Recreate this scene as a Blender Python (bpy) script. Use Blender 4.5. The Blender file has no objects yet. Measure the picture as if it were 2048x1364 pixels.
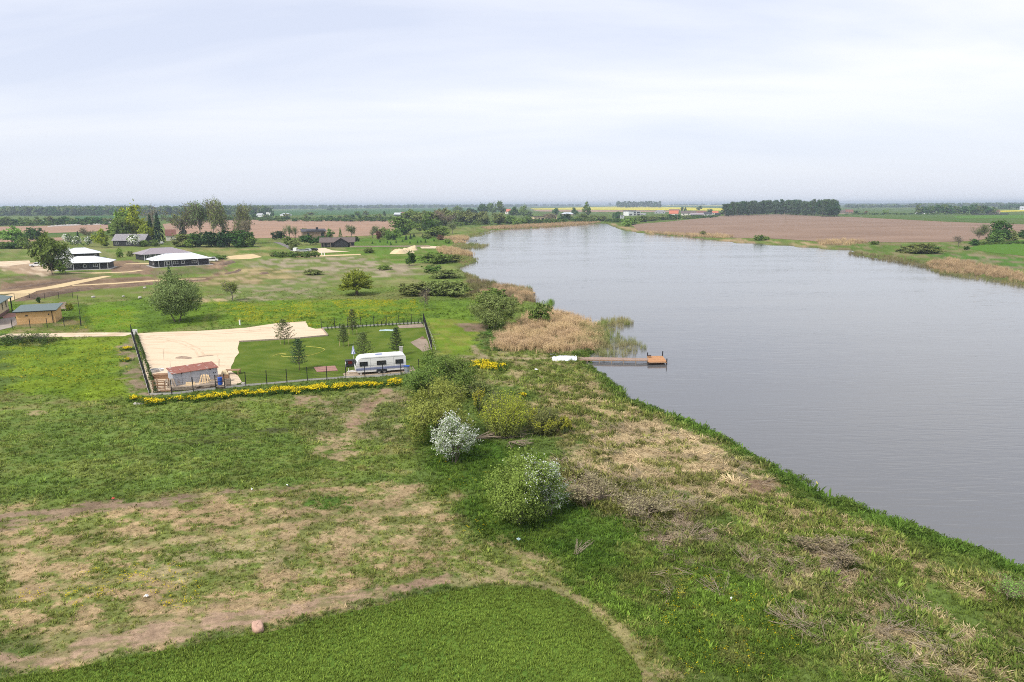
import bpy, math, random
import numpy as np
from mathutils import Matrix, Vector
from mathutils.geometry import delaunay_2d_cdt

R = math.radians
SC = bpy.context.scene
COL = SC.collection

# ------------------------------------------------------------------ camera
CAM_H, PITCH, ROLL, FPX = 24.0, R(11.31), R(0.24), 1365.0      # drone at 24 m, 24 mm lens
cam = bpy.data.cameras.new('camera'); cam.sensor_width = 36.0; cam.lens = 24.0
cam.clip_start = 0.5; cam.clip_end = 60000
camo = bpy.data.objects.new('camera', cam); COL.objects.link(camo)
_u0 = Vector((0, math.sin(PITCH), math.cos(PITCH))); _r0 = Vector((1, 0, 0))
CR = _r0 * math.cos(ROLL) - _u0 * math.sin(ROLL)
CU = _u0 * math.cos(ROLL) + _r0 * math.sin(ROLL)
CF = Vector((0, math.cos(PITCH), -math.sin(PITCH)))
camo.matrix_world = Matrix(((CR.x, CU.x, -CF.x, 0), (CR.y, CU.y, -CF.y, 0), (CR.z, CU.z, -CF.z, CAM_H), (0, 0, 0, 1)))
SC.camera = camo

# ------------------------------------------------------------------ sky, sun, exposure
SUN_EL, SUN_AZ = R(50), R(-142)          # azimuth clockwise from +Y: the sun stands behind the camera, to the left
W = bpy.data.worlds.new('World'); SC.world = W; W.use_nodes = True
nt = W.node_tree; nt.nodes.clear()
def N(t, kind, **kw):
    n = t.nodes.new(kind)
    for k, v in kw.items():
        if k.startswith('i_'): n.inputs[k[2:].replace('_', ' ')].default_value = v
        else: setattr(n, k, v)
    return n
sky = N(nt, 'ShaderNodeTexSky', sky_type='NISHITA', sun_disc=False, sun_elevation=SUN_EL, sun_rotation=SUN_AZ, altitude=100, air_density=1.0, dust_density=2.0, ozone_density=1.0)
skm = N(nt, 'ShaderNodeMix', data_type='RGBA', blend_type='MULTIPLY'); skm.inputs[0].default_value = 1; skm.inputs[7].default_value = (.10, .10, .10, 1)
nt.links.new(sky.outputs[0], skm.inputs[6])
tc = N(nt, 'ShaderNodeTexCoord'); sep = N(nt, 'ShaderNodeSeparateXYZ'); nt.links.new(tc.outputs['Generated'], sep.inputs[0])
def math_node(t, op, a, b=None):
    n = N(t, 'ShaderNodeMath', operation=op)
    for i, v in enumerate((a, b)):
        if v is None: continue
        if isinstance(v, (int, float)): n.inputs[i].default_value = v
        else: t.links.new(v, n.inputs[i])
    return n.outputs[0]
zc = math_node(nt, 'ADD', math_node(nt, 'MAXIMUM', sep.outputs[2], 0.0), 0.16)   # a flat cloud layer seen in perspective
cx_ = math_node(nt, 'DIVIDE', sep.outputs[0], zc); cy_ = math_node(nt, 'DIVIDE', sep.outputs[1], zc)
cmb = N(nt, 'ShaderNodeCombineXYZ'); nt.links.new(cx_, cmb.inputs[0]); nt.links.new(cy_, cmb.inputs[1])
mp = N(nt, 'ShaderNodeMapping'); mp.inputs['Location'].default_value = (3.1, 0.9, 0); mp.inputs['Scale'].default_value = (.38, .95, 1); mp.inputs['Rotation'].default_value = (0, 0, R(14))
nt.links.new(cmb.outputs[0], mp.inputs[0])
n1 = N(nt, 'ShaderNodeTexNoise', i_Scale=1.15, i_Detail=6.0, i_Roughness=.52, i_Distortion=.35); nt.links.new(mp.outputs[0], n1.inputs['Vector'])
ramp = N(nt, 'ShaderNodeValToRGB'); nt.links.new(n1.outputs[0], ramp.inputs[0])
cr = ramp.color_ramp; cr.elements[0].position = .32; cr.elements[0].color = (.45, .48, .572, 1); cr.elements[1].position = .64; cr.elements[1].color = (.63, .626, .64, 1)
e = cr.elements.new(.47); e.color = (.53, .548, .612, 1)
cm = N(nt, 'ShaderNodeMix', data_type='RGBA'); cm.inputs[0].default_value = .86
hz = N(nt, 'ShaderNodeMapRange', interpolation_type='SMOOTHSTEP'); hz.inputs['From Min'].default_value = 0.0; hz.inputs['From Max'].default_value = .20; nt.links.new(sep.outputs[2], hz.inputs[0])
hm = N(nt, 'ShaderNodeMix', data_type='RGBA'); nt.links.new(hz.outputs[0], hm.inputs[0]); hm.inputs[6].default_value = (.505, .528, .592, 1); nt.links.new(ramp.outputs[0], hm.inputs[7])   # cloud detail melts into even haze near the horizon
nt.links.new(skm.outputs[2], cm.inputs[6]); nt.links.new(hm.outputs[2], cm.inputs[7])
bg = N(nt, 'ShaderNodeBackground'); bg.inputs[1].default_value = 1.0
nt.links.new(cm.outputs[2], bg.inputs[0]); wo = N(nt, 'ShaderNodeOutputWorld'); nt.links.new(bg.outputs[0], wo.inputs[0])

sl = bpy.data.lights.new('sun', 'SUN'); sl.energy = 2.0; sl.angle = R(10); sl.color = (1, .955, .89)
so = bpy.data.objects.new('sun', sl); COL.objects.link(so)
_sd = Vector((math.sin(SUN_AZ) * math.cos(SUN_EL), math.cos(SUN_AZ) * math.cos(SUN_EL), math.sin(SUN_EL)))
so.rotation_euler = _sd.to_track_quat('Z', 'Y').to_euler(); so.location = (-60, -30, 120)

vs = SC.view_settings; vs.view_transform = 'Standard'; vs.look = 'None'; vs.exposure = 0.8; vs.gamma = 1.0; vs.use_curve_mapping = False
SC.render.engine = 'CYCLES'
cy = SC.cycles; cy.max_bounces = 5; cy.diffuse_bounces = 2; cy.glossy_bounces = 2; cy.transmission_bounces = 3; cy.transparent_max_bounces = 6; cy.volume_bounces = 0
cy.use_denoising = False; cy.denoiser = 'OPENIMAGEDENOISE'; cy.denoising_input_passes = 'RGB_ALBEDO_NORMAL'; cy.denoising_prefilter = 'ACCURATE'
cy.sample_clamp_indirect = 6.0; cy.filter_width = 1.0
cy.caustics_reflective = False; cy.caustics_refractive = False

# ------------------------------------------------------------------ where things stand
def at(px, py, z=0.0):
    """Ground point (height z) that the drone sees at a position of the 2048 x 1364 photograph."""
    d = CF + CR * ((px - 1024) / FPX) + CU * ((682 - py) / FPX)
    t = (z - CAM_H) / d.z
    return Vector((d.x * t, d.y * t, z))
def atl(pts, z=0.0): return [at(p[0], p[1], z).xy for p in pts]
def hgt(px0, py0, py1):
    """Height in metres of something that stands at (px0, py0) and reaches up to row py1."""
    b = at(px0, py0); dep = (b - Vector((0, 0, CAM_H))).dot(CF)
    return (py0 - py1) / FPX * dep * 1.03
def wid(px0, py0, w):
    b = at(px0, py0); dep = (b - Vector((0, 0, CAM_H))).dot(CF)
    return w / FPX * dep

# ------------------------------------------------------------------ numpy helpers
def _hash(ix, iy, s):
    n = (ix.astype(np.int64) * 374761393 + iy.astype(np.int64) * 668265263 + s * 1274126177) & 0xffffffff
    n = ((n ^ (n >> 13)) * 1274126177) & 0xffffffff
    n = ((n ^ (n >> 16)) * 2246822519) & 0xffffffff
    return ((n ^ (n >> 15)) & 0xffffff) / float(0xffffff)
def vnoise(x, y, s=0):
    x0 = np.floor(x); y0 = np.floor(y); fx = x - x0; fy = y - y0
    fx = fx * fx * (3 - 2 * fx); fy = fy * fy * (3 - 2 * fy)
    a = _hash(x0, y0, s); b = _hash(x0 + 1, y0, s); c = _hash(x0, y0 + 1, s); d = _hash(x0 + 1, y0 + 1, s)
    return (a * (1 - fx) + b * fx) * (1 - fy) + (c * (1 - fx) + d * fx) * fy
def fbm(x, y, s=0, o=4):
    v = 0; a = .5; t = 0
    for i in range(o):
        v = v + a * vnoise(x * 2 ** i + 17.3 * i, y * 2 ** i - 9.1 * i, s + i * 7); t += a; a *= .55
    return v / t
def cover_u(f, sd=.135):            # noise value -> roughly uniform 0..1
    z = (f - .5) / sd
    return 1 / (1 + np.exp(-1.702 * z))
def sstep(a, b, x):
    t = np.clip((x - a) / (b - a), 0, 1); return t * t * (3 - 2 * t)
def sd_poly(x, y, poly):
    """Signed distance to a polygon, positive inside."""
    poly = np.asarray(poly, float); n = len(poly)
    d2 = np.full(x.shape, 1e30); ins = np.zeros(x.shape, bool)
    for i in range(n):
        ax, ay = poly[i]; bx, by = poly[(i + 1) % n]
        ex, ey = bx - ax, by - ay; wx, wy = x - ax, y - ay
        t = np.clip((wx * ex + wy * ey) / (ex * ex + ey * ey + 1e-12), 0, 1)
        d2 = np.minimum(d2, (wx - ex * t) ** 2 + (wy - ey * t) ** 2)
        c = (ay <= y) != (by <= y)
        if ey != 0: ins ^= c & (x < ax + (y - ay) / ey * ex)
    return np.where(ins, 1, -1) * np.sqrt(d2)
def in_poly(x, y, poly):
    poly = np.asarray(poly, float); n = len(poly); ins = np.zeros(x.shape, bool)
    for i in range(n):
        ax, ay = poly[i]; bx, by = poly[(i + 1) % n]
        if by != ay: ins ^= ((ay <= y) != (by <= y)) & (x < ax + (y - ay) / (by - ay) * (bx - ax))
    return ins
def strip_poly(pts, w, z=0):
    """Polygon of a strip of half-width w metres along a line of photo points."""
    P = [Vector(p) for p in atl(pts)]; Lp = []; Rp = []
    for i, p in enumerate(P):
        d = (P[min(i + 1, len(P) - 1)] - P[max(i - 1, 0)]).normalized(); n = Vector((-d.y, d.x))
        ww = w[i] if isinstance(w, (list, tuple)) else w
        Lp.append(p + n * ww); Rp.append(p - n * ww)
    return [tuple(v) for v in Lp + Rp[::-1]]

# ------------------------------------------------------------------ objects
def tag(o, label=None, cat=None, group=None, kind=None):
    if label: o['label'] = label
    if cat: o['category'] = cat
    if group: o['group'] = group
    if kind: o['kind'] = kind
    return o
def mesh_from(name, verts, faces, attrs=None, smooth=False):
    me = bpy.data.meshes.new(name)
    if isinstance(verts, np.ndarray) and isinstance(faces, np.ndarray):
        nv, nf, k = len(verts), len(faces), faces.shape[1]
        me.vertices.add(nv); me.vertices.foreach_set('co', verts.astype(np.float32).ravel())
        me.loops.add(nf * k); me.loops.foreach_set('vertex_index', faces.astype(np.int32).ravel())
        me.polygons.add(nf); me.polygons.foreach_set('loop_start', np.arange(0, nf * k, k, dtype=np.int32))
        me.update(calc_edges=True)
    else:
        me.from_pydata([tuple(v) for v in verts], [], [tuple(f) for f in faces]); me.update()
    for nm, (typ, dom, arr) in (attrs or {}).items():
        a = me.attributes.new(nm, typ, dom)
        key = {'FLOAT_COLOR': 'color', 'FLOAT_VECTOR': 'vector'}.get(typ, 'value')
        arr = np.asarray(arr)
        if typ == 'FLOAT_COLOR' and arr.shape[1] == 3: arr = np.hstack([arr, np.ones((len(arr), 1))])
        a.data.foreach_set(key, arr.astype(np.int32 if typ == 'INT' else np.float32).ravel())
    if smooth: me.polygons.foreach_set('use_smooth', np.ones(len(me.polygons), bool))
    return me
def link(name, me, mat=None, parent=None, loc=None, rotz=None, scale=None):
    o = bpy.data.objects.new(name, me); COL.objects.link(o)
    if mat is not None and me is not None and len(me.materials) == 0: me.materials.append(mat)
    if parent is not None: o.parent = parent
    if loc is not None: o.location = loc
    if rotz is not None: o.rotation_euler = (0, 0, rotz)
    if scale is not None: o.scale = scale
    return o
def thing(name, label, cat, loc=(0, 0, 0), rotz=0, group=None):
    o = bpy.data.objects.new(name, None); COL.objects.link(o); o.empty_display_size = .2
    o.location = loc; o.rotation_euler = (0, 0, rotz)
    return tag(o, label, cat, group)
class MB:
    """Collects simple solids; build() links them as one mesh object."""
    def __init__(s): s.v = []; s.f = []
    def add(s, vs, fs):
        b = len(s.v); s.v += [tuple(v) for v in vs]; s.f += [tuple(b + i for i in f) for f in fs]; return s
    def box(s, c, d, rz=0, rx=0, ry=0):
        M = Matrix.Translation(c) @ Matrix.Rotation(rz, 4, 'Z') @ Matrix.Rotation(ry, 4, 'Y') @ Matrix.Rotation(rx, 4, 'X')
        hx, hy, hz = d[0] / 2, d[1] / 2, d[2] / 2
        vs = [M @ Vector((x, y, z)) for x in (-hx, hx) for y in (-hy, hy) for z in (-hz, hz)]
        return s.add(vs, [(0, 1, 3, 2), (4, 6, 7, 5), (0, 4, 5, 1), (2, 3, 7, 6), (0, 2, 6, 4), (1, 5, 7, 3)])
    def tube(s, p0, p1, r0, r1=None, n=6, cap=True):
        r1 = r0 if r1 is None else r1; p0 = Vector(p0); p1 = Vector(p1); d = (p1 - p0).normalized()
        a = d.cross(Vector((0, 0, 1)));
        if a.length < 1e-3: a = Vector((1, 0, 0))
        a.normalize(); b = d.cross(a); vs = []
        for p, r in ((p0, r0), (p1, r1)):
            vs += [p + (a * math.cos(2 * math.pi * i / n) + b * math.sin(2 * math.pi * i / n)) * r for i in range(n)]
        fs = [(i, (i + 1) % n, n + (i + 1) % n, n + i) for i in range(n)]
        if cap: fs += [tuple(range(n))[::-1], tuple(range(n, 2 * n))]
        return s.add(vs, fs)
    def path(s, pts, r, n=5):
        for a, b in zip(pts[:-1], pts[1:]): s.tube(a, b, r, r, n)
        return s
    def lathe(s, prof, n=16, c=(0, 0, 0)):
        vs = []; m = len(prof)
        for r, z in prof: vs += [(c[0] + r * math.cos(2 * math.pi * i / n), c[1] + r * math.sin(2 * math.pi * i / n), c[2] + z) for i in range(n)]
        fs = [(k * n + i, k * n + (i + 1) % n, (k + 1) * n + (i + 1) % n, (k + 1) * n + i) for k in range(m - 1) for i in range(n)]
        return s.add(vs, fs)
    def extrude(s, prof, axis, a0, a1):
        """Closed 2-D profile pushed along an axis: 'y' takes (x, z) pairs, 'x' takes (y, z), 'z' takes (x, y)."""
        def pt(u, v, w): return {'y': (u, w, v), 'x': (w, u, v), 'z': (u, v, w)}[axis]
        n = len(prof); vs = [pt(u, v, a0) for u, v in prof] + [pt(u, v, a1) for u, v in prof]
        return s.add(vs, [tuple(range(n)), tuple(range(n, 2 * n))[::-1]] + [(i, n + i, n + (i + 1) % n, (i + 1) % n) for i in range(n)])
    def mesh(s, name):
        me = mesh_from(name, s.v, s.f)
        import bmesh
        bm = bmesh.new(); bm.from_mesh(me); bmesh.ops.recalc_face_normals(bm, faces=bm.faces); bm.to_mesh(me); bm.free()
        return me
    def build(s, name, mat, parent=None, **kw): return link(name, s.mesh(name), mat, parent, **kw)

# ------------------------------------------------------------------ materials
MATS = {}
def new_mat(name):
    m = bpy.data.materials.new(name); m.use_nodes = True; m.node_tree.nodes.clear(); MATS[name] = m; return m, m.node_tree
def out(t, sh):
    o = N(t, 'ShaderNodeOutputMaterial'); t.links.new(sh, o.inputs[0]); return o
def mulcol(t, a, b):
    n = N(t, 'ShaderNodeMix', data_type='RGBA', blend_type='MULTIPLY'); n.inputs[0].default_value = 1
    for i, v in ((6, a), (7, b)):
        if isinstance(v, tuple): n.inputs[i].default_value = v
        else: t.links.new(v, n.inputs[i])
    return n.outputs[2]
def mixcol(t, f, a, b):
    n = N(t, 'ShaderNodeMix', data_type='RGBA')
    if isinstance(f, (int, float)): n.inputs[0].default_value = f
    else: t.links.new(f, n.inputs[0])
    for i, v in ((6, a), (7, b)):
        if isinstance(v, tuple): n.inputs[i].default_value = v + (1,) * (4 - len(v))
        else: t.links.new(v, n.inputs[i])
    return n.outputs[2]
def ramp_of(t, src, stops):
    r = N(t, 'ShaderNodeValToRGB'); t.links.new(src, r.inputs[0]); c = r.color_ramp
    while len(c.elements) < len(stops): c.elements.new(.5)
    for el, (p, v) in zip(c.elements, stops):
        el.position = p; el.color = (v, v, v, 1) if isinstance(v, (int, float)) else tuple(v) + (1,)
    return r.outputs[0]
def noise_of(t, scale, detail=3, vec=None, rough=.55, dist=0):
    n = N(t, 'ShaderNodeTexNoise', i_Scale=scale, i_Detail=float(detail), i_Roughness=rough, i_Distortion=dist)
    if vec is None:
        c = N(t, 'ShaderNodeTexCoord'); vec = c.outputs['Object']
    t.links.new(vec, n.inputs['Vector']); return n.outputs[0]
def mapped(t, scale, rotz=0, kind='Object'):
    c = N(t, 'ShaderNodeTexCoord'); m = N(t, 'ShaderNodeMapping'); m.inputs['Scale'].default_value = scale; m.inputs['Rotation'].default_value = (0, 0, rotz)
    t.links.new(c.outputs[kind], m.inputs[0]); return m.outputs[0]
def paint(name, col, rough=.6, var=.12, scale=2.0, col2=None, mix=(.45, .65), metal=0, bump=0, spec=.4):
    """Surface with an uneven colour: two tones mixed by noise, plus fine brightness variation."""
    m, t = new_mat(name)
    f = noise_of(t, scale, 4)
    base = mixcol(t, ramp_of(t, f, [(mix[0], 0.), (mix[1], 1.)]), tuple(col), tuple(col2)) if col2 else tuple(col) + (1,)
    v = ramp_of(t, noise_of(t, scale * 5.3, 3), [(.25, 1 - var), (.75, 1 + var)])
    p = N(t, 'ShaderNodeBsdfPrincipled', i_Roughness=rough, i_Metallic=float(metal)); p.inputs['Specular IOR Level'].default_value = spec
    t.links.new(mulcol(t, base, v), p.inputs['Base Color'])
    if bump:
        b = N(t, 'ShaderNodeBump'); b.inputs['Strength'].default_value = bump; b.inputs['Distance'].default_value = .03
        t.links.new(noise_of(t, scale * 4, 4), b.inputs['Height']); t.links.new(b.outputs[0], p.inputs['Normal'])
    out(t, p.outputs[0]); return m
def leaf_mat(name, col, inst=False, trans=.3, var=.35):
    """Foliage: colour x per-leaf variation (mesh attribute 'var'), some light passing through."""
    m, t = new_mat(name)
    if inst:
        a = N(t, 'ShaderNodeAttribute', attribute_name='col', attribute_type='INSTANCER'); base = a.outputs[0]
    else: base = tuple(col) + (1,)
    v = N(t, 'ShaderNodeAttribute', attribute_name='var', attribute_type='GEOMETRY')
    f = ramp_of(t, v.outputs[2], [(0., 1 - var), (1., 1 + var)])
    c = mulcol(t, base, f)
    if not inst:
        oi = N(t, 'ShaderNodeObjectInfo'); hs = N(t, 'ShaderNodeHueSaturation')
        t.links.new(math_node(t, 'ADD', math_node(t, 'MULTIPLY', oi.outputs['Random'], .035), .4825), hs.inputs['Hue'])
        t.links.new(math_node(t, 'ADD', math_node(t, 'MULTIPLY', oi.outputs['Random'], .3), .85), hs.inputs['Value'])
        t.links.new(c, hs.inputs['Color']); c = hs.outputs[0]
    # leaves are curved and bundled: the shading normal leans from the flat face towards the bundle's outside (or upwards, for grass)
    ge = N(t, 'ShaderNodeNewGeometry'); g1 = N(t, 'ShaderNodeVectorMath', operation='SCALE'); g1.inputs['Scale'].default_value = .55 if inst else 1.0; t.links.new(ge.outputs['Normal'], g1.inputs[0])
    ad = N(t, 'ShaderNodeVectorMath', operation='ADD'); t.links.new(g1.outputs[0], ad.inputs[0])
    if inst: ad.inputs[1].default_value = (0, 0, 1)
    else:
        oa = N(t, 'ShaderNodeAttribute', attribute_name='outward', attribute_type='GEOMETRY'); vt = N(t, 'ShaderNodeVectorTransform', vector_type='NORMAL', convert_from='OBJECT', convert_to='WORLD'); t.links.new(oa.outputs[1], vt.inputs[0]); t.links.new(vt.outputs[0], ad.inputs[1])
    nn = N(t, 'ShaderNodeVectorMath', operation='NORMALIZE'); t.links.new(ad.outputs[0], nn.inputs[0])
    d = N(t, 'ShaderNodeBsdfDiffuse'); tr = N(t, 'ShaderNodeBsdfTranslucent'); mx = N(t, 'ShaderNodeMixShader'); mx.inputs[0].default_value = trans
    t.links.new(nn.outputs[0], d.inputs['Normal'])
    t.links.new(c, d.inputs[0]); t.links.new(mulcol(t, c, (1.0, 1.05, .6, 1)), tr.inputs[0])
    t.links.new(d.outputs[0], mx.inputs[1]); t.links.new(tr.outputs[0], mx.inputs[2]); out(t, mx.outputs[0]); return m
# ------------------------------------------------------------------ the lake's outline
WATER_Z = -0.55
_lake_px = [(2048, 1145), (1990, 1116), (1900, 1086), (1830, 1055), (1760, 1028), (1700, 1008), (1650, 997), (1600, 970), (1560, 943), (1520, 920), (1478, 893),
    (1430, 868), (1380, 847), (1330, 828), (1282, 812), (1258, 803), (1246, 784), (1222, 764), (1196, 745), (1172, 727), (1176, 712), (1190, 698), (1196, 676), (1168, 655), (1128, 640),
    (1100, 625), (1080, 612), (1072, 600), (1060, 592), (1040, 584), (1010, 577), (978, 567), (955, 558), (934, 548), (920, 537), (940, 529), (958, 522),
    (940, 515), (938, 508), (920, 504), (905, 500), (912, 496), (945, 493), (962, 490), (930, 487), (912, 484), (918, 480), (938, 475), (958, 469), (985, 461), (1020, 459), (1060, 457), (1110, 454),
    (1160, 450), (1212, 447), (1222, 452), (1245, 461), (1290, 468), (1340, 472), (1375, 474), (1420, 480), (1480, 487), (1540, 490), (1580, 493), (1625, 496), (1660, 500), (1690, 502), (1714, 501), (1693, 506), (1720, 512),
    (1762, 519), (1832, 526), (1850, 531), (1900, 542), (1960, 554), (2048, 570)]
LAKE = [tuple(at(x, y, WATER_Z).xy) for x, y in _lake_px]
_a, _b = Vector(LAKE[-1]), Vector(LAKE[-4]); _d = (_a - _b).normalized()
LAKE += [tuple(_a + _d * 60), tuple(_a + _d * 160 + Vector((40, -60))), (330, -40), (130, -60)]
_a, _b = Vector(LAKE[0]), Vector(LAKE[3]); _d = (_a - _b).normalized()
LAKE += [tuple(_a + _d * 45), tuple(_a + _d * 20)]
def _rough(poly, step, amp, s=3, rel=0.0):
    """Denser polygon whose edge wanders by amp metres (plus rel x distance)."""
    o = []
    for i in range(len(poly)):
        a = Vector(poly[i]); b = Vector(poly[(i + 1) % len(poly)]); L = (b - a).length
        st = step + 0.012 * min(a.length, 900)
        n = max(1, int(L / st))
        for k in range(n): o.append(a + (b - a) * k / n)
    P = np.array([(v.x, v.y) for v in o]); r = np.hypot(P[:, 0], P[:, 1]); am = amp + rel * r
    P[:, 0] += (fbm(P[:, 0] / (4 * step), P[:, 1] / (4 * step), s) - .5) * 2 * am
    P[:, 1] += (fbm(P[:, 0] / (4 * step) + 50, P[:, 1] / (4 * step), s + 1) - .5) * 2 * am
    return P
LAKE = _rough(LAKE, 1.6, .7)
def lake_sd(x, y): return -sd_poly(x, y, LAKE)          # positive on land
def height(x, y, sd=None):
    x = np.asarray(x, float); y = np.asarray(y, float)
    sd = lake_sd(x, y) if sd is None else sd
    und = ((fbm(x / 7, y / 7, 11, 3) - .5) * .34 + (fbm(x / 1.6, y / 1.6, 12, 2) - .5) * .10) * (1 - sstep(62, 80, y))
    bank = np.interp(sd, [-9, -.4, .35, 1.6, 4], [-2.6, -.85, -.42, -.08, 0])
    return und * sstep(-1, 2, sd) + bank
def h1(x, y): return float(height(np.array([x]), np.array([y]))[0])
def ground(px, py):
    p = at(px, py); p.z = h1(p.x, p.y); return p

# ------------------------------------------------------------------ what grows or lies where (albedo of the ground cover)
LUSH, BRIGHT, MID, DARKG, OLIVE = (.085, .145, .026), (.145, .205, .028), (.125, .175, .042), (.055, .105, .020), (.165, .180, .062)
STRAW, STRAWD, SOIL, SOILP, WEED, SANDC = (.44, .33, .185), (.31, .23, .13), (.175, .12, .08), (.29, .205, .135), (.30, .235, .165), (.62, .50, .35)
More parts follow.
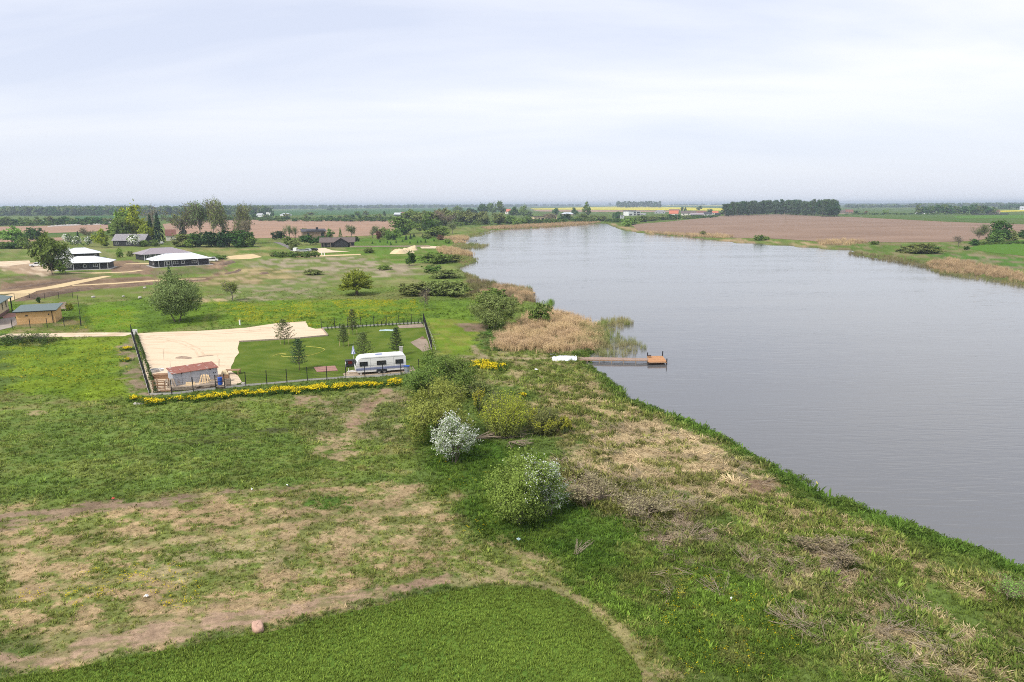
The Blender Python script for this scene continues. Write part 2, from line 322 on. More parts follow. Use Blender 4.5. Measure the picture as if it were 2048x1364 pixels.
# outline in the photo, cover, patches, share of patches, patch size (x, y) m, patch angle, soft edge m, grass height, grass density
Z = [
 ([(0, 455), (2048, 455), (2048, 700), (0, 700)], MID, OLIVE, .55, (9, 14), 0, 8, .16, 1),
 ([(0, 497), (560, 492), (900, 500), (960, 560), (900, 575), (500, 560), (0, 560)], (.135, .185, .045), (.205, .205, .085), .4, (8, 10), 0, 6, .16, 1),
 ([(300, 497), (560, 494), (570, 512), (330, 512)], (.11, .165, .035), (.24, .215, .09), .5, (12, 8), 0, 5, .16, 1),
 ([(640, 500), (930, 498), (930, 525), (760, 528), (640, 512)], (.105, .175, .03), OLIVE, .3, (8, 8), 0, 4, .15, 1),
 ([(690, 478), (905, 470), (905, 497), (700, 498)], (.085, .16, .025), (.11, .16, .035), .4, (8, 8), 0, 3, .1, 1),
 ([(515, 520), (700, 512), (830, 530), (850, 548), (760, 553), (690, 542), (560, 548), (510, 535)], (.29, .245, .165), (.14, .175, .05), .45, (4, 7), 0, 5, .2, 1),
 ([(540, 545), (660, 545), (680, 570), (560, 580), (530, 565)], (.25, .215, .13), (.135, .17, .05), .55, (3, 5), 0, 4, .18, 1),
 ([(455, 535), (580, 538), (590, 560), (470, 560)], (.34, .27, .14), (.16, .16, .06), .45, (4, 5), 0, 4, .16, 1),
 ([(480, 556), (620, 562), (660, 590), (520, 606), (400, 600)], (.14, .18, .055), (.26, .225, .14), .28, (3, 4), 0, 4, .16, 1),
 ([(430, 542), (520, 545), (530, 568), (420, 572), (395, 560)], (.17, .17, .06), (.32, .25, .14), .5, (4, 4), 0, 3, .16, 1),
 ([(395, 598), (450, 592), (452, 603), (400, 608)], (.38, .29, .17), MID, .4, (2, 2), 0, 1.5, .1, .6),
 ([(900, 555), (1000, 570), (1040, 640), (960, 650), (930, 610)], (.10, .15, .03), (.16, .165, .06), .5, (3, 4), 0, 3, .25, 1),
 ([(0, 555), (110, 548), (330, 552), (440, 545), (460, 530), (430, 526), (300, 545), (120, 560), (0, 568)], (.175, .15, .085), (.115, .14, .045), .5, (4, 5), 0, 2.5, .1, .6),
 ([(0, 566), (60, 563), (150, 556), (210, 556), (300, 552), (330, 560), (205, 573), (120, 583), (0, 592)], SOIL, (.24, .17, .11), .4, (3, 3), 0, 1.5, .06, .2),
 ([(85, 575), (420, 552), (455, 540), (420, 562), (200, 577), (70, 594), (0, 606), (0, 598)], SOIL, (.26, .18, .115), .4, (3, 3), 0, 1.2, .06, .2),
 ([(215, 523), (265, 520), (312, 536), (300, 548), (225, 546)], (.25, .175, .115), SOIL, .4, (4, 3), 0, 1.5, .05, .15),
 ([(410, 528), (448, 517), (462, 526), (440, 540), (415, 537)], (.28, .195, .125), SOIL, .5, (3, 3), 0, 1.5, .05, .15),
 ([(0, 524), (75, 524), (110, 540), (95, 552), (38, 548), (0, 537)], (.34, .25, .165), (.52, .42, .30), .4, (4, 3), 0, 1.5, .05, .1),
 ([(0, 610), (250, 590), (420, 605), (640, 600), (850, 600), (955, 600), (960, 645), (850, 640), (640, 655), (560, 642), (270, 664), (0, 664)], (.120, .19, .028), (.095, .155, .028), .45, (3, 5), 8, 3, .16, 1),
 ([(0, 602), (160, 578), (420, 575), (430, 590), (250, 600), (100, 618)], (.13, .17, .04), (.19, .18, .08), .35, (5, 4), 0, 3, .14, 1),
 ([(430, 605), (830, 598), (845, 640), (640, 655), (470, 650)], (.112, .185, .026), (.15, .20, .028), .4, (2.5, 3.5), 0, 3, .16, 1),
 ([(25, 640), (165, 640), (200, 664), (20, 668)], (.12, .155, .035), (.22, .18, .09), .4, (3, 2), 0, 1, .12, 1),
 ([(165, 615), (270, 612), (268, 662), (190, 665)], (.115, .20, .022), (.15, .205, .03), .4, (3, 3), 0, 2, .12, 1),
 ([(0, 676), (262, 672), (292, 790), (240, 800), (0, 815)], (.155, .215, .026), (.120, .185, .026), .4, (3, 4), 5, 3, .14, 1),
 ([(0, 668), (100, 676), (120, 690), (0, 694)], (.07, .115, .035), (.13, .15, .05), .4, (2, 2), 0, 1.5, .35, 1),
 ([(240, 688), (268, 672), (300, 792), (265, 790), (248, 745)], (.25, .19, .13), (.12, .16, .04), .42, (1.2, 1.6), 0, 1.0, .1, .7),
 ([(855, 637), (960, 640), (1000, 668), (985, 705), (900, 716), (862, 700)], (.135, .20, .026), (.19, .21, .045), .4, (2, 3), 20, 1.6, .06, .8),
 ([(912, 648), (965, 645), (1000, 660), (985, 668), (930, 662)], (.22, .16, .11), (.14, .13, .06), .35, (1.5, 1.2), 0, .8, .08, .5),
 ([(985, 655), (1040, 680), (1010, 705), (960, 705), (950, 670)], (.075, .135, .03), (.12, .14, .05), .4, (1.5, 1.5), 0, 1, .2, 1),
 # front meadow
 ([(0, 790), (280, 800), (640, 790), (820, 760), (860, 850), (840, 940), (640, 985), (300, 1000), (0, 1030)], (.138, .186, .046), (.195, .195, .075), .34, (2.6, 1.3), 8, 2.5, .15, 1),
 ([(0, 835), (260, 820), (560, 850), (700, 920), (560, 985), (150, 990), (0, 1000)], (.115, .170, .042), (.150, .184, .052), .4, (2.4, 1.1), 8, 3, .15, 1),
 ([(310, 885), (420, 868), (620, 845), (680, 838), (660, 852), (540, 868), (400, 888), (330, 893)], (.075, .085, .035), (.10, .14, .03), .55, (2, .4), 12, .6, .1, .9),
 ([(600, 805), (800, 775), (850, 800), (880, 860), (760, 880), (640, 870)], (.135, .165, .055), (.26, .215, .12), .32, (1.6, 1.2), 20, 2, .16, 1),
 ([(580, 792), (635, 790), (640, 815), (600, 815)], (.26, .195, .12), (.12, .15, .04), .3, (1, .7), 0, .7, .1, .6),
 ([(50, 820), (95, 818), (105, 828), (55, 832)], (.30, .235, .13), MID, .3, (1, .7), 0, .8, .1, .6),
 ([(762, 778), (785, 780), (712, 856), (682, 856)], (.27, .185, .125), (.14, .15, .045), .32, (.8, 1.2), -30, .5, .08, .6),
 ([(640, 870), (705, 862), (720, 900), (690, 930), (640, 930)], (.32, .25, .14), (.11, .155, .035), .42, (1.4, .6), 0, 1, .12, .8),
 ([(0, 1018), (260, 1006), (480, 975), (720, 962), (880, 985), (905, 1080), (900, 1150), (760, 1190), (560, 1245), (300, 1300), (0, 1350)], (.150, .175, .052), (.345, .252, .142), .46, (1.1, .75), 9, 2.2, .13, .9),
 ([(0, 1080), (330, 1060), (560, 1090), (560, 1190), (300, 1240), (0, 1270)], (.150, .175, .052), (.35, .257, .145), .48, (1.5, .7), 9, 2.5, .13, .9),
 ([(250, 1085), (560, 1060), (640, 1110), (560, 1150), (300, 1150)], (.135, .172, .046), (.31, .26, .14), .34, (1.2, .7), 9, 2, .13, .9),
 ([(560, 985), (900, 975), (890, 1080), (700, 1110), (540, 1080)], (.16, .175, .06), (.34, .255, .145), .48, (1.3, .75), 12, 2, .13, .9),
 ([(0, 1030), (140, 1010), (280, 1003), (400, 985), (580, 968), (600, 976), (430, 1000), (280, 1015), (150, 1030), (60, 1050), (0, 1060)], (.235, .17, .115), (.13, .15, .045), .38, (2.6, .45), 10, .9, .09, .6),
 ([(0, 1312), (130, 1290), (250, 1262), (420, 1232), (600, 1205), (700, 1180), (890, 1152), (900, 1165), (760, 1190), (620, 1228), (500, 1252), (400, 1272), (250, 1300), (140, 1322), (0, 1350)], (.305, .215, .145), (.20, .17, .085), .4, (1.6, .4), 12, .6, .06, .45),
 ([(340, 1285), (520, 1258), (700, 1215), (830, 1188), (840, 1195), (700, 1230), (500, 1275), (350, 1300)], (.095, .125, .035), (.17, .15, .075), .4, (.8, .35), 12, .5, .15, 1),
 # around the blossom trees, towards the water
 ([(820, 840), (960, 870), (1150, 950), (1300, 1020), (1420, 1110), (1330, 1230), (1200, 1200), (1050, 1130), (930, 1080), (890, 990), (830, 930)], (.072, .128, .024), (.105, .158, .032), .42, (1.6, 1.2), 0, 2.5, .17, 1.1),
 ([(855, 905), (960, 935), (1010, 1000), (1120, 1085), (1230, 1095), (1240, 1040), (1130, 960), (990, 890)], (.056, .108, .020), (.080, .135, .026), .5, (1.2, 1.0), 0, 2, .17, 1.2),
 ([(1280, 1080), (1500, 1130), (1660, 1250), (1760, 1364), (1300, 1364), (1230, 1280), (1130, 1180)], (.105, .168, .032), (.15, .17, .055), .34, (1.6, .8), -20, 2, .2, 1.1),
 ([(880, 1090), (1010, 1085), (1120, 1140), (1180, 1205), (1290, 1300), (1330, 1364), (1270, 1364), (1190, 1240), (1080, 1170), (900, 1165)], (.135, .165, .045), (.27, .22, .115), .34, (1.5, .5), -20, 1.5, .14, .9),
 ([(640, 985), (700, 1010), (680, 1030), (620, 1010)], (.085, .15, .03), (.25, .2, .1), .2, (1, .5), 0, 1, .14, 1),
 ([(950, 700), (1120, 705), (1180, 735), (1250, 800), (1380, 850), (1270, 850), (1130, 810), (1000, 770), (930, 740)], (.145, .182, .05), (.29, .24, .125), .36, (1.5, 1.), -25, 2, .22, 1),
 ([(1060, 770), (1200, 765), (1330, 835), (1280, 850), (1160, 880), (1080, 850)], (.145, .172, .052), (.36, .28, .155), .44, (1.6, .8), -28, 2, .25, 1),
 ([(1225, 845), (1330, 845), (1450, 890), (1500, 930), (1560, 965), (1520, 985), (1440, 1000), (1300, 985), (1160, 960), (1120, 930), (1160, 890)], (.42, .325, .19), (.15, .165, .055), .22, (1.9, .7), -26, 1.8, .25, 1),
 ([(1130, 925), (1250, 960), (1380, 1000), (1420, 1030), (1390, 1070), (1270, 1045), (1170, 1010), (1110, 960)], (.28, .225, .15), (.14, .15, .05), .32, (1.2, .8), -20, 1.5, .4, 1),
 ([(1470, 955), (1560, 958), (1570, 975), (1500, 985)], (.19, .13, .085), STRAWD, .4, (1, .6), 0, .8, .15, .7),
 ([(1280, 1055), (1400, 1040), (1460, 1075), (1420, 1110), (1310, 1090)], (.29, .225, .155), (.10, .14, .035), .36, (1.1, .6), -15, 1.2, .3, 1),
 ([(1420, 1000), (1560, 985), (1700, 1040), (1900, 1120), (2048, 1170), (2048, 1260), (1850, 1190), (1650, 1110), (1500, 1060)], (.130, .172, .042), (.33, .26, .14), .40, (1.3, .7), -28, 2, .28, 1),
 ([(1480, 1085), (1640, 1080), (1760, 1150), (1700, 1210), (1560, 1170), (1460, 1130)], (.32, .25, .15), (.12, .165, .042), .46, (1.2, .7), -22, 1.5, .3, 1),
 ([(1600, 1180), (1760, 1170), (1900, 1220), (2048, 1270), (2048, 1364), (1800, 1364), (1680, 1290), (1580, 1230)], (.36, .285, .165), (.115, .165, .040), .46, (1.2, .5), -25, 1.8, .3, 1),
 # far shore on the right
 ([(1215, 445), (1300, 462), (1440, 474), (1600, 486), (1750, 492), (1700, 500), (1560, 492), (1400, 480), (1250, 462)], (.12, .165, .04), (.33, .24, .14), .45, (14, 10), 0, 5, .3, 1),
 ([(1640, 488), (1950, 485), (2048, 498), (2048, 575), (1830, 530), (1700, 510)], (.10, .155, .036), (.19, .17, .085), .42, (5, 6), 0, 4, .3, 1),
 ([(1850, 505), (2048, 515), (2048, 545), (1930, 530)], (.075, .155, .03), (.23, .19, .12), .35, (6, 4), 0, 3, .3, 1),
]
Zp = [dict(poly=np.array(atl(z[0])), g=np.array(z[1]), p=np.array(z[2]), cov=z[3], s=z[4], a=R(z[5]), soft=z[6], gh=z[7], gd=z[8]) for z in Z]
# narrow worn lines: (photo line, half width m, colour, strength)
TRAILS = [([(945, 690), (955, 706), (975, 716), (1040, 717), (1105, 717)], .55, (.33, .25, .17), .8), ([(920, 712), (960, 716)], 1.0, (.33, .25, .17), .7),
          ([(1000, 1070), (1060, 1130), (1110, 1160), (1170, 1205)], .3, (.30, .24, .12), .55), ([(1180, 1210), (1240, 1265), (1280, 1330), (1290, 1364)], .45, (.32, .25, .13), .6),
          ([(905, 1165), (1000, 1158), (1090, 1172), (1180, 1210)], .45, (.29, .22, .13), .6),
          ([(412, 655), (408, 640), (420, 628), (450, 616), (560, 606), (720, 596)], .5, (.22, .215, .07), .45), ([(436, 655), (428, 640), (436, 630), (462, 619)], .4, (.22, .215, .07), .45),
          ([(0, 1300), (120, 1276), (300, 1240), (520, 1200)], .4, (.22, .165, .10), .45), ([(0, 1190), (200, 1165), (400, 1140), (600, 1100)], .45, (.33, .25, .145), .45),
          ([(0, 1120), (220, 1100), (420, 1075), (640, 1040), (860, 1015)], .5, (.35, .265, .15), .45)]
TRp = [(np.array(strip_poly(p, w)), w, np.array(c), s) for p, w, c, s in TRAILS]
def cover(x, y, sd=None):
    """Albedo, grass height, grass density and share of dry patches of the ground at x, y."""
    n = len(x); col = np.tile(np.array((.105, .145, .035)), (n, 1)); gh = np.full(n, .14); gd = np.ones(n); dry = np.zeros(n)
    far = np.hypot(x, y)
    f0 = cover_u(fbm(x / 60, y / 90, 40))[:, None]
    col = col * (1 - f0 * .5) + np.array((.085, .135, .04)) * f0 * .5
    for i, z in enumerate(Zp):
        lo = z['poly'].min(0) - 2.5 * z['soft']; hi = z['poly'].max(0) + 2.5 * z['soft']
        m = np.nonzero((x > lo[0]) & (x < hi[0]) & (y > lo[1]) & (y < hi[1]))[0]
        if not len(m): continue
        xx, yy = x[m], y[m]; s = z['soft']
        d = sd_poly(xx, yy, z['poly']) + (fbm(xx / (s * 1.3), yy / (s * 1.3), 60 + i, 3) - .5) * 3.4 * s
        w = sstep(-s * .45, s * .45, d)
        ca, sa = math.cos(z['a']), math.sin(z['a'])
        u = (xx * ca + yy * sa) / z['s'][0]; v = (-xx * sa + yy * ca) / z['s'][1]
        k = cover_u(fbm(u, v, 100 + i, 5)); k = k + (vnoise(xx / .23, yy / .2, 300 + i) - .5) * .55 * np.clip(1.5 - far[m] / 90, 0, 1)
        pm = sstep(z['cov'] + .24, z['cov'] - .24, k) if z['cov'] > 0 else np.zeros(len(m))
        zc = z['g'] * (1 - pm[:, None]) + z['p'] * pm[:, None]
        col[m] = col[m] * (1 - w[:, None]) + zc * w[:, None]
        gh[m] = gh[m] * (1 - w) + z['gh'] * w; gd[m] = gd[m] * (1 - w) + z['gd'] * w
    for poly, wd, c, s in TRp:
        lo = poly.min(0) - 2; hi = poly.max(0) + 2
        m = np.nonzero((x > lo[0]) & (x < hi[0]) & (y > lo[1]) & (y < hi[1]))[0]
        if not len(m): continue
        d = sd_poly(x[m], y[m], poly) + (fbm(x[m] * 1.1, y[m] * 1.1, 31, 3) - .5) * 1.2 * wd
        w = sstep(-.5 * wd, .5 * wd, d) * s * (.4 + .9 * fbm(x[m] / 1.2, y[m] / 1.2, 33, 3)); w = np.clip(w, 0, 1)
        col[m] = col[m] * (1 - w[:, None]) + c * w[:, None]; gh[m] *= 1 - .5 * w; gd[m] *= 1 - .5 * w
    if sd is None: sd = lake_sd(x, y)
    # tall fresh green growth along the near bank
    near = sstep(150, 70, far) * sstep(3.2 , .8, sd + (fbm(x / 2.2, y / 2.2, 77, 3) - .5) * 3.4) * .85
    col = col * (1 - near[:, None]) + np.array((.075, .145, .028)) * near[:, None]; gh = gh * (1 - near) + .34 * near
    fb = sstep(70, 130, far) * sstep(4.5, 1., sd + (fbm(x / 5, y / 5, 78, 3) - .5) * 4) * .7
    col = col * (1 - fb[:, None]) + np.array((.125, .15, .05)) * fb[:, None]
    bed = sstep(.5, -.5, sd); col = col * (1 - bed[:, None]) + np.array((.08, .065, .045)) * bed[:, None]
    lum = (.84 + .32 * cover_u(fbm(x / 3.1, y / 2.6, 90, 4)))[:, None]
    br = (fbm(x / .7, y / .55, 91, 3)[:, None] - .5) * .55 * np.clip(1.4 - far[:, None] / 130, 0, 1)
    col = np.clip(col * lum * (1 + br), .01, .8)
    dry = sstep(.02, .12, col[:, 0] - col[:, 1] * 1.02 + .06)
    return col, gh, gd, dry

# ------------------------------------------------------------------ ground sheet: rings round the drone's foot, finer near by, out to the horizon
inv = np.linspace(1 / 20.0, 1 / 2600.0, 560)
rr = np.concatenate([[0.5, 6, 12, 16], 1 / inv, [3200, 4200, 6000, 9000, 14000]])
fa = np.radians(np.concatenate([np.linspace(-44, 44, 430)]))
ba = np.radians(np.linspace(46, 314, 68))
aa = np.concatenate([fa, ba])
RRm, AAm = np.meshgrid(rr, aa, indexing='ij')
gx = (RRm * np.sin(AAm)).ravel(); gy = (RRm * np.cos(AAm)).ravel()
g_sd = lake_sd(gx, gy); gz = height(gx, gy, g_sd)
g_col, _, _, _ = cover(gx, gy, g_sd)
nr, na = len(rr), len(aa)
ii, jj = np.meshgrid(np.arange(nr - 1), np.arange(na), indexing='ij'); jn = (jj + 1) % na
gf = np.stack([ii * na + jj, ii * na + jn, (ii + 1) * na + jn, (ii + 1) * na + jj], -1).reshape(-1, 4)[:, ::-1]
m, t = new_mat('meadow_ground')
a = N(t, 'ShaderNodeAttribute', attribute_name='col')
f1 = ramp_of(t, noise_of(t, 2.6, 6, rough=.7), [(.2, .66), (.8, 1.34)]); f2 = ramp_of(t, noise_of(t, 17, 3), [(.25, .7), (.75, 1.3)])
p = N(t, 'ShaderNodeBsdfDiffuse'); t.links.new(mulcol(t, mulcol(t, a.outputs[0], f1), f2), p.inputs[0])
b = N(t, 'ShaderNodeBump'); b.inputs['Strength'].default_value = .5; b.inputs['Distance'].default_value = .12
t.links.new(noise_of(t, 3.2, 6, rough=.7), b.inputs['Height']); t.links.new(b.outputs[0], p.inputs['Normal']); out(t, p.outputs[0])
go = link('ground', mesh_from('ground', np.stack([gx, gy, gz], -1), gf, {'col': ('FLOAT_COLOR', 'POINT', g_col)}, smooth=True), m)
tag(go, kind='structure')

# the water: flat, its edge tucked under the banks
wsel = (g_sd[gf].min(1) < 1.2) & (np.hypot(gx, gy)[gf].max(1) < 1500)
used, winv = np.unique(gf[wsel], return_inverse=True)
wv = np.stack([gx[used], gy[used], np.full(len(used), WATER_Z)], -1)
m, t = new_mat('lake_water')
co = N(t, 'ShaderNodeTexCoord')
mpw = N(t, 'ShaderNodeMapping'); mpw.inputs['Rotation'].default_value = (0, 0, R(-7)); mpw.inputs['Scale'].default_value = (.17, .80, 1); t.links.new(co.outputs['Object'], mpw.inputs[0])
mpx = N(t, 'ShaderNodeMapping'); mpx.inputs['Rotation'].default_value = (0, 0, R(38)); mpx.inputs['Scale'].default_value = (.5, 2.6, 1); t.links.new(co.outputs['Object'], mpx.inputs[0])
w1 = noise_of(t, 1.15, 3, mpw.outputs[0], .45, .5); w2 = noise_of(t, 1.3, 2, mpx.outputs[0], .45, .3)
gust = ramp_of(t, noise_of(t, .05, 4, mapped(t, (.35, 1.2, 1), R(-12))), [(.36, .22), (.62, 1.)])
rid = math_node(t, 'SUBTRACT', 1.0, math_node(t, 'ABSOLUTE', math_node(t, 'SUBTRACT', math_node(t, 'MULTIPLY', w1, 2.0), 1.0)))   # peaked crests
hsum = math_node(t, 'ADD', math_node(t, 'MULTIPLY', rid, gust), math_node(t, 'MULTIPLY', w2, .22))
b = N(t, 'ShaderNodeBump'); b.inputs['Strength'].default_value = .55; b.inputs['Distance'].default_value = .07; t.links.new(hsum, b.inputs['Height'])
p = N(t, 'ShaderNodeBsdfPrincipled', i_Roughness=.08, i_IOR=1.62); p.inputs['Base Color'].default_value = (.115, .115, .115, 1)
t.links.new(b.outputs[0], p.inputs['Normal']); out(t, p.outputs[0])
wo_ = link('lake', mesh_from('lake', wv, winv.reshape(-1, 4)), m); tag(wo_, kind='structure')

# ------------------------------------------------------------------ sheets laid on the ground: fields, yard, tracks
SHEETS = []          # outlines where no wild grass grows
def sheet(name, poly, mat, dz=.03, rough=(1.5, .25), rel=0.0, grid=None, keep=False, s=5):
    P = _rough(poly, rough[0], rough[1], s, rel) if rough else np.asarray(poly, float)
    vs = [Vector(p) for p in P]; nb = len(vs)
    if grid:
        lo = P.min(0); hi = P.max(0)
        X, Y = np.meshgrid(np.arange(lo[0], hi[0], grid), np.arange(lo[1], hi[1], grid)); X = X.ravel(); Y = Y.ravel()
        k = sd_poly(X, Y, P) > grid * .3; vs += [Vector((a, b)) for a, b in zip(X[k], Y[k])]
    r = delaunay_2d_cdt(vs, [], [list(range(nb))], 1, 1e-5)
    V = np.array([(v.x, v.y) for v in r[0]]); zz = height(V[:, 0], V[:, 1]) + dz
    me = mesh_from(name, [(v[0], v[1], z) for v, z in zip(V, zz)], [f if True else f for f in r[2]])
    me.update(); o = link(name, me, mat); tag(o, kind='structure')
    if not keep: SHEETS.append(P)
    return o
def soil_mat(name, col, col2, scale, fine, var=.2, stripe=None, streak=(1, 1, 1), mix=(.4, .62)):
    m, t = new_mat(name); vec = mapped(t, streak)
    base = mixcol(t, ramp_of(t, noise_of(t, scale, 5, vec), [(mix[0], 0.), (mix[1], 1.)]), col, col2)
    v = ramp_of(t, noise_of(t, fine, 4, rough=.65), [(.25, 1 - var), (.75, 1 + var)])
    c = mulcol(t, base, v)
    if stripe:          # (direction, spacing m, strength)
        vec2 = mapped(t, (1, 1, 1), stripe[0]); w = N(t, 'ShaderNodeTexWave', bands_direction='X', i_Scale=.314 / stripe[1] * 1.0, i_Distortion=1.2, i_Detail=2.0); t.links.new(vec2, w.inputs[0])
        w.inputs['Detail Scale'].default_value = .3
        c = mulcol(t, c, ramp_of(t, w.outputs[0], [(.2, 1 - stripe[2]), (.8, 1 + stripe[2])]))
    p = N(t, 'ShaderNodeBsdfDiffuse'); t.links.new(c, p.inputs[0])
    b = N(t, 'ShaderNodeBump'); b.inputs['Strength'].default_value = .35; b.inputs['Distance'].default_value = .05
    t.links.new(noise_of(t, fine, 4), b.inputs['Height']); t.links.new(b.outputs[0], p.inputs['Normal']); out(t, p.outputs[0]); return m
M_sand = soil_mat('pale_sand', (.655, .525, .375), (.52, .38, .255), .5, 3.0, .12, streak=(.3, 1.3, 1), mix=(.5, .78))
M_track = soil_mat('sandy_track', (.66, .55, .40), (.52, .40, .27), .35, 2.5, .12)
M_ysand = soil_mat('yellow_sand', (.62, .48, .27), (.52, .40, .24), .3, 2.5, .12)
M_lawn = soil_mat('mown_lawn', (.082, .130, .020), (.125, .162, .032), .28, 5.0, .22, stripe=(R(80), .9, .10))
M_plough = soil_mat('ploughed_soil', (.36, .235, .165), (.30, .20, .145), .02, .35, .10, streak=(1, 2.5, 1))
M_plough2 = soil_mat('dark_ploughed_soil', (.228, .158, .118), (.285, .20, .150), .012, .3, .10, streak=(1, 2.2, 1), mix=(.35, .65))
M_rape = soil_mat('rapeseed_bloom', (.60, .50, .03), (.50, .47, .06), .01, .2, .1)
M_wheat = soil_mat('young_wheat', (.115, .18, .030), (.095, .165, .028), .3, 6.0, .3)
M_crop = soil_mat('distant_green_crop', (.050, .115, .035), (.065, .13, .035), .01, .1, .1)
M_crop2 = soil_mat('bright_green_crop', (.085, .175, .028), (.10, .18, .035), .02, .3, .12)
M_crop3 = soil_mat('olive_pasture', (.10, .14, .04), (.075, .13, .035), .015, .2, .12)
M_pave = soil_mat('grey_pavers', (.38, .33, .29), (.32, .28, .25), .8, 6, .1)
M_pink = soil_mat('pink_pavers', (.40, .22, .18), (.36, .21, .18), .8, 6, .12)
M_asph = soil_mat('worn_asphalt', (.22, .20, .19), (.18, .165, .155), .3, 3, .1)

YARD = atl([(262, 668), (330, 664), (400, 662), (450, 659), (490, 656), (530, 650), (560, 646), (612, 643), (617, 654), (632, 658), (645, 657), (656, 672), (600, 677), (478, 684), (476, 697), (478, 706), (470, 716), (464, 733), (462, 742), (478, 752), (486, 764), (470, 771), (304, 786), (298, 770), (290, 735), (281, 700), (272, 672)])
sheet('sand_yard', YARD, M_sand, .035, (1.2, .25))
M_rut = soil_mat('wheel_ruts', (.55, .42, .29), (.64, .51, .365), .6, 4, .15)
for a_ in ([(285, 672), (330, 676), (370, 684), (400, 698), (410, 712)], [(292, 674.5), (330, 679.5), (364, 687.5), (391, 701), (398, 715)], [(300, 668), (400, 667), (500, 661), (570, 654)], [(300, 671.2), (400, 670.2), (505, 664), (580, 657)]):
    sheet('wheel_rut', strip_poly(a_, .17), M_rut, .045, (.6, .06), keep=True)
LAWN = atl([(478, 684), (600, 677), (656, 672), (646, 658), (846, 645), (862, 700), (875, 735), (818, 743), (640, 760), (486, 773), (486, 764), (478, 752), (462, 742), (464, 733), (470, 716), (478, 706), (476, 697)])
sheet('lawn', LAWN, M_lawn, .02, (1.2, .18))
sheet('sand_track', strip_poly([(0, 672), (60, 671), (120, 670), (200, 669), (262, 669)], [2.2, 2.2, 2.3, 2.1, 1.9]), M_track, .03, (1.5, .45))
sheet('sand_track', strip_poly([(-40, 588), (40, 584), (110, 574), (170, 561), (217, 552)], [3.5, 3.2, 2.6, 2.6, 1.6]), M_ysand, .03, (2, .6))
sheet('sand_track', strip_poly([(-60, 608), (0, 603), (30, 592), (60, 583)], [2.5, 2.5, 3, 2.]), M_ysand, .05, (2, .6))
sheet('sand_track', strip_poly([(145, 571), (230, 567), (300, 562), (360, 559), (412, 558)], [1.2, 2.0, 2.2, 2.0, 1.0]), M_ysand, .03, (2, .6))
sheet('sand_track', strip_poly([(250, 528), (300, 527), (340, 524)], [2.0, 2.6, 2.6]), M_ysand, .03, (3, .6))
sheet('sand_track', strip_poly([(140, 545), (200, 546), (260, 544), (285, 540)], [1.5, 2.2, 2.2, 1.2]), M_ysand, .03, (3, .8))
sheet('sand_pad', atl([(428, 516), (470, 511), (505, 508), (524, 514), (500, 518), (455, 519)]), M_ysand, .04, (3, .8))
sheet('sand_pad', atl([(0, 523), (60, 521), (62, 527), (20, 532), (0, 533)]), M_track, .04, (3, .8))
sheet('sand_pad', atl([(590, 512), (625, 511), (720, 508), (722, 510), (625, 514), (592, 514)]), M_ysand, .04, (3, .6))
sheet('sand_pad', atl([(840, 494), (860, 492), (880, 493), (870, 497), (843, 497)]), M_track, .04, (3, .6))
sheet('driveway', atl([(628, 497), (650, 496), (665, 501), (700, 503), (640, 506)]), M_sand, .04, (3, .8))
sheet('road', strip_poly([(552, 484), (566, 489), (580, 495), (590, 502)], [1.9, 1.9, 1.9, 1.9]), M_asph, .04, (4, .15))
sheet('paved_yard', atl([(0, 638), (30, 634), (36, 648), (22, 655), (0, 660)]), M_pave, .03, (1, .1))
sheet('terrace', atl([(4, 634), (18, 626), (32, 626), (33, 634), (8, 637)]), M_pink, .05, None)
sheet('patio_slab', atl([(627, 735), (670, 732), (676, 742), (634, 745)]), M_pink, .08, None)
sheet('caravan_pad', atl([(686, 748), (700, 741), (825, 733), (835, 744), (760, 750), (692, 757)]), soil_mat('gravel_pad', (.46, .37, .27), (.36, .28, .20), .5, 4, .15), .045, (.8, .15))
sheet('gravel_bed', atl([(820, 685), (840, 676), (853, 678), (861, 700), (846, 704)]), soil_mat('gravel_bed', (.33, .26, .20), (.25, .2, .15), .6, 4, .2), .045, (.8, .2))
sheet('gravel_bed', atl([(795, 651), (845, 647), (849, 655), (800, 657)]), MATS['gravel_bed'], .045, (.8, .2))
CROP = atl([(-60, 1368), (100, 1345), (200, 1328), (300, 1306), (420, 1286), (520, 1272), (620, 1246), (720, 1220), (830, 1192), (940, 1176), (1040, 1176), (1100, 1188), (1150, 1212), (1200, 1250), (1245, 1290), (1280, 1340), (1292, 1400), (1250, 1480), (600, 1520), (-300, 1480)])
sheet('wheat_field', CROP, M_wheat, .05, (.8, .35), grid=1.2, keep=True)
# far fields
sheet('ploughed_field', atl([(-80, 455), (120, 451), (215, 447), (218, 462), (80, 467), (-80, 470)]), M_plough, .08, None)
sheet('ploughed_field', atl([(-80, 480), (60, 478), (140, 474), (140, 480), (60, 484), (-80, 486)]), M_plough, .08, None)
sheet('ploughed_field', atl([(325, 448), (420, 441), (520, 439.5), (640, 440), (795, 440.5), (790, 462), (745, 471), (680, 474), (510, 477), (505, 468), (335, 468)]), M_plough, .10, None)
sheet('ploughed_field', atl([(1262, 449), (1330, 444), (1400, 437), (1455, 430.5), (1560, 428.5), (1640, 432), (1700, 434), (1800, 439), (1900, 444), (2048, 449), (2300, 452), (2300, 478), (2010, 470), (1950, 482), (1850, 485), (1750, 485), (1640, 483), (1560, 478), (1480, 476), (1400, 473), (1330, 468), (1275, 461)]), M_plough2, .10, (10, 1.2))
sheet('green_field', atl([(1655, 431), (1700, 428), (1840, 427), (2048, 428), (2400, 430), (2400, 452), (2048, 448), (1900, 443), (1800, 438), (1700, 433)]), M_crop3, .12, None)
sheet('green_field', atl([(1905, 432), (2048, 430), (2400, 431), (2400, 440), (2048, 437), (1915, 437)]), M_crop2, .2, None)
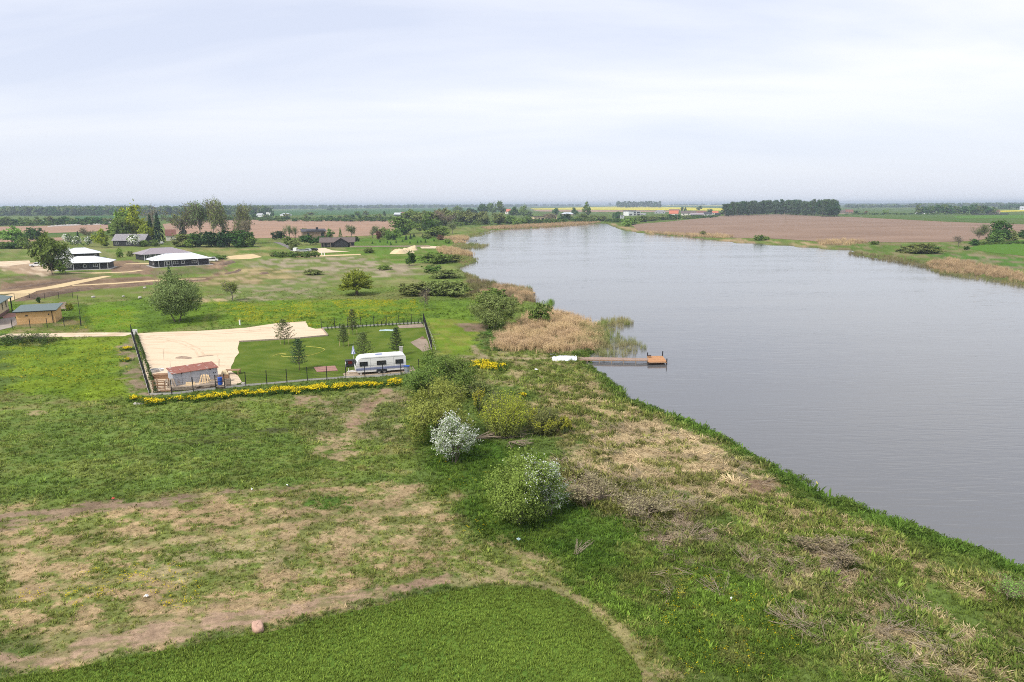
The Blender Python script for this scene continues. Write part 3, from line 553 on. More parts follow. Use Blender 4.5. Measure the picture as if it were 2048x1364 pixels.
sheet('green_field', atl([(1930, 497), (1985, 486), (2048, 480), (2400, 475), (2400, 545), (2048, 512), (1980, 505)]), M_crop2, .06, (4, .8))
sheet('green_field', atl([(1705, 419.5), (1845, 418), (1835, 426.5), (1720, 427)]), M_crop3, .15, None)
sheet('green_field', atl([(500, 423), (590, 420.5), (700, 418.5), (860, 416.5), (1000, 415.5), (1000, 424), (880, 425), (800, 427.5), (740, 429), (640, 430), (520, 432)]), M_crop, .12, None)
sheet('green_field', atl([(150, 433), (210, 431.5), (330, 430), (480, 428), (480, 433), (330, 436), (150, 438)]), M_crop, .12, None)
sheet('rapeseed_field', atl([(1060, 417.2), (1240, 413), (1330, 414), (1450, 416.5), (1450, 421.5), (1330, 420.5), (1200, 419.6), (1070, 419.2)]), M_rape, .25, None)
sheet('rapeseed_field', atl([(1330, 410.6), (1450, 411), (1450, 412.4), (1335, 411.6)]), M_rape, .3, None)
sheet('rapeseed_field', atl([(1985, 421.6), (2100, 419.5), (2100, 422), (1990, 424)]), M_rape, .3, None)
sheet('green_field', atl([(1320, 412), (1450, 413), (1450, 416), (1320, 413.5)]), M_crop, .3, None)
sheet('ploughed_field', atl([(1060, 419.6), (1200, 420.2), (1340, 421.5), (1340, 424), (1200, 424), (1080, 423)]), M_plough, .2, None)
sheet('grass_verge', atl([(0, 466), (215, 462), (220, 470), (120, 474), (0, 478)]), M_crop3, .05, (6, 1))
print('ground done')
# ------------------------------------------------------------------ plants: builders
RNG = np.random.default_rng(7)
def unit(v): return v / (np.linalg.norm(v, axis=-1, keepdims=True) + 1e-9)
def quads(rng, pos, size, nrm=None, aspect=1.6, axis=None):
    """One leaf (kite-shaped quad) per position; size in m."""
    n = len(pos); size = np.broadcast_to(size, (n,))[:, None]
    nr = unit(rng.normal(size=(n, 3)) if nrm is None else nrm)
    ax = unit(np.cross(nr, rng.normal(size=(n, 3)))) if axis is None else unit(axis)
    bx = unit(np.cross(nr, ax)); L = size * aspect * .5; Wd = size * .5
    v = np.stack([pos - ax * L, pos + bx * Wd, pos + ax * L, pos - bx * Wd], 1).reshape(-1, 3)
    f = np.arange(n * 4).reshape(-1, 4); return v, f
def tubes(segs, n=4):
    """Tapered branch pieces: rows of p0(3) p1(3) r0 r1."""
    s = np.asarray(segs, float).reshape(-1, 8); p0, p1 = s[:, :3], s[:, 3:6]; d = unit(p1 - p0)
    ref = np.where(np.abs(d[:, 2:3]) > .9, np.array([[1., 0, 0]]), np.array([[0, 0, 1.]])); a = unit(np.cross(d, ref)); b = np.cross(d, a)
    ang = np.arange(n) * 2 * math.pi / n; ring = a[:, None] * np.cos(ang)[None, :, None] + b[:, None] * np.sin(ang)[None, :, None]
    v = np.concatenate([p0[:, None] + ring * s[:, 6][:, None, None], p1[:, None] + ring * s[:, 7][:, None, None]], 1).reshape(-1, 3)
    k = np.arange(n); base = (np.arange(len(s)) * 2 * n)[:, None, None]
    f = (np.stack([k, (k + 1) % n, n + (k + 1) % n, n + k], -1)[None] + base).reshape(-1, 4); return v, f
def leaf_mesh(name, v, f, rng, lo=0., hi=1., k=4, outw=None):
    n = len(f); var = np.repeat(rng.uniform(lo, hi, n), k)
    if outw is None:
        c0 = v.mean(0) * np.array([1, 1, .75]); outw = unit((v - c0) / (v.std(0) + 1e-6)) + np.array([0, 0, .35])
    return mesh_from(name, v, f, {'var': ('FLOAT', 'POINT', var), 'outward': ('FLOAT_VECTOR', 'POINT', unit(outw))})
def branch_mesh(name, segs, n=4):
    v, f = tubes(segs, n); return mesh_from(name, v, f)
def limb(rng, a, b, r0, r1, k=4, sag=.12):
    """A curved limb from a to b as k tapered pieces."""
    a = np.asarray(a, float); b = np.asarray(b, float); L = np.linalg.norm(b - a); off = rng.normal(size=3) * L * sag; off[2] = abs(off[2]) * .4
    t = np.linspace(0, 1, k + 1)[:, None]; P = a + (b - a) * t + off * (4 * t * (1 - t)) * .6; rr_ = r0 + (r1 - r0) * t[:, 0]
    return [np.concatenate([P[i], P[i + 1], [rr_[i], rr_[i + 1]]]) for i in range(k)]
def lobed(seed, H, Wd, base, leaves, leaf, lobes=9, lobe=.42, trunk=None, flat=.0, twig=60, top=1.0, aspect=1.6, stems=1, clump=.07, shoots=.12, hollow=-1.25):
    """Broadleaf tree or bush: lobes of small leaf clumps round a crown, limbs reaching into them. Returns crown and wood meshes' data."""
    rng = np.random.default_rng(seed); cz = (base + H) / 2; hz = (H - base) / 2
    d = unit(rng.normal(size=(lobes, 3))); d[:, 2] = np.clip(d[:, 2], -.75, 1); rad = rng.uniform(.42, .78, (lobes, 1))
    c = d * rad * np.array([Wd / 2, Wd / 2, hz]) + np.array([0, 0, cz])
    c = np.vstack([c, [[0, 0, cz + hz * .5 * top]], [[0, 0, cz - hz * .2]]]); nl = len(c)
    lr = rng.uniform(.75, 1.25, nl) * lobe
    ci = rng.integers(0, nl, int(leaves / 11) + 1)
    cd = unit(rng.normal(size=(len(ci), 3))); cd[:, 2] += .15
    ext = np.array([Wd / 2, Wd / 2, hz])
    cp = c[ci] + cd * (rng.uniform(.2, 1, (len(ci), 1)) ** .45) * lr[ci][:, None] * ext
    q_ = cp / ext * 4.2; hol = np.sin(q_[:, 0] * 1.3 + seed) + np.sin(q_[:, 1] * 1.7 + 1.3 * q_[:, 2]) + np.sin(q_[:, 2] * 1.9 + 2 + q_[:, 0])
    cp = cp[hol > hollow]                                   # hollows between the branches
    nsh = int(shoots * len(cp)); sh = cp[rng.integers(0, len(cp), nsh)]; sdir = unit(unit(sh - np.array([0, 0, cz * .7])) * .7 + np.array([0, 0, .75]) + rng.normal(size=(nsh, 3)) * .3); slen = H * rng.uniform(.08, .26, (nsh, 1))
    tt = rng.uniform(0, 1, (nsh, 7, 1)); spos = (sh[:, None] + sdir[:, None] * slen[:, None] * tt).reshape(-1, 3)
    li = rng.integers(0, len(cp), leaves)
    pos = cp[li] + rng.normal(size=(leaves, 3)) * clump * ext.min() * np.array([1, 1, .8])
    nk = min(len(spos), leaves // 3)
    if nk: pos[:nk] = spos[rng.permutation(len(spos))[:nk]] + rng.normal(size=(nk, 3)) * leaf * .35
    pos[:, 2] = np.where(pos[:, 2] < max(base, 0) * .6 + .03, max(base, 0) * .6 + .03 + rng.uniform(0, .15, leaves) * hz, pos[:, 2])
    s = H / np.percentile(pos[:, 2], 99.7); pos[:, 2] *= s
    q = np.percentile(np.abs(pos[:, :2]), 98); pos[:, :2] *= (Wd / 2) / q; c[:, :2] *= (Wd / 2) / q; c[:, 2] *= s
    nrm = unit(pos - np.array([0, 0, cz * .8])) * .7 + rng.normal(size=pos.shape) * .75 + np.array([0, 0, .25])
    v, f = quads(rng, pos, leaf * rng.uniform(.6, 1.25, leaves), nrm, aspect)
    segs = []; tr = trunk or H * .03
    for sidx in range(stems):
        b0 = np.array([rng.normal() * tr * 2.2 * (stems > 1), rng.normal() * tr * 2.2 * (stems > 1), 0.])
        t0 = np.array([b0[0] * 2 + rng.normal() * .02 * H, b0[1] * 2 + rng.normal() * .02 * H, max(base, H * .18)])
        segs += limb(rng, b0 - [0, 0, .15], t0, tr, tr * .8, 3, .03)
        for cc in c[sidx::stems]:
            segs += limb(rng, t0, cc, tr * .55, tr * .12, 4)
    pick = pos[rng.integers(0, leaves, twig)]
    for p in pick:
        cc = c[np.argmin(((c - p) ** 2).sum(1))]; segs += limb(rng, cc, p, tr * .14, tr * .05, 2)
    return (v, f), segs, pos, rng
def skeleton(seed, stems, length, r, levels, kids, angle, up, ratio=.68, tilt=.35, wob=.16, nseg=3):
    """Repeatedly forking branches; returns pieces and the points of the finest twigs."""
    rng = np.random.default_rng(seed); segs = []; tips = []; st = []
    for i in range(stems):
        a = 2 * math.pi * (i + rng.uniform(-.3, .3)) / max(stems, 1); tl = tilt * (rng.uniform(.5, 1.1) if stems > 1 else .12)
        st.append((np.array([math.cos(a) * .04 * length * (stems > 1), math.sin(a) * .04 * length * (stems > 1), -.05 * length]), np.array([math.cos(a) * math.sin(tl), math.sin(a) * math.sin(tl), math.cos(tl)]), length * rng.uniform(.85, 1.1), r, 0))
    while st:
        p, d, L, rad, lv = st.pop()
        for k in range(nseg):
            d = d + rng.normal(size=3) * wob + np.array([0, 0, up]); d /= np.linalg.norm(d)
            q = p + d * L / nseg; r1 = rad * (.86 if lv < levels else .6)
            segs.append(np.concatenate([p, q, [rad, r1]])); p, rad = q, r1
            if lv == levels: tips.append(np.concatenate([p, d]))
            elif k >= (1 if lv == 0 else 0):
                for _ in range(kids[lv] if k < nseg - 1 else kids[lv] + 1):
                    ax = unit(np.cross(d, rng.normal(size=3))); an = angle * rng.uniform(.6, 1.3)
                    st.append((p, d * math.cos(an) + ax * math.sin(an), L * ratio * rng.uniform(.75, 1.15), rad * .62, lv + 1))
    return np.array(segs), np.array(tips), rng
def fit(segs, tips, H, Wd):
    z = tips[:, 2].max(); q = np.percentile(np.abs(tips[:, :2]), 97) * 2
    sc = np.array([Wd / q, Wd / q, H / z]); s2 = segs.copy(); s2[:, :3] *= sc; s2[:, 3:6] *= sc; t2 = tips.copy(); t2[:, :3] *= sc
    return s2, t2
def plant(name, label, cat, loc, rot, parts, group=None, scale=(1, 1, 1)):
    o = thing(name, label, cat, loc, rot, group); o.scale = scale
    for nm, me, mat in parts: link(nm, me, mat, o)
    return o
def copy_thing(src, label, loc, rot=None, scale=None, group=None):
    o = src.copy(); COL.objects.link(o); o.location = loc
    if rot is not None: o.rotation_euler = (0, 0, rot)
    if scale is not None: o.scale = scale
    if label: o['label'] = label
    if group: o['group'] = group
    for ch in src.children:
        c = ch.copy(); COL.objects.link(c); c.parent = o
        for g in ch.children:
            d = g.copy(); COL.objects.link(d); d.parent = c
    return o
M_bark = paint('bark', (.12, .09, .065), .9, .25, 3, (.20, .17, .14))
M_barkgrey = paint('grey_bark', (.20, .175, .15), .9, .25, 3, (.13, .11, .09))
M_twig = paint('dry_twigs', (.33, .26, .19), .9, .2, 4, (.24, .19, .14))
LM = {k: leaf_mat('leaves_' + k, tuple(min(.85, q * 1.45) for q in c), trans=tr) for k, c, tr in [
    ('fresh', (.165, .25, .056), .3), ('mid', (.115, .172, .042), .3), ('deep', (.045, .10, .022), .25), ('dark', (.028, .058, .020), .15), ('olive', (.150, .175, .058), .3),
    ('willow', (.215, .25, .062), .35), ('yellowgreen', (.22, .26, .03), .35), ('brownish', (.21, .175, .105), .25), ('pine', (.052, .080, .034), .12), ('youngpine', (.095, .115, .042), .15),
    ('spruce', (.020, .040, .020), .1), ('grey', (.145, .19, .070), .3), ('blossom', (.88, .87, .83), .3), ('yellowbloom', (.66, .52, .02), .25), ('rust', (.13, .07, .045), .2), ('pollard', (.19, .235, .038), .35), ('thuja', (.05, .085, .02), .15)]}

# ------------------------------------------------------------------ uncountable growth: tufts spread over the ground (one object for each kind)
def tuft(name, rng, blades, h, spread, width, lean=.5, seg=1, droop=0.0):
    V = []; F = []; var = []
    for i in range(blades):
        a = rng.uniform(0, 2 * math.pi); r0 = rng.uniform(0, spread) ; b = np.array([math.cos(a) * r0, math.sin(a) * r0, -.02])
        da = a + rng.normal() * .9; hh = h * rng.uniform(.55, 1.15); ln = lean * rng.uniform(.3, 1.2) * hh
        tip = b + np.array([math.cos(da) * ln, math.sin(da) * ln, hh]); w = width * rng.uniform(.7, 1.3); sx = np.array([-math.sin(da + rng.normal()*.5), math.cos(da + rng.normal()*.5), 0]) * w / 2
        mid = b * .45 + tip * .55 + np.array([0, 0, hh * .12]); k = len(V)
        if droop: tip = tip + np.array([math.cos(da), math.sin(da), 0]) * hh * droop - np.array([0, 0, hh * droop * .9])
        V += [b - sx * .7, b + sx * .7, mid + sx, mid - sx, tip]; F += [(k, k + 1, k + 2, k + 3), (k + 3, k + 2, k + 4)]; var += [rng.uniform(0, 1)] * 5
    return mesh_from(name, V, F, {'var': ('FLOAT', 'POINT', np.array(var))})
def scatter(name, label, cat, pts, col, scl, protos, mat, idx=None, tilt=.12, rotz=None, stretch=None):
    """One 'stuff' object: a cloud of points, each carrying a small plant mesh."""
    n = len(pts); rng = np.random.default_rng(n + 3)
    rot = np.stack([rng.normal(size=n) * tilt, rng.normal(size=n) * tilt, rng.uniform(0, 6.283, n) if rotz is None else rotz], -1)
    scl = np.asarray(scl, float)
    if scl.ndim == 1: scl = np.repeat(scl[:, None], 3, 1)
    idx = rng.integers(0, len(protos), n) if idx is None else idx
    me = bpy.data.meshes.new(name); me.vertices.add(n); me.vertices.foreach_set('co', pts.astype(np.float32).ravel())
    for nm, typ, arr in (('col', 'FLOAT_COLOR', np.hstack([col, np.ones((n, 1))])), ('rot', 'FLOAT_VECTOR', rot), ('scl', 'FLOAT_VECTOR', scl), ('idx', 'INT', idx)):
        a = me.attributes.new(nm, typ, 'POINT'); a.data.foreach_set({'FLOAT_COLOR': 'color', 'FLOAT_VECTOR': 'vector', 'INT': 'value'}[typ], arr.astype(np.int32 if typ == 'INT' else np.float32).ravel())
    o = link(name, me); g = bpy.data.node_groups.new(name, 'GeometryNodeTree')
    g.interface.new_socket('Geometry', in_out='INPUT', socket_type='NodeSocketGeometry'); g.interface.new_socket('Geometry', in_out='OUTPUT', socket_type='NodeSocketGeometry')
    gi = g.nodes.new('NodeGroupInput'); gout = g.nodes.new('NodeGroupOutput'); ip = g.nodes.new('GeometryNodeInstanceOnPoints'); jn_ = g.nodes.new('GeometryNodeJoinGeometry')
    for pm in protos[::-1]:
        if len(pm.materials) == 0: pm.materials.append(mat)
        po = bpy.data.objects.new(pm.name, pm); oi = g.nodes.new('GeometryNodeObjectInfo'); oi.inputs['Object'].default_value = po; oi.inputs['As Instance'].default_value = True
        g.links.new(oi.outputs['Geometry'], jn_.inputs[0])
    ip.inputs['Pick Instance'].default_value = True
    def attr(nm, typ):
        a = g.nodes.new('GeometryNodeInputNamedAttribute'); a.data_type = typ; a.inputs['Name'].default_value = nm; return a.outputs['Attribute']
    g.links.new(gi.outputs[0], ip.inputs['Points']); g.links.new(jn_.outputs[0], ip.inputs['Instance'])
    g.links.new(attr('idx', 'INT'), ip.inputs['Instance Index']); g.links.new(attr('scl', 'FLOAT_VECTOR'), ip.inputs['Scale'])
    e2r = g.nodes.new('FunctionNodeEulerToRotation'); g.links.new(attr('rot', 'FLOAT_VECTOR'), e2r.inputs[0]); g.links.new(e2r.outputs[0], ip.inputs['Rotation'])
    g.links.new(ip.outputs[0], gout.inputs[0])
    md = o.modifiers.new('spread', 'NODES'); md.node_group = g
    return tag(o, label, cat, kind='stuff')
def ring_points(rng, d0, rc, pw, rmin, rmax, amax=46):
    """Random ground points: d0 per square metre out to rc, thinning beyond with distance^-pw."""
    r = np.linspace(rmin, rmax, 4000); dn = d0 * np.minimum(1, (rc / r) ** pw); w = dn * r * 2 * R(amax); cum = np.cumsum(w) * (r[1] - r[0]); n = int(cum[-1])
    rs = np.interp(rng.uniform(0, cum[-1], n), cum, r); a = rng.uniform(-R(amax), R(amax), n); return rs * np.sin(a), rs * np.cos(a), rs
def off_sheets(x, y):
    k = np.ones(len(x), bool)
    for P in SHEETS:
        lo = P.min(0); hi = P.max(0); m_ = np.nonzero((x > lo[0]) & (x < hi[0]) & (y > lo[1]) & (y < hi[1]))[0]
        if len(m_): k[m_[in_poly(x[m_], y[m_], P)]] = False
    return k
M_tuft = leaf_mat('grass_blades', (0, 0, 0), inst=True, trans=.3, var=.3)
M_straw = leaf_mat('straw_blades', (0, 0, 0), inst=True, trans=.15, var=.3)
rg = np.random.default_rng(21)
x, y, r_ = ring_points(rg, 36, 42, 2.1, 20, 210)
sd = lake_sd(x, y); k = (sd > .25) & off_sheets(x, y) & ~in_poly(x, y, np.array(CROP)); x, y, r_, sd = x[k], y[k], r_[k], sd[k]
c, gh, gd, dry = cover(x + rg.normal(size=len(x)) * .35, y + rg.normal(size=len(x)) * .3, sd); k = rg.uniform(size=len(x)) < np.clip(gd * (.55 + .6 * fbm(x / .8, y / .8, 5, 3)), 0, 1)
x, y, r_, c, gh, dry = x[k], y[k], r_[k], c[k], gh[k], dry[k]; z = height(x, y)
c = c * rg.uniform(.62, 1.42, (len(x), 1)); grow = 1 + np.clip(r_ - 45, 0, None) / 75
isd = dry > .55; gh = gh * (1 - .5 * sstep(75, 130, r_)) * np.exp(rg.normal(size=len(x)) * .25)
P = np.stack([x, y, z], -1)
g1 = [tuft('grass_tuft', rg, 13, 1.0, .75, .17, .8) for _ in range(5)]
s = (gh * rg.uniform(.6, 1.35, len(x)))[:, None] * np.array([1, 1, 1.]) * grow[:, None] ** np.array([1, 1, .6])
scatter('grass', 'green meadow grass growing over the near fields and the bank', 'grass', P[~isd], c[~isd] * np.array([1.54, 1.52, 1.22]), s[~isd], g1, M_tuft)
g2 = [tuft('straw_tuft', rg, 12, .55, .9, .10, 2.6) for _ in range(5)]
scatter('dry_grass', 'flattened straw coloured dead grass in patches over the meadow', 'dry grass', P[isd], c[isd] * 1.12, s[isd] * np.array([1, 1, .8]), g2, M_straw)
# low weeds with rounded leaves, in the lush places
x, y, r_ = ring_points(rg, 9, 45, 2.2, 20, 160); sd = lake_sd(x, y); k = (sd > .3) & off_sheets(x, y) & ~in_poly(x, y, np.array(CROP)); x, y, r_, sd = x[k], y[k], r_[k], sd[k]
c, gh, gd, dry = cover(x, y, sd); k = (dry < .35) & (rg.uniform(size=len(x)) < np.clip((gh - .12) * 12, 0, 1) * (.25 + fbm(x / 1.4, y / 1.4, 8, 3))); x, y, r_, c, gh, sd = x[k], y[k], r_[k], c[k], gh[k], sd[k]
def herb(nm):
    v, f = quads(rg, np.stack([rg.normal(size=60) * .4, rg.normal(size=60) * .4, rg.uniform(.08, 1.0, 60)], -1), rg.uniform(.10, .22, 60), rg.normal(size=(60, 3)) * .7 + [0, 0, 1], 2.2)
    return leaf_mesh(nm, v, f, rg)
def weed(nm):
    v, f = quads(rg, np.stack([rg.normal(size=26) * .42, rg.normal(size=26) * .42, rg.uniform(.12, .95, 26)], -1), rg.uniform(.22, .42, 26), rg.normal(size=(26, 3)) * .55 + [0, 0, 1], 1.5)
    return leaf_mesh(nm, v, f, rg)
scatter('weeds', 'low leafy green weeds spread through the meadow grass', 'weeds', np.stack([x, y, height(x, y)], -1), c * np.array([1.05, 1.05, .95]) * rg.uniform(.75, 1.3, (len(x), 1)),
        (gh * rg.uniform(.7, 1.5, len(x)) * (1 + np.clip(r_ - 50, 0, None) / 90)), [herb('weed') for _ in range(4)], M_tuft)
# bank herbs: knee-high dark green clumps hanging over the near waterline
x, y, r_ = ring_points(rg, 14, 60, 1.0, 20, 140); sd = lake_sd(x, y); k = (sd > -.1 - 1.1 * np.clip(fbm(x / 2.4, y / 2.4, 10, 3) - .42, 0, 1) * 3) & (sd < 3.2) & (fbm(x / 1.7, y / 1.7, 9, 3) > .53 + .07 * sd); x, y, r_ = x[k], y[k], r_[k]
k = off_sheets(x, y); x, y, r_ = x[k], y[k], r_[k]
gcol = np.array((.085, .150, .030)) * (1 - fbm(x / 3, y / 3, 12)[:, None]) + np.array((.155, .215, .045)) * fbm(x / 3, y / 3, 12)[:, None]
scatter('bank_herbs', 'knee-high dark green herbs crowding the near edge of the lake', 'herbs', np.stack([x, y, np.maximum(height(x, y), WATER_Z - .12)], -1), gcol * rg.uniform(.7, 1.3, (len(x), 1)), rg.uniform(.24, .55, len(x)) * (.5 + .9 * fbm(x / 2, y / 2, 14, 3)), [herb('herb') for _ in range(4)] , M_tuft)
# wheat in the field corner below
x, y, r_ = ring_points(rg, 85, 40, 1.6, 16, 75); k = in_poly(x, y, _rough(CROP, .8, .35, 5)); x, y = x[k], y[k]
lum = .8 + .45 * fbm(x / 2.2, y / 2.2, 71, 4); wc = np.array((.215, .305, .052)) * lum[:, None] * rg.uniform(.86, 1.16, (len(x), 1))
edge = sstep(2.6, .2, sd_poly(x, y, np.array(CROP)))[:, None]; wc = wc * (1 - edge * .6) + np.array((.135, .175, .035)) * edge * .6
scatter('wheat', 'dense young green wheat in the rounded field corner at the bottom', 'wheat', np.stack([x, y, height(x, y) + .03], -1), wc, rg.uniform(.11, .21, len(x)), [tuft('wheat_tuft', rg, 9, 1.0, .6, .15, .6) for _ in range(4)], M_tuft)
# reeds
def reed(nm, k, green):
    V = []; F = []; var = []
    for i in range(k):
        a = rg.uniform(0, 6.28); b = np.array([math.cos(a), math.sin(a), 0]) * rg.uniform(0, .33); h = rg.uniform(.7, 1.1); ld = rg.uniform(0, 6.28); ln = rg.uniform(.05, .3)
        tip = b + np.array([math.cos(ld) * ln, math.sin(ld) * ln, h]); sx = np.array([-math.sin(ld), math.cos(ld), 0]) * .011; n0 = len(V); mid = b * .5 + tip * .5 + np.array([0, 0, .02])
        V += [b - sx, b + sx, mid + sx, mid - sx, tip]; F += [(n0, n0 + 1, n0 + 2, n0 + 3), (n0 + 3, n0 + 2, n0 + 4)]; var += [rg.uniform(0, .8)] * 5
        if not green:      # drooping plume
            n0 = len(V); pd = np.array([math.cos(ld), math.sin(ld), -.25]) * .13; V += [tip - sx * 1.5, tip + sx * 1.5, tip + pd + sx, tip + pd - sx]; F += [(n0, n0 + 1, n0 + 2, n0 + 3)]; var += [rg.uniform(.1, .5)] * 4
        for q in range(1):  # leaf blades
            n0 = len(V); t0 = rg.uniform(.3, .8); o = b + (tip - b) * t0; la = rg.uniform(0, 6.28); e1 = np.array([math.cos(la), math.sin(la), .55]) * .17; e2 = e1 * 1.7 - [0, 0, .12]; ss = np.array([-math.sin(la), math.cos(la), 0]) * .009
            V += [o - ss, o + ss, o + e1 + ss, o + e1 - ss, o + e2]; F += [(n0, n0 + 1, n0 + 2, n0 + 3), (n0 + 3, n0 + 2, n0 + 4)]; var += [rg.uniform(.2, 1)] * 5
    return mesh_from(nm, V, F, {'var': ('FLOAT', 'POINT', np.array(var))})
def reed_area(px, dens, h, c1, c2, mixscale=5, soft=.6):
    P_ = np.array(atl(px, -.3)); lo = P_.min(0); hi = P_.max(0); n = int((hi - lo).prod() * dens); X = rg.uniform(lo[0], hi[0], n); Y = rg.uniform(lo[1], hi[1], n)
    s_ = sd_poly(X, Y, P_) + (fbm(X / 3, Y / 3, 15, 3) - .5) * 4 * soft; k = (s_ > 0) & (rg.uniform(size=n) < sstep(-.1, soft * 2, s_) + .12) & (fbm(X / 1.6, Y / 1.6, 16, 3) > .40); X, Y, s_ = X[k], Y[k], s_[k]
    f = sstep(.35, .65, fbm(X / mixscale, Y / mixscale, 17, 3))[:, None]; cc = np.array(c1) * (1 - f) + np.array(c2) * f
    return np.stack([X, Y, np.maximum(height(X, Y), WATER_Z - .15)], -1), cc * rg.uniform(.86, 1.14, (len(X), 1)), h * rg.uniform(.5, 1.15, len(X)) * (.55 + .8 * fbm(X / 2.2, Y / 2.2, 55, 3))
TAN, TANP, RG = (.66, .485, .27), (.59, .42, .25), (.155, .175, .065)
dryR = [([(985, 695), (1010, 660), (1040, 640), (1085, 625), (1110, 622), (1160, 632), (1200, 650), (1205, 680), (1190, 700), (1150, 712), (1100, 712), (1040, 708), (1000, 704)], 7.5, 1.5, TAN, TANP, 5, 1.5),
        ([(960, 588), (1000, 572), (1050, 574), (1072, 588), (1075, 604), (1040, 612), (1010, 600), (965, 602)], 5, 1.5, TANP, (.30, .235, .14)),
        ([(930, 566), (960, 564), (1000, 570), (985, 590), (940, 590)], 2.5, 1.6, (.27, .22, .13), (.18, .18, .07)),
        ([(870, 500), (905, 497), (950, 508), (938, 513), (905, 513), (880, 508)], 1.6, 2.0, (.50, .36, .21), TAN), ([(880, 478), (915, 474), (940, 474), (935, 480), (900, 482)], 1.2, 2.0, (.47, .34, .2), TAN),
        ([(905, 483), (935, 483), (930, 487), (906, 488)], 1.2, 1.6, (.47, .34, .2), TAN), ([(960, 456), (1060, 450), (1140, 446), (1205, 445), (1160, 450.5), (1060, 457), (975, 460)], .35, 2.2, (.42, .29, .17), TANP),
        ([(1290, 464), (1380, 470), (1440, 474), (1440, 478), (1370, 474), (1290, 467)], .35, 2, (.46, .34, .2), TAN), ([(1365, 470), (1440, 470), (1470, 475), (1450, 478), (1380, 474)], .35, 2.2, (.48, .34, .21), TAN),
        ([(1630, 484), (1700, 482), (1740, 487), (1700, 492), (1640, 492)], .6, 2.2, (.46, .33, .2), TAN), ([(1850, 530), (1900, 520), (1980, 535), (2060, 555), (2060, 570), (1960, 552), (1880, 545)], 1.6, 1.7, (.42, .30, .18), TANP),
        ([(1700, 505), (1800, 517), (1900, 535), (1860, 538), (1760, 520), (1690, 508)], .9, 1.3, (.22, .20, .09), (.28, .23, .12))]
grnR = [([(1185, 645), (1245, 634), (1266, 645), (1240, 660), (1225, 690), (1190, 690)], 5.0, 1.3, (.16, .20, .06), (.24, .21, .10)), ([(1160, 655), (1215, 655), (1215, 690), (1160, 700)], 4.5, 1.8, (.22, .20, .09), (.30, .24, .13)),
        ([(1185, 690), (1235, 672), (1272, 678), (1298, 694), (1285, 708), (1240, 714), (1180, 714)], 3.4, 1.15, (.16, .18, .07), (.22, .20, .10)), ([(1060, 620), (1090, 604), (1112, 600), (1105, 612), (1085, 625)], 5, 1.4, (.12, .20, .035), (.18, .2, .07)),
        ([(1000, 574), (1065, 577), (1070, 590), (1045, 590)], 3, 1.6, (.13, .17, .06), (.20, .19, .09)), ([(905, 492), (945, 489), (982, 489), (965, 496), (925, 498), (900, 497)], 1.2, 1.6, (.15, .175, .06), (.24, .21, .1)),
        ([(895, 520), (930, 512), (960, 516), (955, 524), (925, 532)], 1.2, 1.2, (.17, .185, .06), (.25, .2, .1)), ([(925, 545), (960, 552), (962, 566), (930, 560)], 1.6, 1.2, (.12, .155, .05), (.2, .18, .08)),
        ([(1850, 538), (1900, 541), (1960, 552), (2060, 567), (2060, 576), (1960, 560), (1880, 548)], 1.8, 1.2, (.13, .15, .055), (.2, .18, .08)), ([(1300, 818), (1345, 822), (1342, 830), (1310, 828)], .5, .5, (.12, .15, .05), (.1, .13, .05)), ([(940, 469), (985, 463), (1000, 461), (960, 472), (935, 476)], .7, 1.2, (.17, .19, .06), (.22, .2, .09))]
A = [reed_area(*a) for a in dryR]; scatter('reeds', 'tall dry tan reeds standing in beds along the lake shore', 'reeds', np.vstack([a[0] for a in A]), np.vstack([a[1] for a in A]), np.concatenate([a[2] for a in A]), [reed('reed', 15, False) for _ in range(4)], M_straw, tilt=.2)
A = [reed_area(*a) for a in grnR]; scatter('rushes', 'fresh green rushes growing out of the shallow water beside the reeds', 'rushes', np.vstack([a[0] for a in A]), np.vstack([a[1] for a in A]) * 1.5, np.concatenate([a[2] for a in A]), [reed('rush', 13, True) for _ in range(4)], M_straw, tilt=.08)
# yellow flowering cress along the front fence, and two more patches
def flower(nm):
    n = 34; pos = np.stack([rg.normal(size=n) * .3, rg.normal(size=n) * .3, rg.uniform(.55, 1.1, n)], -1); v, f = quads(rg, pos, rg.uniform(.16, .3, n), rg.normal(size=(n, 3)) + [0, 0, .7], 1.1); return leaf_mesh(nm, v, f, rg)
fl = []
for (pts, dn, wd_) in [([(282, 808), (330, 805.5), (400, 799), (470, 792), (540, 787)], 9.0, .85), ([(530, 788), (560, 782), (600, 785), (640, 778), (700, 776), (760, 775), (800, 767)], 8.0, 1.0)]:
    P_ = np.array(strip_poly(pts, wd_)); lo = P_.min(0); hi = P_.max(0); n = int((hi - lo).prod() * dn); X = rg.uniform(lo[0], hi[0], n); Y = rg.uniform(lo[1], hi[1], n)
    k = in_poly(X, Y, P_) & (fbm(X / 1.3, Y / 1.0, 44, 3) > .455); fl.append(np.stack([X[k], Y[k]], -1))
for (px_, py_, rx, n) in [(972, 733, 2.4, 70), (990, 738, 1.2, 20), (255, 700, .4, 6), (257, 722, .3, 3), (270, 800, .5, 6), (863, 746, .6, 3), (1045, 795, .5, 4)]:
    q = at(px_, py_); fl.append(np.stack([q.x + rg.normal(size=n) * rx * .5, q.y + rg.normal(size=n) * rx * .5], -1))
fl = np.vstack(fl); Pz = np.stack([fl[:, 0], fl[:, 1], height(fl[:, 0], fl[:, 1])], -1)
scatter('yellow_flowers', 'bright yellow flowering cress in a strip along the front fence', 'flowers', Pz, np.array((.85, .68, .03)) * rg.uniform(.8, 1.15, (len(fl), 1)), rg.uniform(.38, .66, len(fl)), [flower('flower_head') for _ in range(3)], M_tuft)
n = len(fl) * 3; q = fl[rg.integers(0, len(fl), n)] + rg.normal(size=(n, 2)) * .4
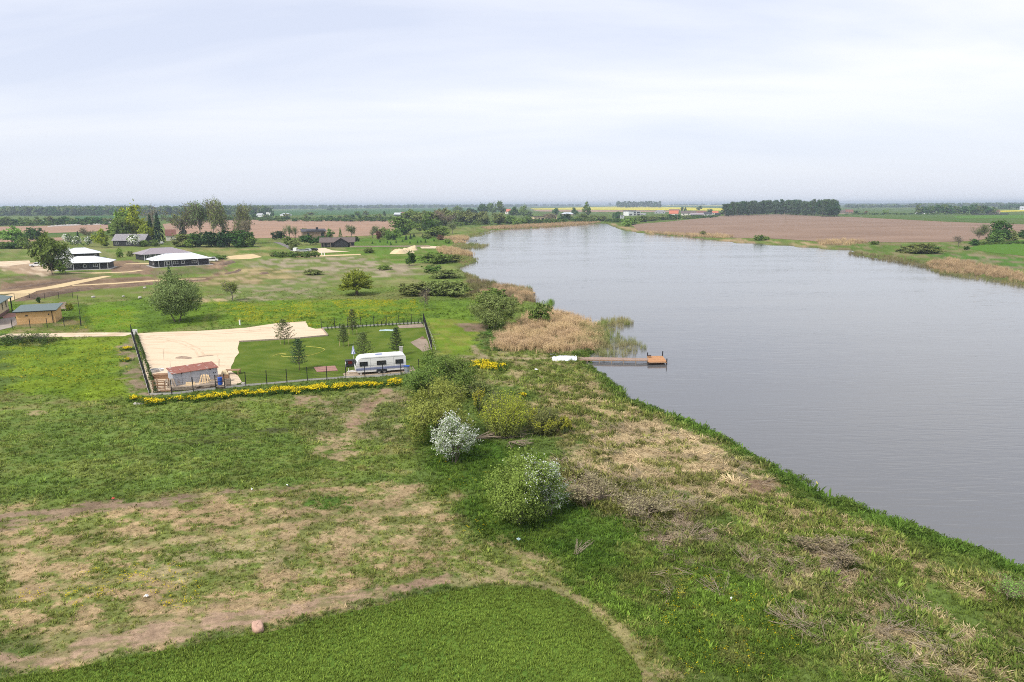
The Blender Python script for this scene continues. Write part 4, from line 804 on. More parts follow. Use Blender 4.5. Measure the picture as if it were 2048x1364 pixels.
scatter('flower_stems', 'green leafy stems below the yellow flowers by the fence', 'stems', np.stack([q[:, 0], q[:, 1], height(q[:, 0], q[:, 1])], -1), np.array((.085, .15, .03)) * rg.uniform(.7, 1.2, (n, 1)), rg.uniform(.3, .55, n), [herb('stem_leaf') for _ in range(3)], M_tuft)
# dandelions in the meadow
dd = []
for poly, n in [([(430, 606), (620, 602), (640, 655), (480, 650)], 1500), ([(660, 600), (830, 600), (845, 638), (700, 640)], 1500), ([(110, 640), (270, 615), (268, 660), (150, 665)], 260), ([(0, 690), (250, 690), (260, 770), (0, 790)], 350), ([(40, 1130), (400, 1130), (400, 1260), (40, 1260)], 150), ([(1300, 1130), (1600, 1150), (1750, 1364), (1350, 1364)], 190), ([(850, 900), (1000, 950), (1000, 1100), (880, 1080)], 30)]:
    P_ = np.array(atl(poly)); lo = P_.min(0); hi = P_.max(0); X = rg.uniform(lo[0], hi[0], n * 6); Y = rg.uniform(lo[1], hi[1], n * 6); k = in_poly(X, Y, P_) & (fbm(X / 4, Y / 4, 19, 3) > .50); dd.append(np.stack([X[k], Y[k]], -1)[:n])
dd = np.vstack(dd); k = off_sheets(dd[:, 0], dd[:, 1]); dd = dd[k]
def dandelion(nm):
    v, f = quads(rg, np.stack([rg.normal(size=5) * .12, rg.normal(size=5) * .12, rg.uniform(.1, .2, 5)], -1), rg.uniform(.05, .08, 5), rg.normal(size=(5, 3)) * .3 + [0, 0, 1], 1.0); return leaf_mesh(nm, v, f, rg)
scatter('dandelions', 'small yellow dandelions dotted over the green meadow', 'dandelions', np.stack([dd[:, 0], dd[:, 1], height(dd[:, 0], dd[:, 1])], -1), np.array((.62, .50, .02)) * rg.uniform(.8, 1.1, (len(dd), 1)), np.where(np.hypot(dd[:, 0], dd[:, 1]) > 90, 1.35, 1.0), [dandelion('dandelion') for _ in range(3)], M_tuft)
# dead stalks lying over the bank on the lower right
st = []
for poly, n in [([(1280, 1040), (1440, 1040), (1460, 1090), (1330, 1110)], 260), ([(1360, 1120), (1500, 1110), (1540, 1180), (1420, 1200)], 120), ([(1480, 1080), (1700, 1090), (1760, 1170), (1600, 1190)], 330), ([(1560, 1190), (1700, 1180), (1720, 1260), (1600, 1270)], 150), ([(1640, 1230), (1900, 1210), (2048, 1290), (2048, 1364), (1780, 1364)], 520), ([(1150, 930), (1400, 990), (1420, 1040), (1240, 1030)], 420), ([(1200, 850), (1480, 890), (1540, 970), (1300, 980), (1150, 910)], 500), ([(1290, 1110), (1350, 1160), (1420, 1260), (1310, 1200)], 35)]:
    P_ = np.array(atl(poly)); lo = P_.min(0); hi = P_.max(0); X = rg.uniform(lo[0], hi[0], n * 5); Y = rg.uniform(lo[1], hi[1], n * 5); k = in_poly(X, Y, P_) & (fbm(X / 2, Y / 2, 29, 3) > .47); st.append(np.stack([X[k], Y[k]], -1)[:n])
st = np.vstack(st)
def stalk(nm, k=7):
    segs = []
    for i in range(k):
        a = rg.normal() * .5; b = np.array([rg.normal() * .15, rg.normal() * .15, .05]); e_ = b + np.array([math.cos(a), math.sin(a), rg.uniform(.05, .55)]) * rg.uniform(.6, 1.2); segs += limb(rg, b, e_, .009, .005, 2)
        for q in range(2): o_ = b + (e_ - b) * rg.uniform(.4, .9); segs += limb(rg, o_, o_ + np.array([math.cos(a) * .3, math.sin(a) * .3, .1]) + rg.normal(size=3) * .12, .007, .004, 1)
    v, f = tubes(segs, 3); return mesh_from(nm, v, f, {'var': ('FLOAT', 'POINT', np.repeat(rg.uniform(0, 1, len(v) // 6), 6))})
k = rg.uniform(size=len(st)) < .12; st = st[k]
scatter('dead_stalks', 'pale grey dead stalks lying across the grassy bank on the lower right', 'stalks', np.stack([st[:, 0], st[:, 1], height(st[:, 0], st[:, 1])], -1), np.array((.47, .385, .27)) * rg.uniform(.75, 1.2, (len(st), 1)), rg.uniform(.7, 1.5, len(st)), [stalk('dead_stalk') for _ in range(5)], M_straw, rotz=R(205) + rg.normal(size=len(st)) * 1.5)
print('stuff done')
# ------------------------------------------------------------------ built things: materials
M_white = paint('white_paint', (.80, .80, .79), .45, .04, 1.5)
M_cream = paint('cream_panel', (.74, .73, .70), .5, .05, 1.5)
M_dark = paint('dark_timber', (.026, .026, .030), .6, .25, 3)
M_wood = paint('brown_wood', (.34, .20, .11), .75, .2, 4, (.24, .14, .08))
M_plank = paint('orange_deck_wood', (.50, .25, .105), .7, .18, 3, (.40, .20, .09))
M_plankg = paint('greyed_walkway_wood', (.37, .25, .185), .75, .22, 3, (.28, .20, .155))
M_oldwood = paint('weathered_wood', (.36, .29, .22), .85, .2, 4, (.25, .2, .15))
M_palewood = paint('pale_new_wood', (.68, .50, .28), .75, .12, 4)
M_glass = paint('window_glass', (.030, .034, .040), .12, .1, 1, spec=.6)
M_black = paint('black_steel', (.018, .018, .02), .5, .2, 4)
M_concrete = paint('concrete', (.45, .43, .40), .85, .1, 3, (.37, .35, .33))
M_tyre = paint('tyre_rubber', (.022, .022, .022), .8, .2, 6)
M_alloy = paint('wheel_metal', (.48, .48, .49), .35, .1, 4, metal=.6)
M_wroof = paint('white_metal_roof', (.80, .82, .86), .45, .03, .5)
M_proof = paint('mauve_metal_roof', (.30, .255, .275), .55, .06, .8)
M_groof = paint('grey_green_roof', (.125, .165, .160), .6, .08, 1.2)
M_oldroof = paint('lichened_grey_roof', (.27, .255, .265), .85, .15, 1.2, (.20, .19, .20))
M_redroof = paint('brick_red_roof', (.19, .085, .065), .8, .15, 1.0)
M_orroof = paint('orange_tile_roof', (.50, .155, .085), .75, .12, .8)
M_broof = paint('brown_roof', (.125, .095, .085), .75, .15, 1.0)
M_darkroof = paint('charcoal_roof', (.055, .053, .06), .6, .15, 1.0)
M_silver = paint('silver_roof', (.52, .55, .60), .4, .06, .8)
M_rust = paint('rusted_sheet_roof', (.27, .105, .075), .8, .25, 1.3, (.46, .37, .33), (.60, .66))
M_shed = paint('dull_grey_sheet', (.38, .40, .44), .55, .15, 1.2, (.27, .22, .19), (.56, .72))
M_brown = paint('brown_cladding', (.26, .18, .125), .75, .15, 1.5)
M_plaster = paint('pale_plaster', (.66, .62, .55), .8, .08, 1.0)
M_yplaster = paint('cream_plaster', (.66, .52, .33), .8, .08, .8)
M_redbrick = paint('brown_brick_base', (.17, .09, .07), .8, .2, 5)
M_blue = paint('blue_plastic', (.02, .10, .52), .4, .1, 3)
M_stripe = paint('blue_grey_stripe', (.22, .25, .40), .5, .05, 2)
M_tarp = paint('white_tarpaulin', (.74, .76, .82), .5, .10, 2.2, (.50, .53, .62), (.55, .7), bump=.4)
M_hose = paint('yellow_hose', (.62, .56, .10), .5, .1, 3)
M_grey = paint('grey_paint', (.42, .43, .44), .5, .08, 2)
M_silverp = paint('silver_car_paint', (.50, .52, .54), .3, .06, 2, metal=.3)
M_bpaint = paint('black_car_paint', (.02, .02, .024), .25, .1, 2)
M_teal = paint('greenish_plastic_sheet', (.30, .42, .42), .4, .1, 3, (.5, .58, .58))
M_red = paint('red_plastic', (.45, .06, .04), .5, .1, 3)
def brick_mat(name, c1, c2, mortar):
    m, t = new_mat(name); vec = mapped(t, (1, 1, 1)); sp = N(t, 'ShaderNodeSeparateXYZ'); t.links.new(vec, sp.inputs[0]); cb = N(t, 'ShaderNodeCombineXYZ')
    t.links.new(math_node(t, 'ADD', sp.outputs[0], sp.outputs[1]), cb.inputs[0]); t.links.new(sp.outputs[2], cb.inputs[1])
    br = N(t, 'ShaderNodeTexBrick', i_Scale=1.0); br.inputs['Brick Width'].default_value = .26; br.inputs['Row Height'].default_value = .085; br.inputs['Mortar Size'].default_value = .008
    br.inputs['Color1'].default_value = c1 + (1,); br.inputs['Color2'].default_value = c2 + (1,); br.inputs['Mortar'].default_value = mortar + (1,); t.links.new(cb.outputs[0], br.inputs[0])
    p = N(t, 'ShaderNodeBsdfDiffuse'); t.links.new(mulcol(t, br.outputs[0], ramp_of(t, noise_of(t, .9, 4), [(.3, .88), (.7, 1.12)])), p.inputs[0]); out(t, p.outputs[0]); return m
M_ybrick = brick_mat('yellow_brick', (.74, .45, .19), (.64, .37, .15), (.66, .50, .30))
def stripe_mat(name, c1, c2, n):
    m, t = new_mat(name); sp = N(t, 'ShaderNodeSeparateXYZ'); t.links.new(mapped(t, (1, 1, 1)), sp.inputs[0])
    f = math_node(t, 'GREATER_THAN', math_node(t, 'FRACT', math_node(t, 'MULTIPLY', math_node(t, 'ADD', math_node(t, 'ARCTAN2', sp.outputs[1], sp.outputs[0]), math_node(t, 'MULTIPLY', sp.outputs[2], 1.2)), n)), .5)
    p = N(t, 'ShaderNodeBsdfDiffuse'); t.links.new(mixcol(t, f, c1, c2), p.inputs[0]); out(t, p.outputs[0]); return m
M_umb = stripe_mat('striped_canvas', (.75, .76, .80), (.10, .14, .40), .95)
def corr_mat(base, sp):     # sheet roof with standing seams
    return base

# ------------------------------------------------------------------ houses
def face_frame(p0, p1):
    d = (p1 - p0); L = d.length; return L, math.atan2(d.y, d.x)
def window(parent, u, z, w, h, y, frame=M_white, glass=M_glass, bars=1, fr=.09):
    """Framed window on the front wall (local y)."""
    mb = MB(); f = fr
    mb.box((u, y - .03, z + h / 2 - f / 2), (w, .08, f)).box((u, y - .03, z - h / 2 + f / 2), (w, .08, f)).box((u - w / 2 + f / 2, y - .033, z), (f, .08, h)).box((u + w / 2 - f / 2, y - .033, z), (f, .08, h))
    for k in range(1, bars + 1): mb.box((u - w / 2 + w * k / (bars + 1), y - .028, z), (f * .7, .07, h - .02))
    o = mb.build('window', frame, parent); MB().box((u, y - .012, z), (w - .06, .03, h - .06)).build('pane', glass, o); return o
def side_window(parent, x, v, z, w, h, frame=M_white, s=1):
    mb = MB(); f = .09
    mb.box((x + s * .03, v, z + h / 2 - f / 2), (.08, w, f)).box((x + s * .03, v, z - h / 2 + f / 2), (.08, w, f)).box((x + s * .033, v - w / 2 + f / 2, z), (.08, f, h)).box((x + s * .033, v + w / 2 - f / 2, z), (.08, f, h))
    o = mb.build('window', frame, parent); MB().box((x + s * .012, v, z), (.03, w - .06, h - .06)).build('pane', M_glass, o)
def roof_mesh(kind, L, Dp, wh, rh, oh):
    x0, x1, y0, y1 = -L / 2 - oh, L / 2 + oh, -oh, Dp + oh; ym = Dp / 2; mb = MB(); th = .16
    e = [(x0, y0), (x1, y0), (x1, y1), (x0, y1)]
    if kind == 'hip':
        rl = max(.05, (L - Dp) / 2); top = [(-rl, ym, wh + rh), (rl, ym, wh + rh)]
        v = [(a, b, wh) for a, b in e] + [(a, b, wh - th) for a, b in e] + top
        mb.add(v, [(0, 1, 9, 8), (2, 3, 8, 9), (1, 2, 9), (3, 0, 8), (0, 4, 5, 1), (1, 5, 6, 2), (2, 6, 7, 3), (3, 7, 4, 0), (7, 6, 5, 4)])
    elif kind == 'gable':
        v = [(a, b, wh) for a, b in e] + [(a, b, wh - th) for a, b in e] + [(x0, ym, wh + rh), (x1, ym, wh + rh), (x0, ym, wh + rh - th), (x1, ym, wh + rh - th)]
        mb.add(v, [(0, 1, 9, 8), (3, 8, 9, 2), (4, 10, 11, 5), (7, 6, 11, 10), (0, 4, 5, 1), (2, 6, 7, 3), (0, 8, 10, 4), (8, 3, 7, 10), (1, 5, 11, 9), (9, 11, 6, 2)])
    elif kind == 'shed':        # back higher than front
        v = [(x0, y0, wh), (x1, y0, wh), (x1, y1, wh + rh), (x0, y1, wh + rh)]; v += [(a, b, c - th) for a, b, c in v]
        mb.add(v, [(0, 1, 2, 3), (7, 6, 5, 4), (0, 4, 5, 1), (1, 5, 6, 2), (2, 6, 7, 3), (3, 7, 4, 0)])
    else: mb.box((0, ym, wh + .12), (L + 2 * oh, Dp + 2 * oh, .3))
    return mb
def house(name, label, p0, p1, depth, wh, rh, kind, mwall, mroof, oh=.5, wins=(), door=None, group=None, cat='house', chimney=None, frame=M_white, z0=0):
    """Front wall from p0 to p1 (photo points on the ground, left to right)."""
    a = at(*p0); b = at(*p1); L, rz = face_frame(a, b); o = thing(name, label, cat, (a + b) / 2 + Vector((0, 0, z0)), rz, group)
    w = MB(); top = wh - .02 if kind != 'flat' else wh
    if kind == 'gable':
        prof = [(0, -.2), (depth, -.2), (depth, top - .15), (depth / 2, top + rh - .2), (0, top - .15)]; w.extrude(prof, 'x', -L / 2, L / 2)
    elif kind == 'shed':
        prof = [(0, -.2), (depth, -.2), (depth, top + rh - .2), (0, top - .18)]; w.extrude(prof, 'x', -L / 2, L / 2)
    else: w.box((0, depth / 2, (top - .2) / 2 - .1), (L, depth, top))
    w.build('wall', mwall, o); r = roof_mesh(kind, L, depth, wh, rh, oh).build('roof', mroof, o)
    if chimney: MB().box((chimney * L, depth * .55, wh + rh + .25), (.7, .7, 1.3)).build('chimney', M_redbrick, r)
    for (u0, u1, zl, zh) in wins: window(o, (u0 + u1 - 1) / 2 * L, (zl + zh) / 2, (u1 - u0) * L, zh - zl, 0, frame, bars=1 if (u1 - u0) * L > 1.3 else 0)
    if door:
        u0, u1, zh = door; d = MB().box(((u0 + u1 - 1) / 2 * L, -.03, zh / 2), ((u1 - u0) * L, .08, zh)).build('door', frame, o); MB().box(((u0 + u1 - 1) / 2 * L, -.075, zh * .5), ((u1 - u0) * L - .25, .03, zh * .86)).build('pane', M_glass, d)
    return o, L
# four new bungalows, black walls, pale hipped roofs
hA, L = house('bungalow', 'black bungalow with white hip roof standing clear, four white windows facing the meadow', (311, 535), (419, 529), 10.5, 2.75, 2.2, 'hip', M_dark, M_wroof, .9,
          [(.215, .265, .8, 2.1), (.325, .415, .95, 2.15), (.475, .535, .95, 2.1), (.67, .755, .95, 2.1)], (.165, .21, 2.15))
for u in (.06, .30, .785, .995): MB().box(((u - .5) * L, -.55 if u < .3 else -.08, 1.3), (.16, .16, 2.6)).build('post', M_white, hA)
MB().box((0, 4.8, -.02), (L + 2.2, 13.5, .22)).build('foundation', M_concrete, hA); side_window(hA, -L / 2, 3, 1.5, 1.2, 1.2, s=-1)
hB, L = house('bungalow', 'bungalow with a mauve grey hip roof half hidden behind the white-roofed one', (288, 521), (378, 516), 11, 2.7, 2.3, 'hip', M_dark, M_proof, .9, [(.06 + i * .07, .10 + i * .07, .3, 2.1) for i in range(6)])
for i in range(5): MB().box(((i * .12 + .01 - .5) * L, -.5, 1.3), (.2, .2, 2.6)).build('post', M_white, hB)
hC, L = house('bungalow', 'black bungalow with white hip roof partly hidden by the broad leafy tree', (118, 541), (217, 538), 10.5, 2.75, 2.1, 'hip', M_dark, M_wroof, .9, [(.50, .56, .9, 2.0), (.70, .79, .95, 2.15), (.2, .27, .9, 2.0)])
for u in (.3, .83, .995): MB().box(((u - .5) * L, -.08, 1.3), (.16, .16, 2.6)).build('post', M_white, hC)
MB().box((0, 4.8, -.02), (L + 2.2, 13.5, .22)).build('foundation', M_concrete, hC)
hD, L = house('bungalow', 'white hip roof of a bungalow showing behind the front left one', (125, 520), (200, 517), 10.5, 2.7, 2.3, 'hip', M_dark, M_wroof, .9, [(.85, .93, .9, 2.0), (.1, .2, .9, 2)])
for hh_, L_ in ((hA, None), (hC, None), (hB, None), (hD, None)):
    rf = [c_ for c_ in hh_.children if c_.name.startswith('roof')][0]; xs = [v.co.x for v in rf.data.vertices]; zs = [v.co.z for v in rf.data.vertices]; ys = [v.co.y for v in rf.data.vertices]; rl = max(v.co.x for v in rf.data.vertices if v.co.z > max(zs) - .01); hw = max(xs); y0_, y1_ = min(ys), max(ys); zt = max(zs); ze = max(z_ for z_ in zs if z_ < zt - .5)
    MB().box((0, y0_ - .07, ze - .08), (2 * hw, .13, .12)).build('gutter', M_grey, rf)
    rc = MB().tube((-rl, (y0_ + y1_) / 2, zt + .02), (rl, (y0_ + y1_) / 2, zt + .02), .09, .09, 6)
    for sx in (-1, 1):
        for yy_ in (y0_, y1_): rc.tube((sx * rl, (y0_ + y1_) / 2, zt + .02), (sx * hw, yy_, ze + .02), .08, .08, 6)
    rc.build('ridge_cap', M_grey, rf)
    for q in range(int(2 * hw / 1.1)):     # standing seams on the front slope
        x_ = -hw + .55 + q * 1.1; t_ = 1.0 if abs(x_) <= rl else (hw - abs(x_)) / (hw - rl); MB().tube((x_, y0_, ze + .02), (x_, y0_ + ((y0_ + y1_) / 2 - y0_) * t_, ze + (zt - ze) * t_ + .02), .03, .03, 4).build('seam', rf.data.materials[0], rf)
# brick garage and the house corner at the left edge
ga, L = house('brick_garage', 'yellow brick outbuilding with a flat sloping grey green roof beside the track', (34.4, 649.5), (112, 645), 6.2, 2.75, .55, 'shed', M_ybrick, M_groof, .45, (), None, cat='outbuilding')
MB().box((-.23 * L, -.02, 1.75), (.5, .06, .22)).build('vent', M_black, ga); MB().box((.34 * L, -.02, 1.85), (.25, .06, .25)).build('vent', M_black, ga)
MB().tube((.43 * L, -.1, 0), (.43 * L, -.1, 2.6), .06).build('downpipe', M_black, ga); MB().box((0, -.5, 2.62), (L + .9, .14, .14)).build('gutter', M_black, ga)
def corner_house():
    a = at(-24, 652); b = at(19, 623); L, rz = face_frame(a, b); o = thing('villa', 'corner of a cream walled house with grey green roof cut by the left edge', 'house', (a + b) / 2, rz)
    w = MB().box((0, 3.5, 1.9), (L, 7, 3)); w.build('wall', M_yplaster, o); MB().box((0, 3.5, .25), (L + .1, 7.1, .9)).build('plinth', M_redbrick, o)
    roof_mesh('hip', L, 7, 3.5, 1.2, .9).build('roof', M_groof, o); MB().tube((L / 2 + .4, -.5, 0), (L / 2 + .4, -.5, 3.3), .14).build('post', M_black, o)
    for u in (-.3, -.05, .2, .38): window(o, u * L, 2.1, .9, 1.5, 0, M_oldwood, bars=0)
corner_house()
# farther houses
o, L = house('farmhouse', 'old low farmhouse with a weathered grey roof under the big bright green trees', (227, 492.5), (290, 492.5), 8, 3.4, 3.9, 'gable', M_dark, M_oldroof, .6, [(.06, .17, 1.2, 2.7), (.42, .55, 1.2, 2.7)])
o, L = house('farmhouse', 'small white gabled house with a brick red roof between the spruce and bare trees', (333, 482), (353, 481.5), 6, 3.6, 4.2, 'gable', M_plaster, M_redroof, .4, [(.5, .62, 1.4, 2.8)])
hE, L = house('villa', 'tall brown clad house with charcoal single pitch roof above the dark bungalow', (606, 479), (652, 478), 9, 5.6, 1.6, 'shed', M_brown, M_darkroof, .8, [(.2, .29, 2.2, 4.6), (.80, .93, 1.8, 4.8)], frame=M_dark)
MB().box((.05 * L, 2.2, 5.9), (L * .75, 5, .9)).build('roof_step', M_darkroof, hE); MB().box((.18 * L, 7, 7.6), (1.6, 1.2, 1.4)).build('chimney', M_dark, hE); MB().box((-.58 * L, 2, 1.3), (.2 * L, 5, 2.6)).build('porch', M_brown, hE)
hF, L = house('log_bungalow', 'long very dark timber bungalow with brown roof and a central gable', (642, 495), (708, 494), 9, 2.9, 2.6, 'gable', M_dark, M_broof, .9, [(.2, .27, .9, 2.1), (.42, .5, .7, 2.3), (.52, .6, .7, 2.3), (.85, .93, .9, 2.0)], (.66, .72, 2.2), frame=M_oldwood)
gx_ = .12 * L
MB().extrude([(gx_ - .21 * L, 0), (gx_ + .21 * L, 0), (gx_ + .21 * L, 2.7), (gx_, 5.2), (gx_ - .21 * L, 2.7)], 'y', -2.0, 4.0).build('gable_wall', M_dark, hF)
MB().add([(gx_ - .24 * L, -2.6, 2.75), (gx_, -2.6, 5.55), (gx_ + .24 * L, -2.6, 2.75), (gx_ - .24 * L, 4.4, 2.75), (gx_, 4.4, 5.55), (gx_ + .24 * L, 4.4, 2.75), (gx_ - .24 * L, -2.6, 2.55), (gx_, -2.6, 5.35), (gx_ + .24 * L, -2.6, 2.55)], [(0, 1, 4, 3), (1, 2, 5, 4), (0, 6, 7, 1), (1, 7, 8, 2)]).build('gable_roof', M_broof, hF)
for u in (.02, .1, .3, .9): MB().box(((u - .5) * L, -.9, 1.2), (.18, .18, 2.4)).build('post', M_oldwood, hF)
hG, L = house('villa', 'cream flat-roofed house standing among trees on the far shore', (1068, 443), (1092, 442.5), 12, 7.0, 0, 'flat', M_yplaster, M_broof, .8, [(.1, .2, 1.2, 4.5), (.38, .48, 1, 5), (.62, .85, 1, 4.5)], frame=M_redbrick)
MB().box((1.0 * L, 4, 4.4), (L * .8, 10, 8.8)).build('upper_wing', M_yplaster, hG); MB().box((1.0 * L, 4, 9.1), (L * .95, 12, .7)).build('wing_roof', M_broof, hG)
for u in (.75, 1.0, 1.25): window(hG, u * L, 4.5, 2.0, 5, -1.0, M_redbrick)
hH, L = house('villa', 'white modern two storey house with many windows across the lake', (1257, 431.5), (1281, 431), 14, 8.5, 0, 'flat', M_white, M_grey, .1, [(.06, .3, .6, 3.6), (.42, .6, .6, 4), (.66, .94, .6, 4), (.42, .6, 4.8, 7.6), (.68, .94, 4.8, 7.6)], frame=M_white)
MB().box((.72 * L, 6, 2.2), (L * .5, 12, 4.4)).build('side_wing', M_white, hH); MB().box((.1 * L, 7, 9.4), (L * .3, 5, 1.6)).build('roof_box', M_dark, hH)
for u in (.56, .68, .8, .92): window(hH, u * L, 2.4, 2.2, 2.6, 0, M_white)
def small(label, x0, x1, yb, yt, roof, wall, kind='gable', dep=9, share=.5, group='village houses across the lake', wn=2, name='village_house'):
    H_ = hgt((x0 + x1) / 2, yb, yt); wh = H_ * share
    return house(name, label, (x0, yb), (x1, yb), dep, wh, H_ - wh, kind, wall, roof, .6, [((k + .35) / wn, (k + .65) / wn, wh * .35, wh * .8) for k in range(wn)], group=group)
small('house with bright orange tiled roof in the village across the lake', 1338, 1356, 430, 421.5, M_orroof, M_plaster, dep=14, share=.3)
small('brown-roofed house just behind the bright orange roof', 1338, 1358, 426, 419, M_redroof, M_brown, dep=12)
small('long low grey house left of the bright orange roof', 1309, 1330, 427, 420.5, M_oldroof, M_grey, 'hip', 12, wn=3)
small('white walled house with a pink brown roof right of the village poplars', 1362, 1392, 431, 422.5, M_broof, M_plaster, dep=14, share=.5, wn=3)
small('dark long barn with mauve roof at the near edge of the village', 1381, 1407, 432.5, 426, M_proof, M_dark, dep=12, wn=4)
small('red-roofed house behind the dark village barn', 1392, 1412, 429, 422, M_redroof, M_brown, dep=12)
small('charcoal-roofed house at the right of the village', 1407, 1424, 431.5, 424.5, M_darkroof, M_grey, dep=12)
small('orange-roofed house tucked beside the pine wood', 1424, 1436, 429, 422.5, M_orroof, M_plaster, dep=10)
small('small dark shed beside the orange-roofed house at the pine wood', 1430, 1441, 431, 426.5, M_dark, M_dark, dep=8, wn=1)
small('small grey block house among shrubs below the white modern villa', 1240, 1248, 437.5, 431, M_grey, M_grey, 'flat', 8, .98, wn=1)
small('dark house behind the white modern villa', 1246, 1262, 429, 421.5, M_darkroof, M_dark, dep=12)
small('blue grey roofed house behind the far shore trees', 1122, 1146, 431, 425, M_silver, M_oldwood, 'hip', 12)
small('orange-roofed house peeping between tall trees on the far left shore', 1010, 1020, 428, 418.5, M_orroof, M_plaster, dep=9)
gv = 'distant farm buildings'
small('long shed with a silver metal roof above the willow belt', 788, 801, 431.5, 425.5, M_silver, M_dark, dep=10, share=.4, group=gv, wn=1)
small('small rust brown shed beside the silver-roofed one', 801, 809, 429.5, 424, M_redroof, M_brown, 'shed', 6, .6, group=gv, wn=1)
small('pale house with grey curved looking roof at the far left village', 62, 79, 445.5, 440, M_silver, M_plaster, 'hip', 12, .5, group=gv)
small('small cream gabled house in the far left village', 117, 124, 444, 436.5, M_oldwood, M_yplaster, dep=8, group=gv, wn=1)
small('mauve-roofed house hidden in the far left trees', 130, 142, 445.5, 438.5, M_proof, M_plaster, 'hip', 8, group=gv)
small('white gable end of a house left of the bright green tree', 191, 197, 446.5, 438.5, M_grey, M_white, dep=8, group=gv, wn=1)
small('long pale house with dark roof just left of the bright green tree', 204, 222, 446, 438, M_darkroof, M_plaster, dep=10, group=gv, wn=3)
small('low white shed in front of the far left village', 194, 206, 448, 444.5, M_silver, M_white, dep=6, group=gv, wn=1)
small('white house farthest left on the ridge behind the brown field', 513, 523, 433.5, 427, M_grey, M_white, dep=12, group=gv)
small('two storey white house on the ridge behind the brown field', 533, 540, 432, 424.5, M_darkroof, M_white, 'flat', 12, .97, group=gv)
small('long white house on the ridge behind the brown field', 560, 578, 431.5, 427, M_silver, M_white, 'hip', 12, .5, group=gv, wn=3)
small('mauve brown roofed farmhouse right of the pine wood', 1679, 1691, 428, 421, M_broof, M_oldwood, dep=14, group=gv)
small('farmhouse with rusty brown roof nearest the bush right of the pine wood', 1690, 1706, 427, 419.5, M_redroof, M_brown, dep=14, share=.4, group=gv)
small('low white barn left of the pair on the far right', 1833, 1848, 428.3, 424.2, M_silver, M_white, dep=16, group=gv, wn=3)
small('larger pale barn with mauve roof of the far right pair', 1848, 1868, 427.8, 421, M_proof, M_white, dep=20, share=.55, group=gv, wn=3)
small('orange brown farmhouse far right behind a dark fence', 1983, 2000, 428.3, 420, M_redroof, M_yplaster, dep=18, share=.45, group=gv)
small('white house at the far right edge', 2040, 2056, 420, 413, M_grey, M_white, dep=18, group=gv)
def wallrow(label, px0, px1, py, h, mat, posts=10):
    a = at(*px0); b = at(*px1); L, rz = face_frame(a, b); o = thing('board_fence', label, 'fence', (a + b) / 2, rz); MB().box((0, 0, h / 2), (L, .12, h)).build('boards', mat, o)
    for k in range(posts): MB().box((-L / 2 + L * k / (posts - 1), .12, h / 2), (.2, .16, h + .2)).build('post', mat, o)
wallrow('long dark board fence before the orange brown farmhouse on the far right', (1943, 429.6), (2016, 429.4), 0, 2.6, M_dark)
wallrow('long dark low fence beyond the small conifers and sand heaps', (700, 494.5), (860, 493.5), 0, .8, M_oldwood, 24)

# ------------------------------------------------------------------ vehicles
def wheel(parent, x, y, z, r, w=.2):
    t_ = MB().lathe([(r * .62, -w / 2), (r * .97, -w / 2), (r, -w / 4), (r, w / 4), (r * .97, w / 2), (r * .62, w / 2)], 18).build('wheel', M_tyre, parent); t_.rotation_euler = (R(90), 0, 0); t_.location = (x, y, z)
    MB().lathe([(.02, w * .36), (r * .3, w * .40), (r * .6, w * .44), (r * .64, w * .2), (r * .64, -w * .44), (.02, -w * .42)], 18).build('rim', M_alloy, t_)
def car(label, px, py, rot, paint_, kind='car', L=4.4):
    o = thing('parked_car' if kind != 'van' else 'parked_van', label, 'car' if kind != 'van' else 'van', at(px, py), rot)
    s = L / 4.4; w = 1.75
    if kind == 'van': body = [(-2.2, .35), (2.15, .35), (2.2, .95), (1.55, 1.15), (1.15, 1.95), (-2.15, 2.0), (-2.2, .8)]; gl = [(.95, 1.15), (1.35, 1.15), (1.02, 1.8), (-1.9, 1.85), (-1.95, 1.2)]
    elif kind == 'pickup': body = [(-2.2, .4), (2.2, .4), (2.2, .95), (1.1, 1.1), (.6, 1.75), (-.6, 1.75), (-.75, 1.0), (-2.2, 1.0)]; gl = [(.9, 1.12), (.55, 1.65), (-.5, 1.65), (-.6, 1.12)]
    else: body = [(-2.2, .35), (2.2, .35), (2.2, .78), (1.15, .98), (.55, 1.48), (-1.3, 1.52), (-2.05, 1.05), (-2.2, .75)]; gl = [(1.0, 1.0), (.5, 1.4), (-1.2, 1.43), (-1.85, 1.05)]
    MB().extrude([(a * s, b) for a, b in body], 'y', -w / 2, w / 2).build('body', paint_, o)
    MB().extrude([(a * s, b) for a, b in gl], 'y', -w / 2 - .02, w / 2 + .02).build('side_window', M_glass, o)
    top = body[4 if kind != 'pickup' else 4]; lo_ = body[3]
    MB().add([(lo_[0] * s + .01, -w * .42, lo_[1] + .03), (lo_[0] * s + .01, w * .42, lo_[1] + .03), (top[0] * s + .02, w * .38, top[1] - .04), (top[0] * s + .02, -w * .38, top[1] - .04)], [(0, 1, 2, 3)]).build('windscreen', M_glass, o)
    for x_ in (-1.35, 1.4):
        for y_ in (-w / 2 + .05, w / 2 - .05): wheel(o, x_ * s, y_, .32, .32)
    for y_ in (-.6, .6): MB().box((2.2 * s, y_, .72), (.06, .3, .16)).build('headlight', M_white, o)
    return o
car('white pickup truck parked on the sandy pad left of the broad tree', 76, 533, R(200), M_white, 'pickup', 5.4)
car('white van half hidden behind the right corner of the white-roofed bungalow', 425, 523, R(20), M_white, 'van', 4.8)
car('white car standing by the old farm below the dark spruce', 320, 488, R(170), M_white, 'car', 4.4)
car('white van at the left end of the vehicles by the log bungalow', 592, 503, R(95), M_white, 'van', 5.6)
car('silver car between the white van and the black car', 605, 504, R(15), M_silverp, 'car', 5)
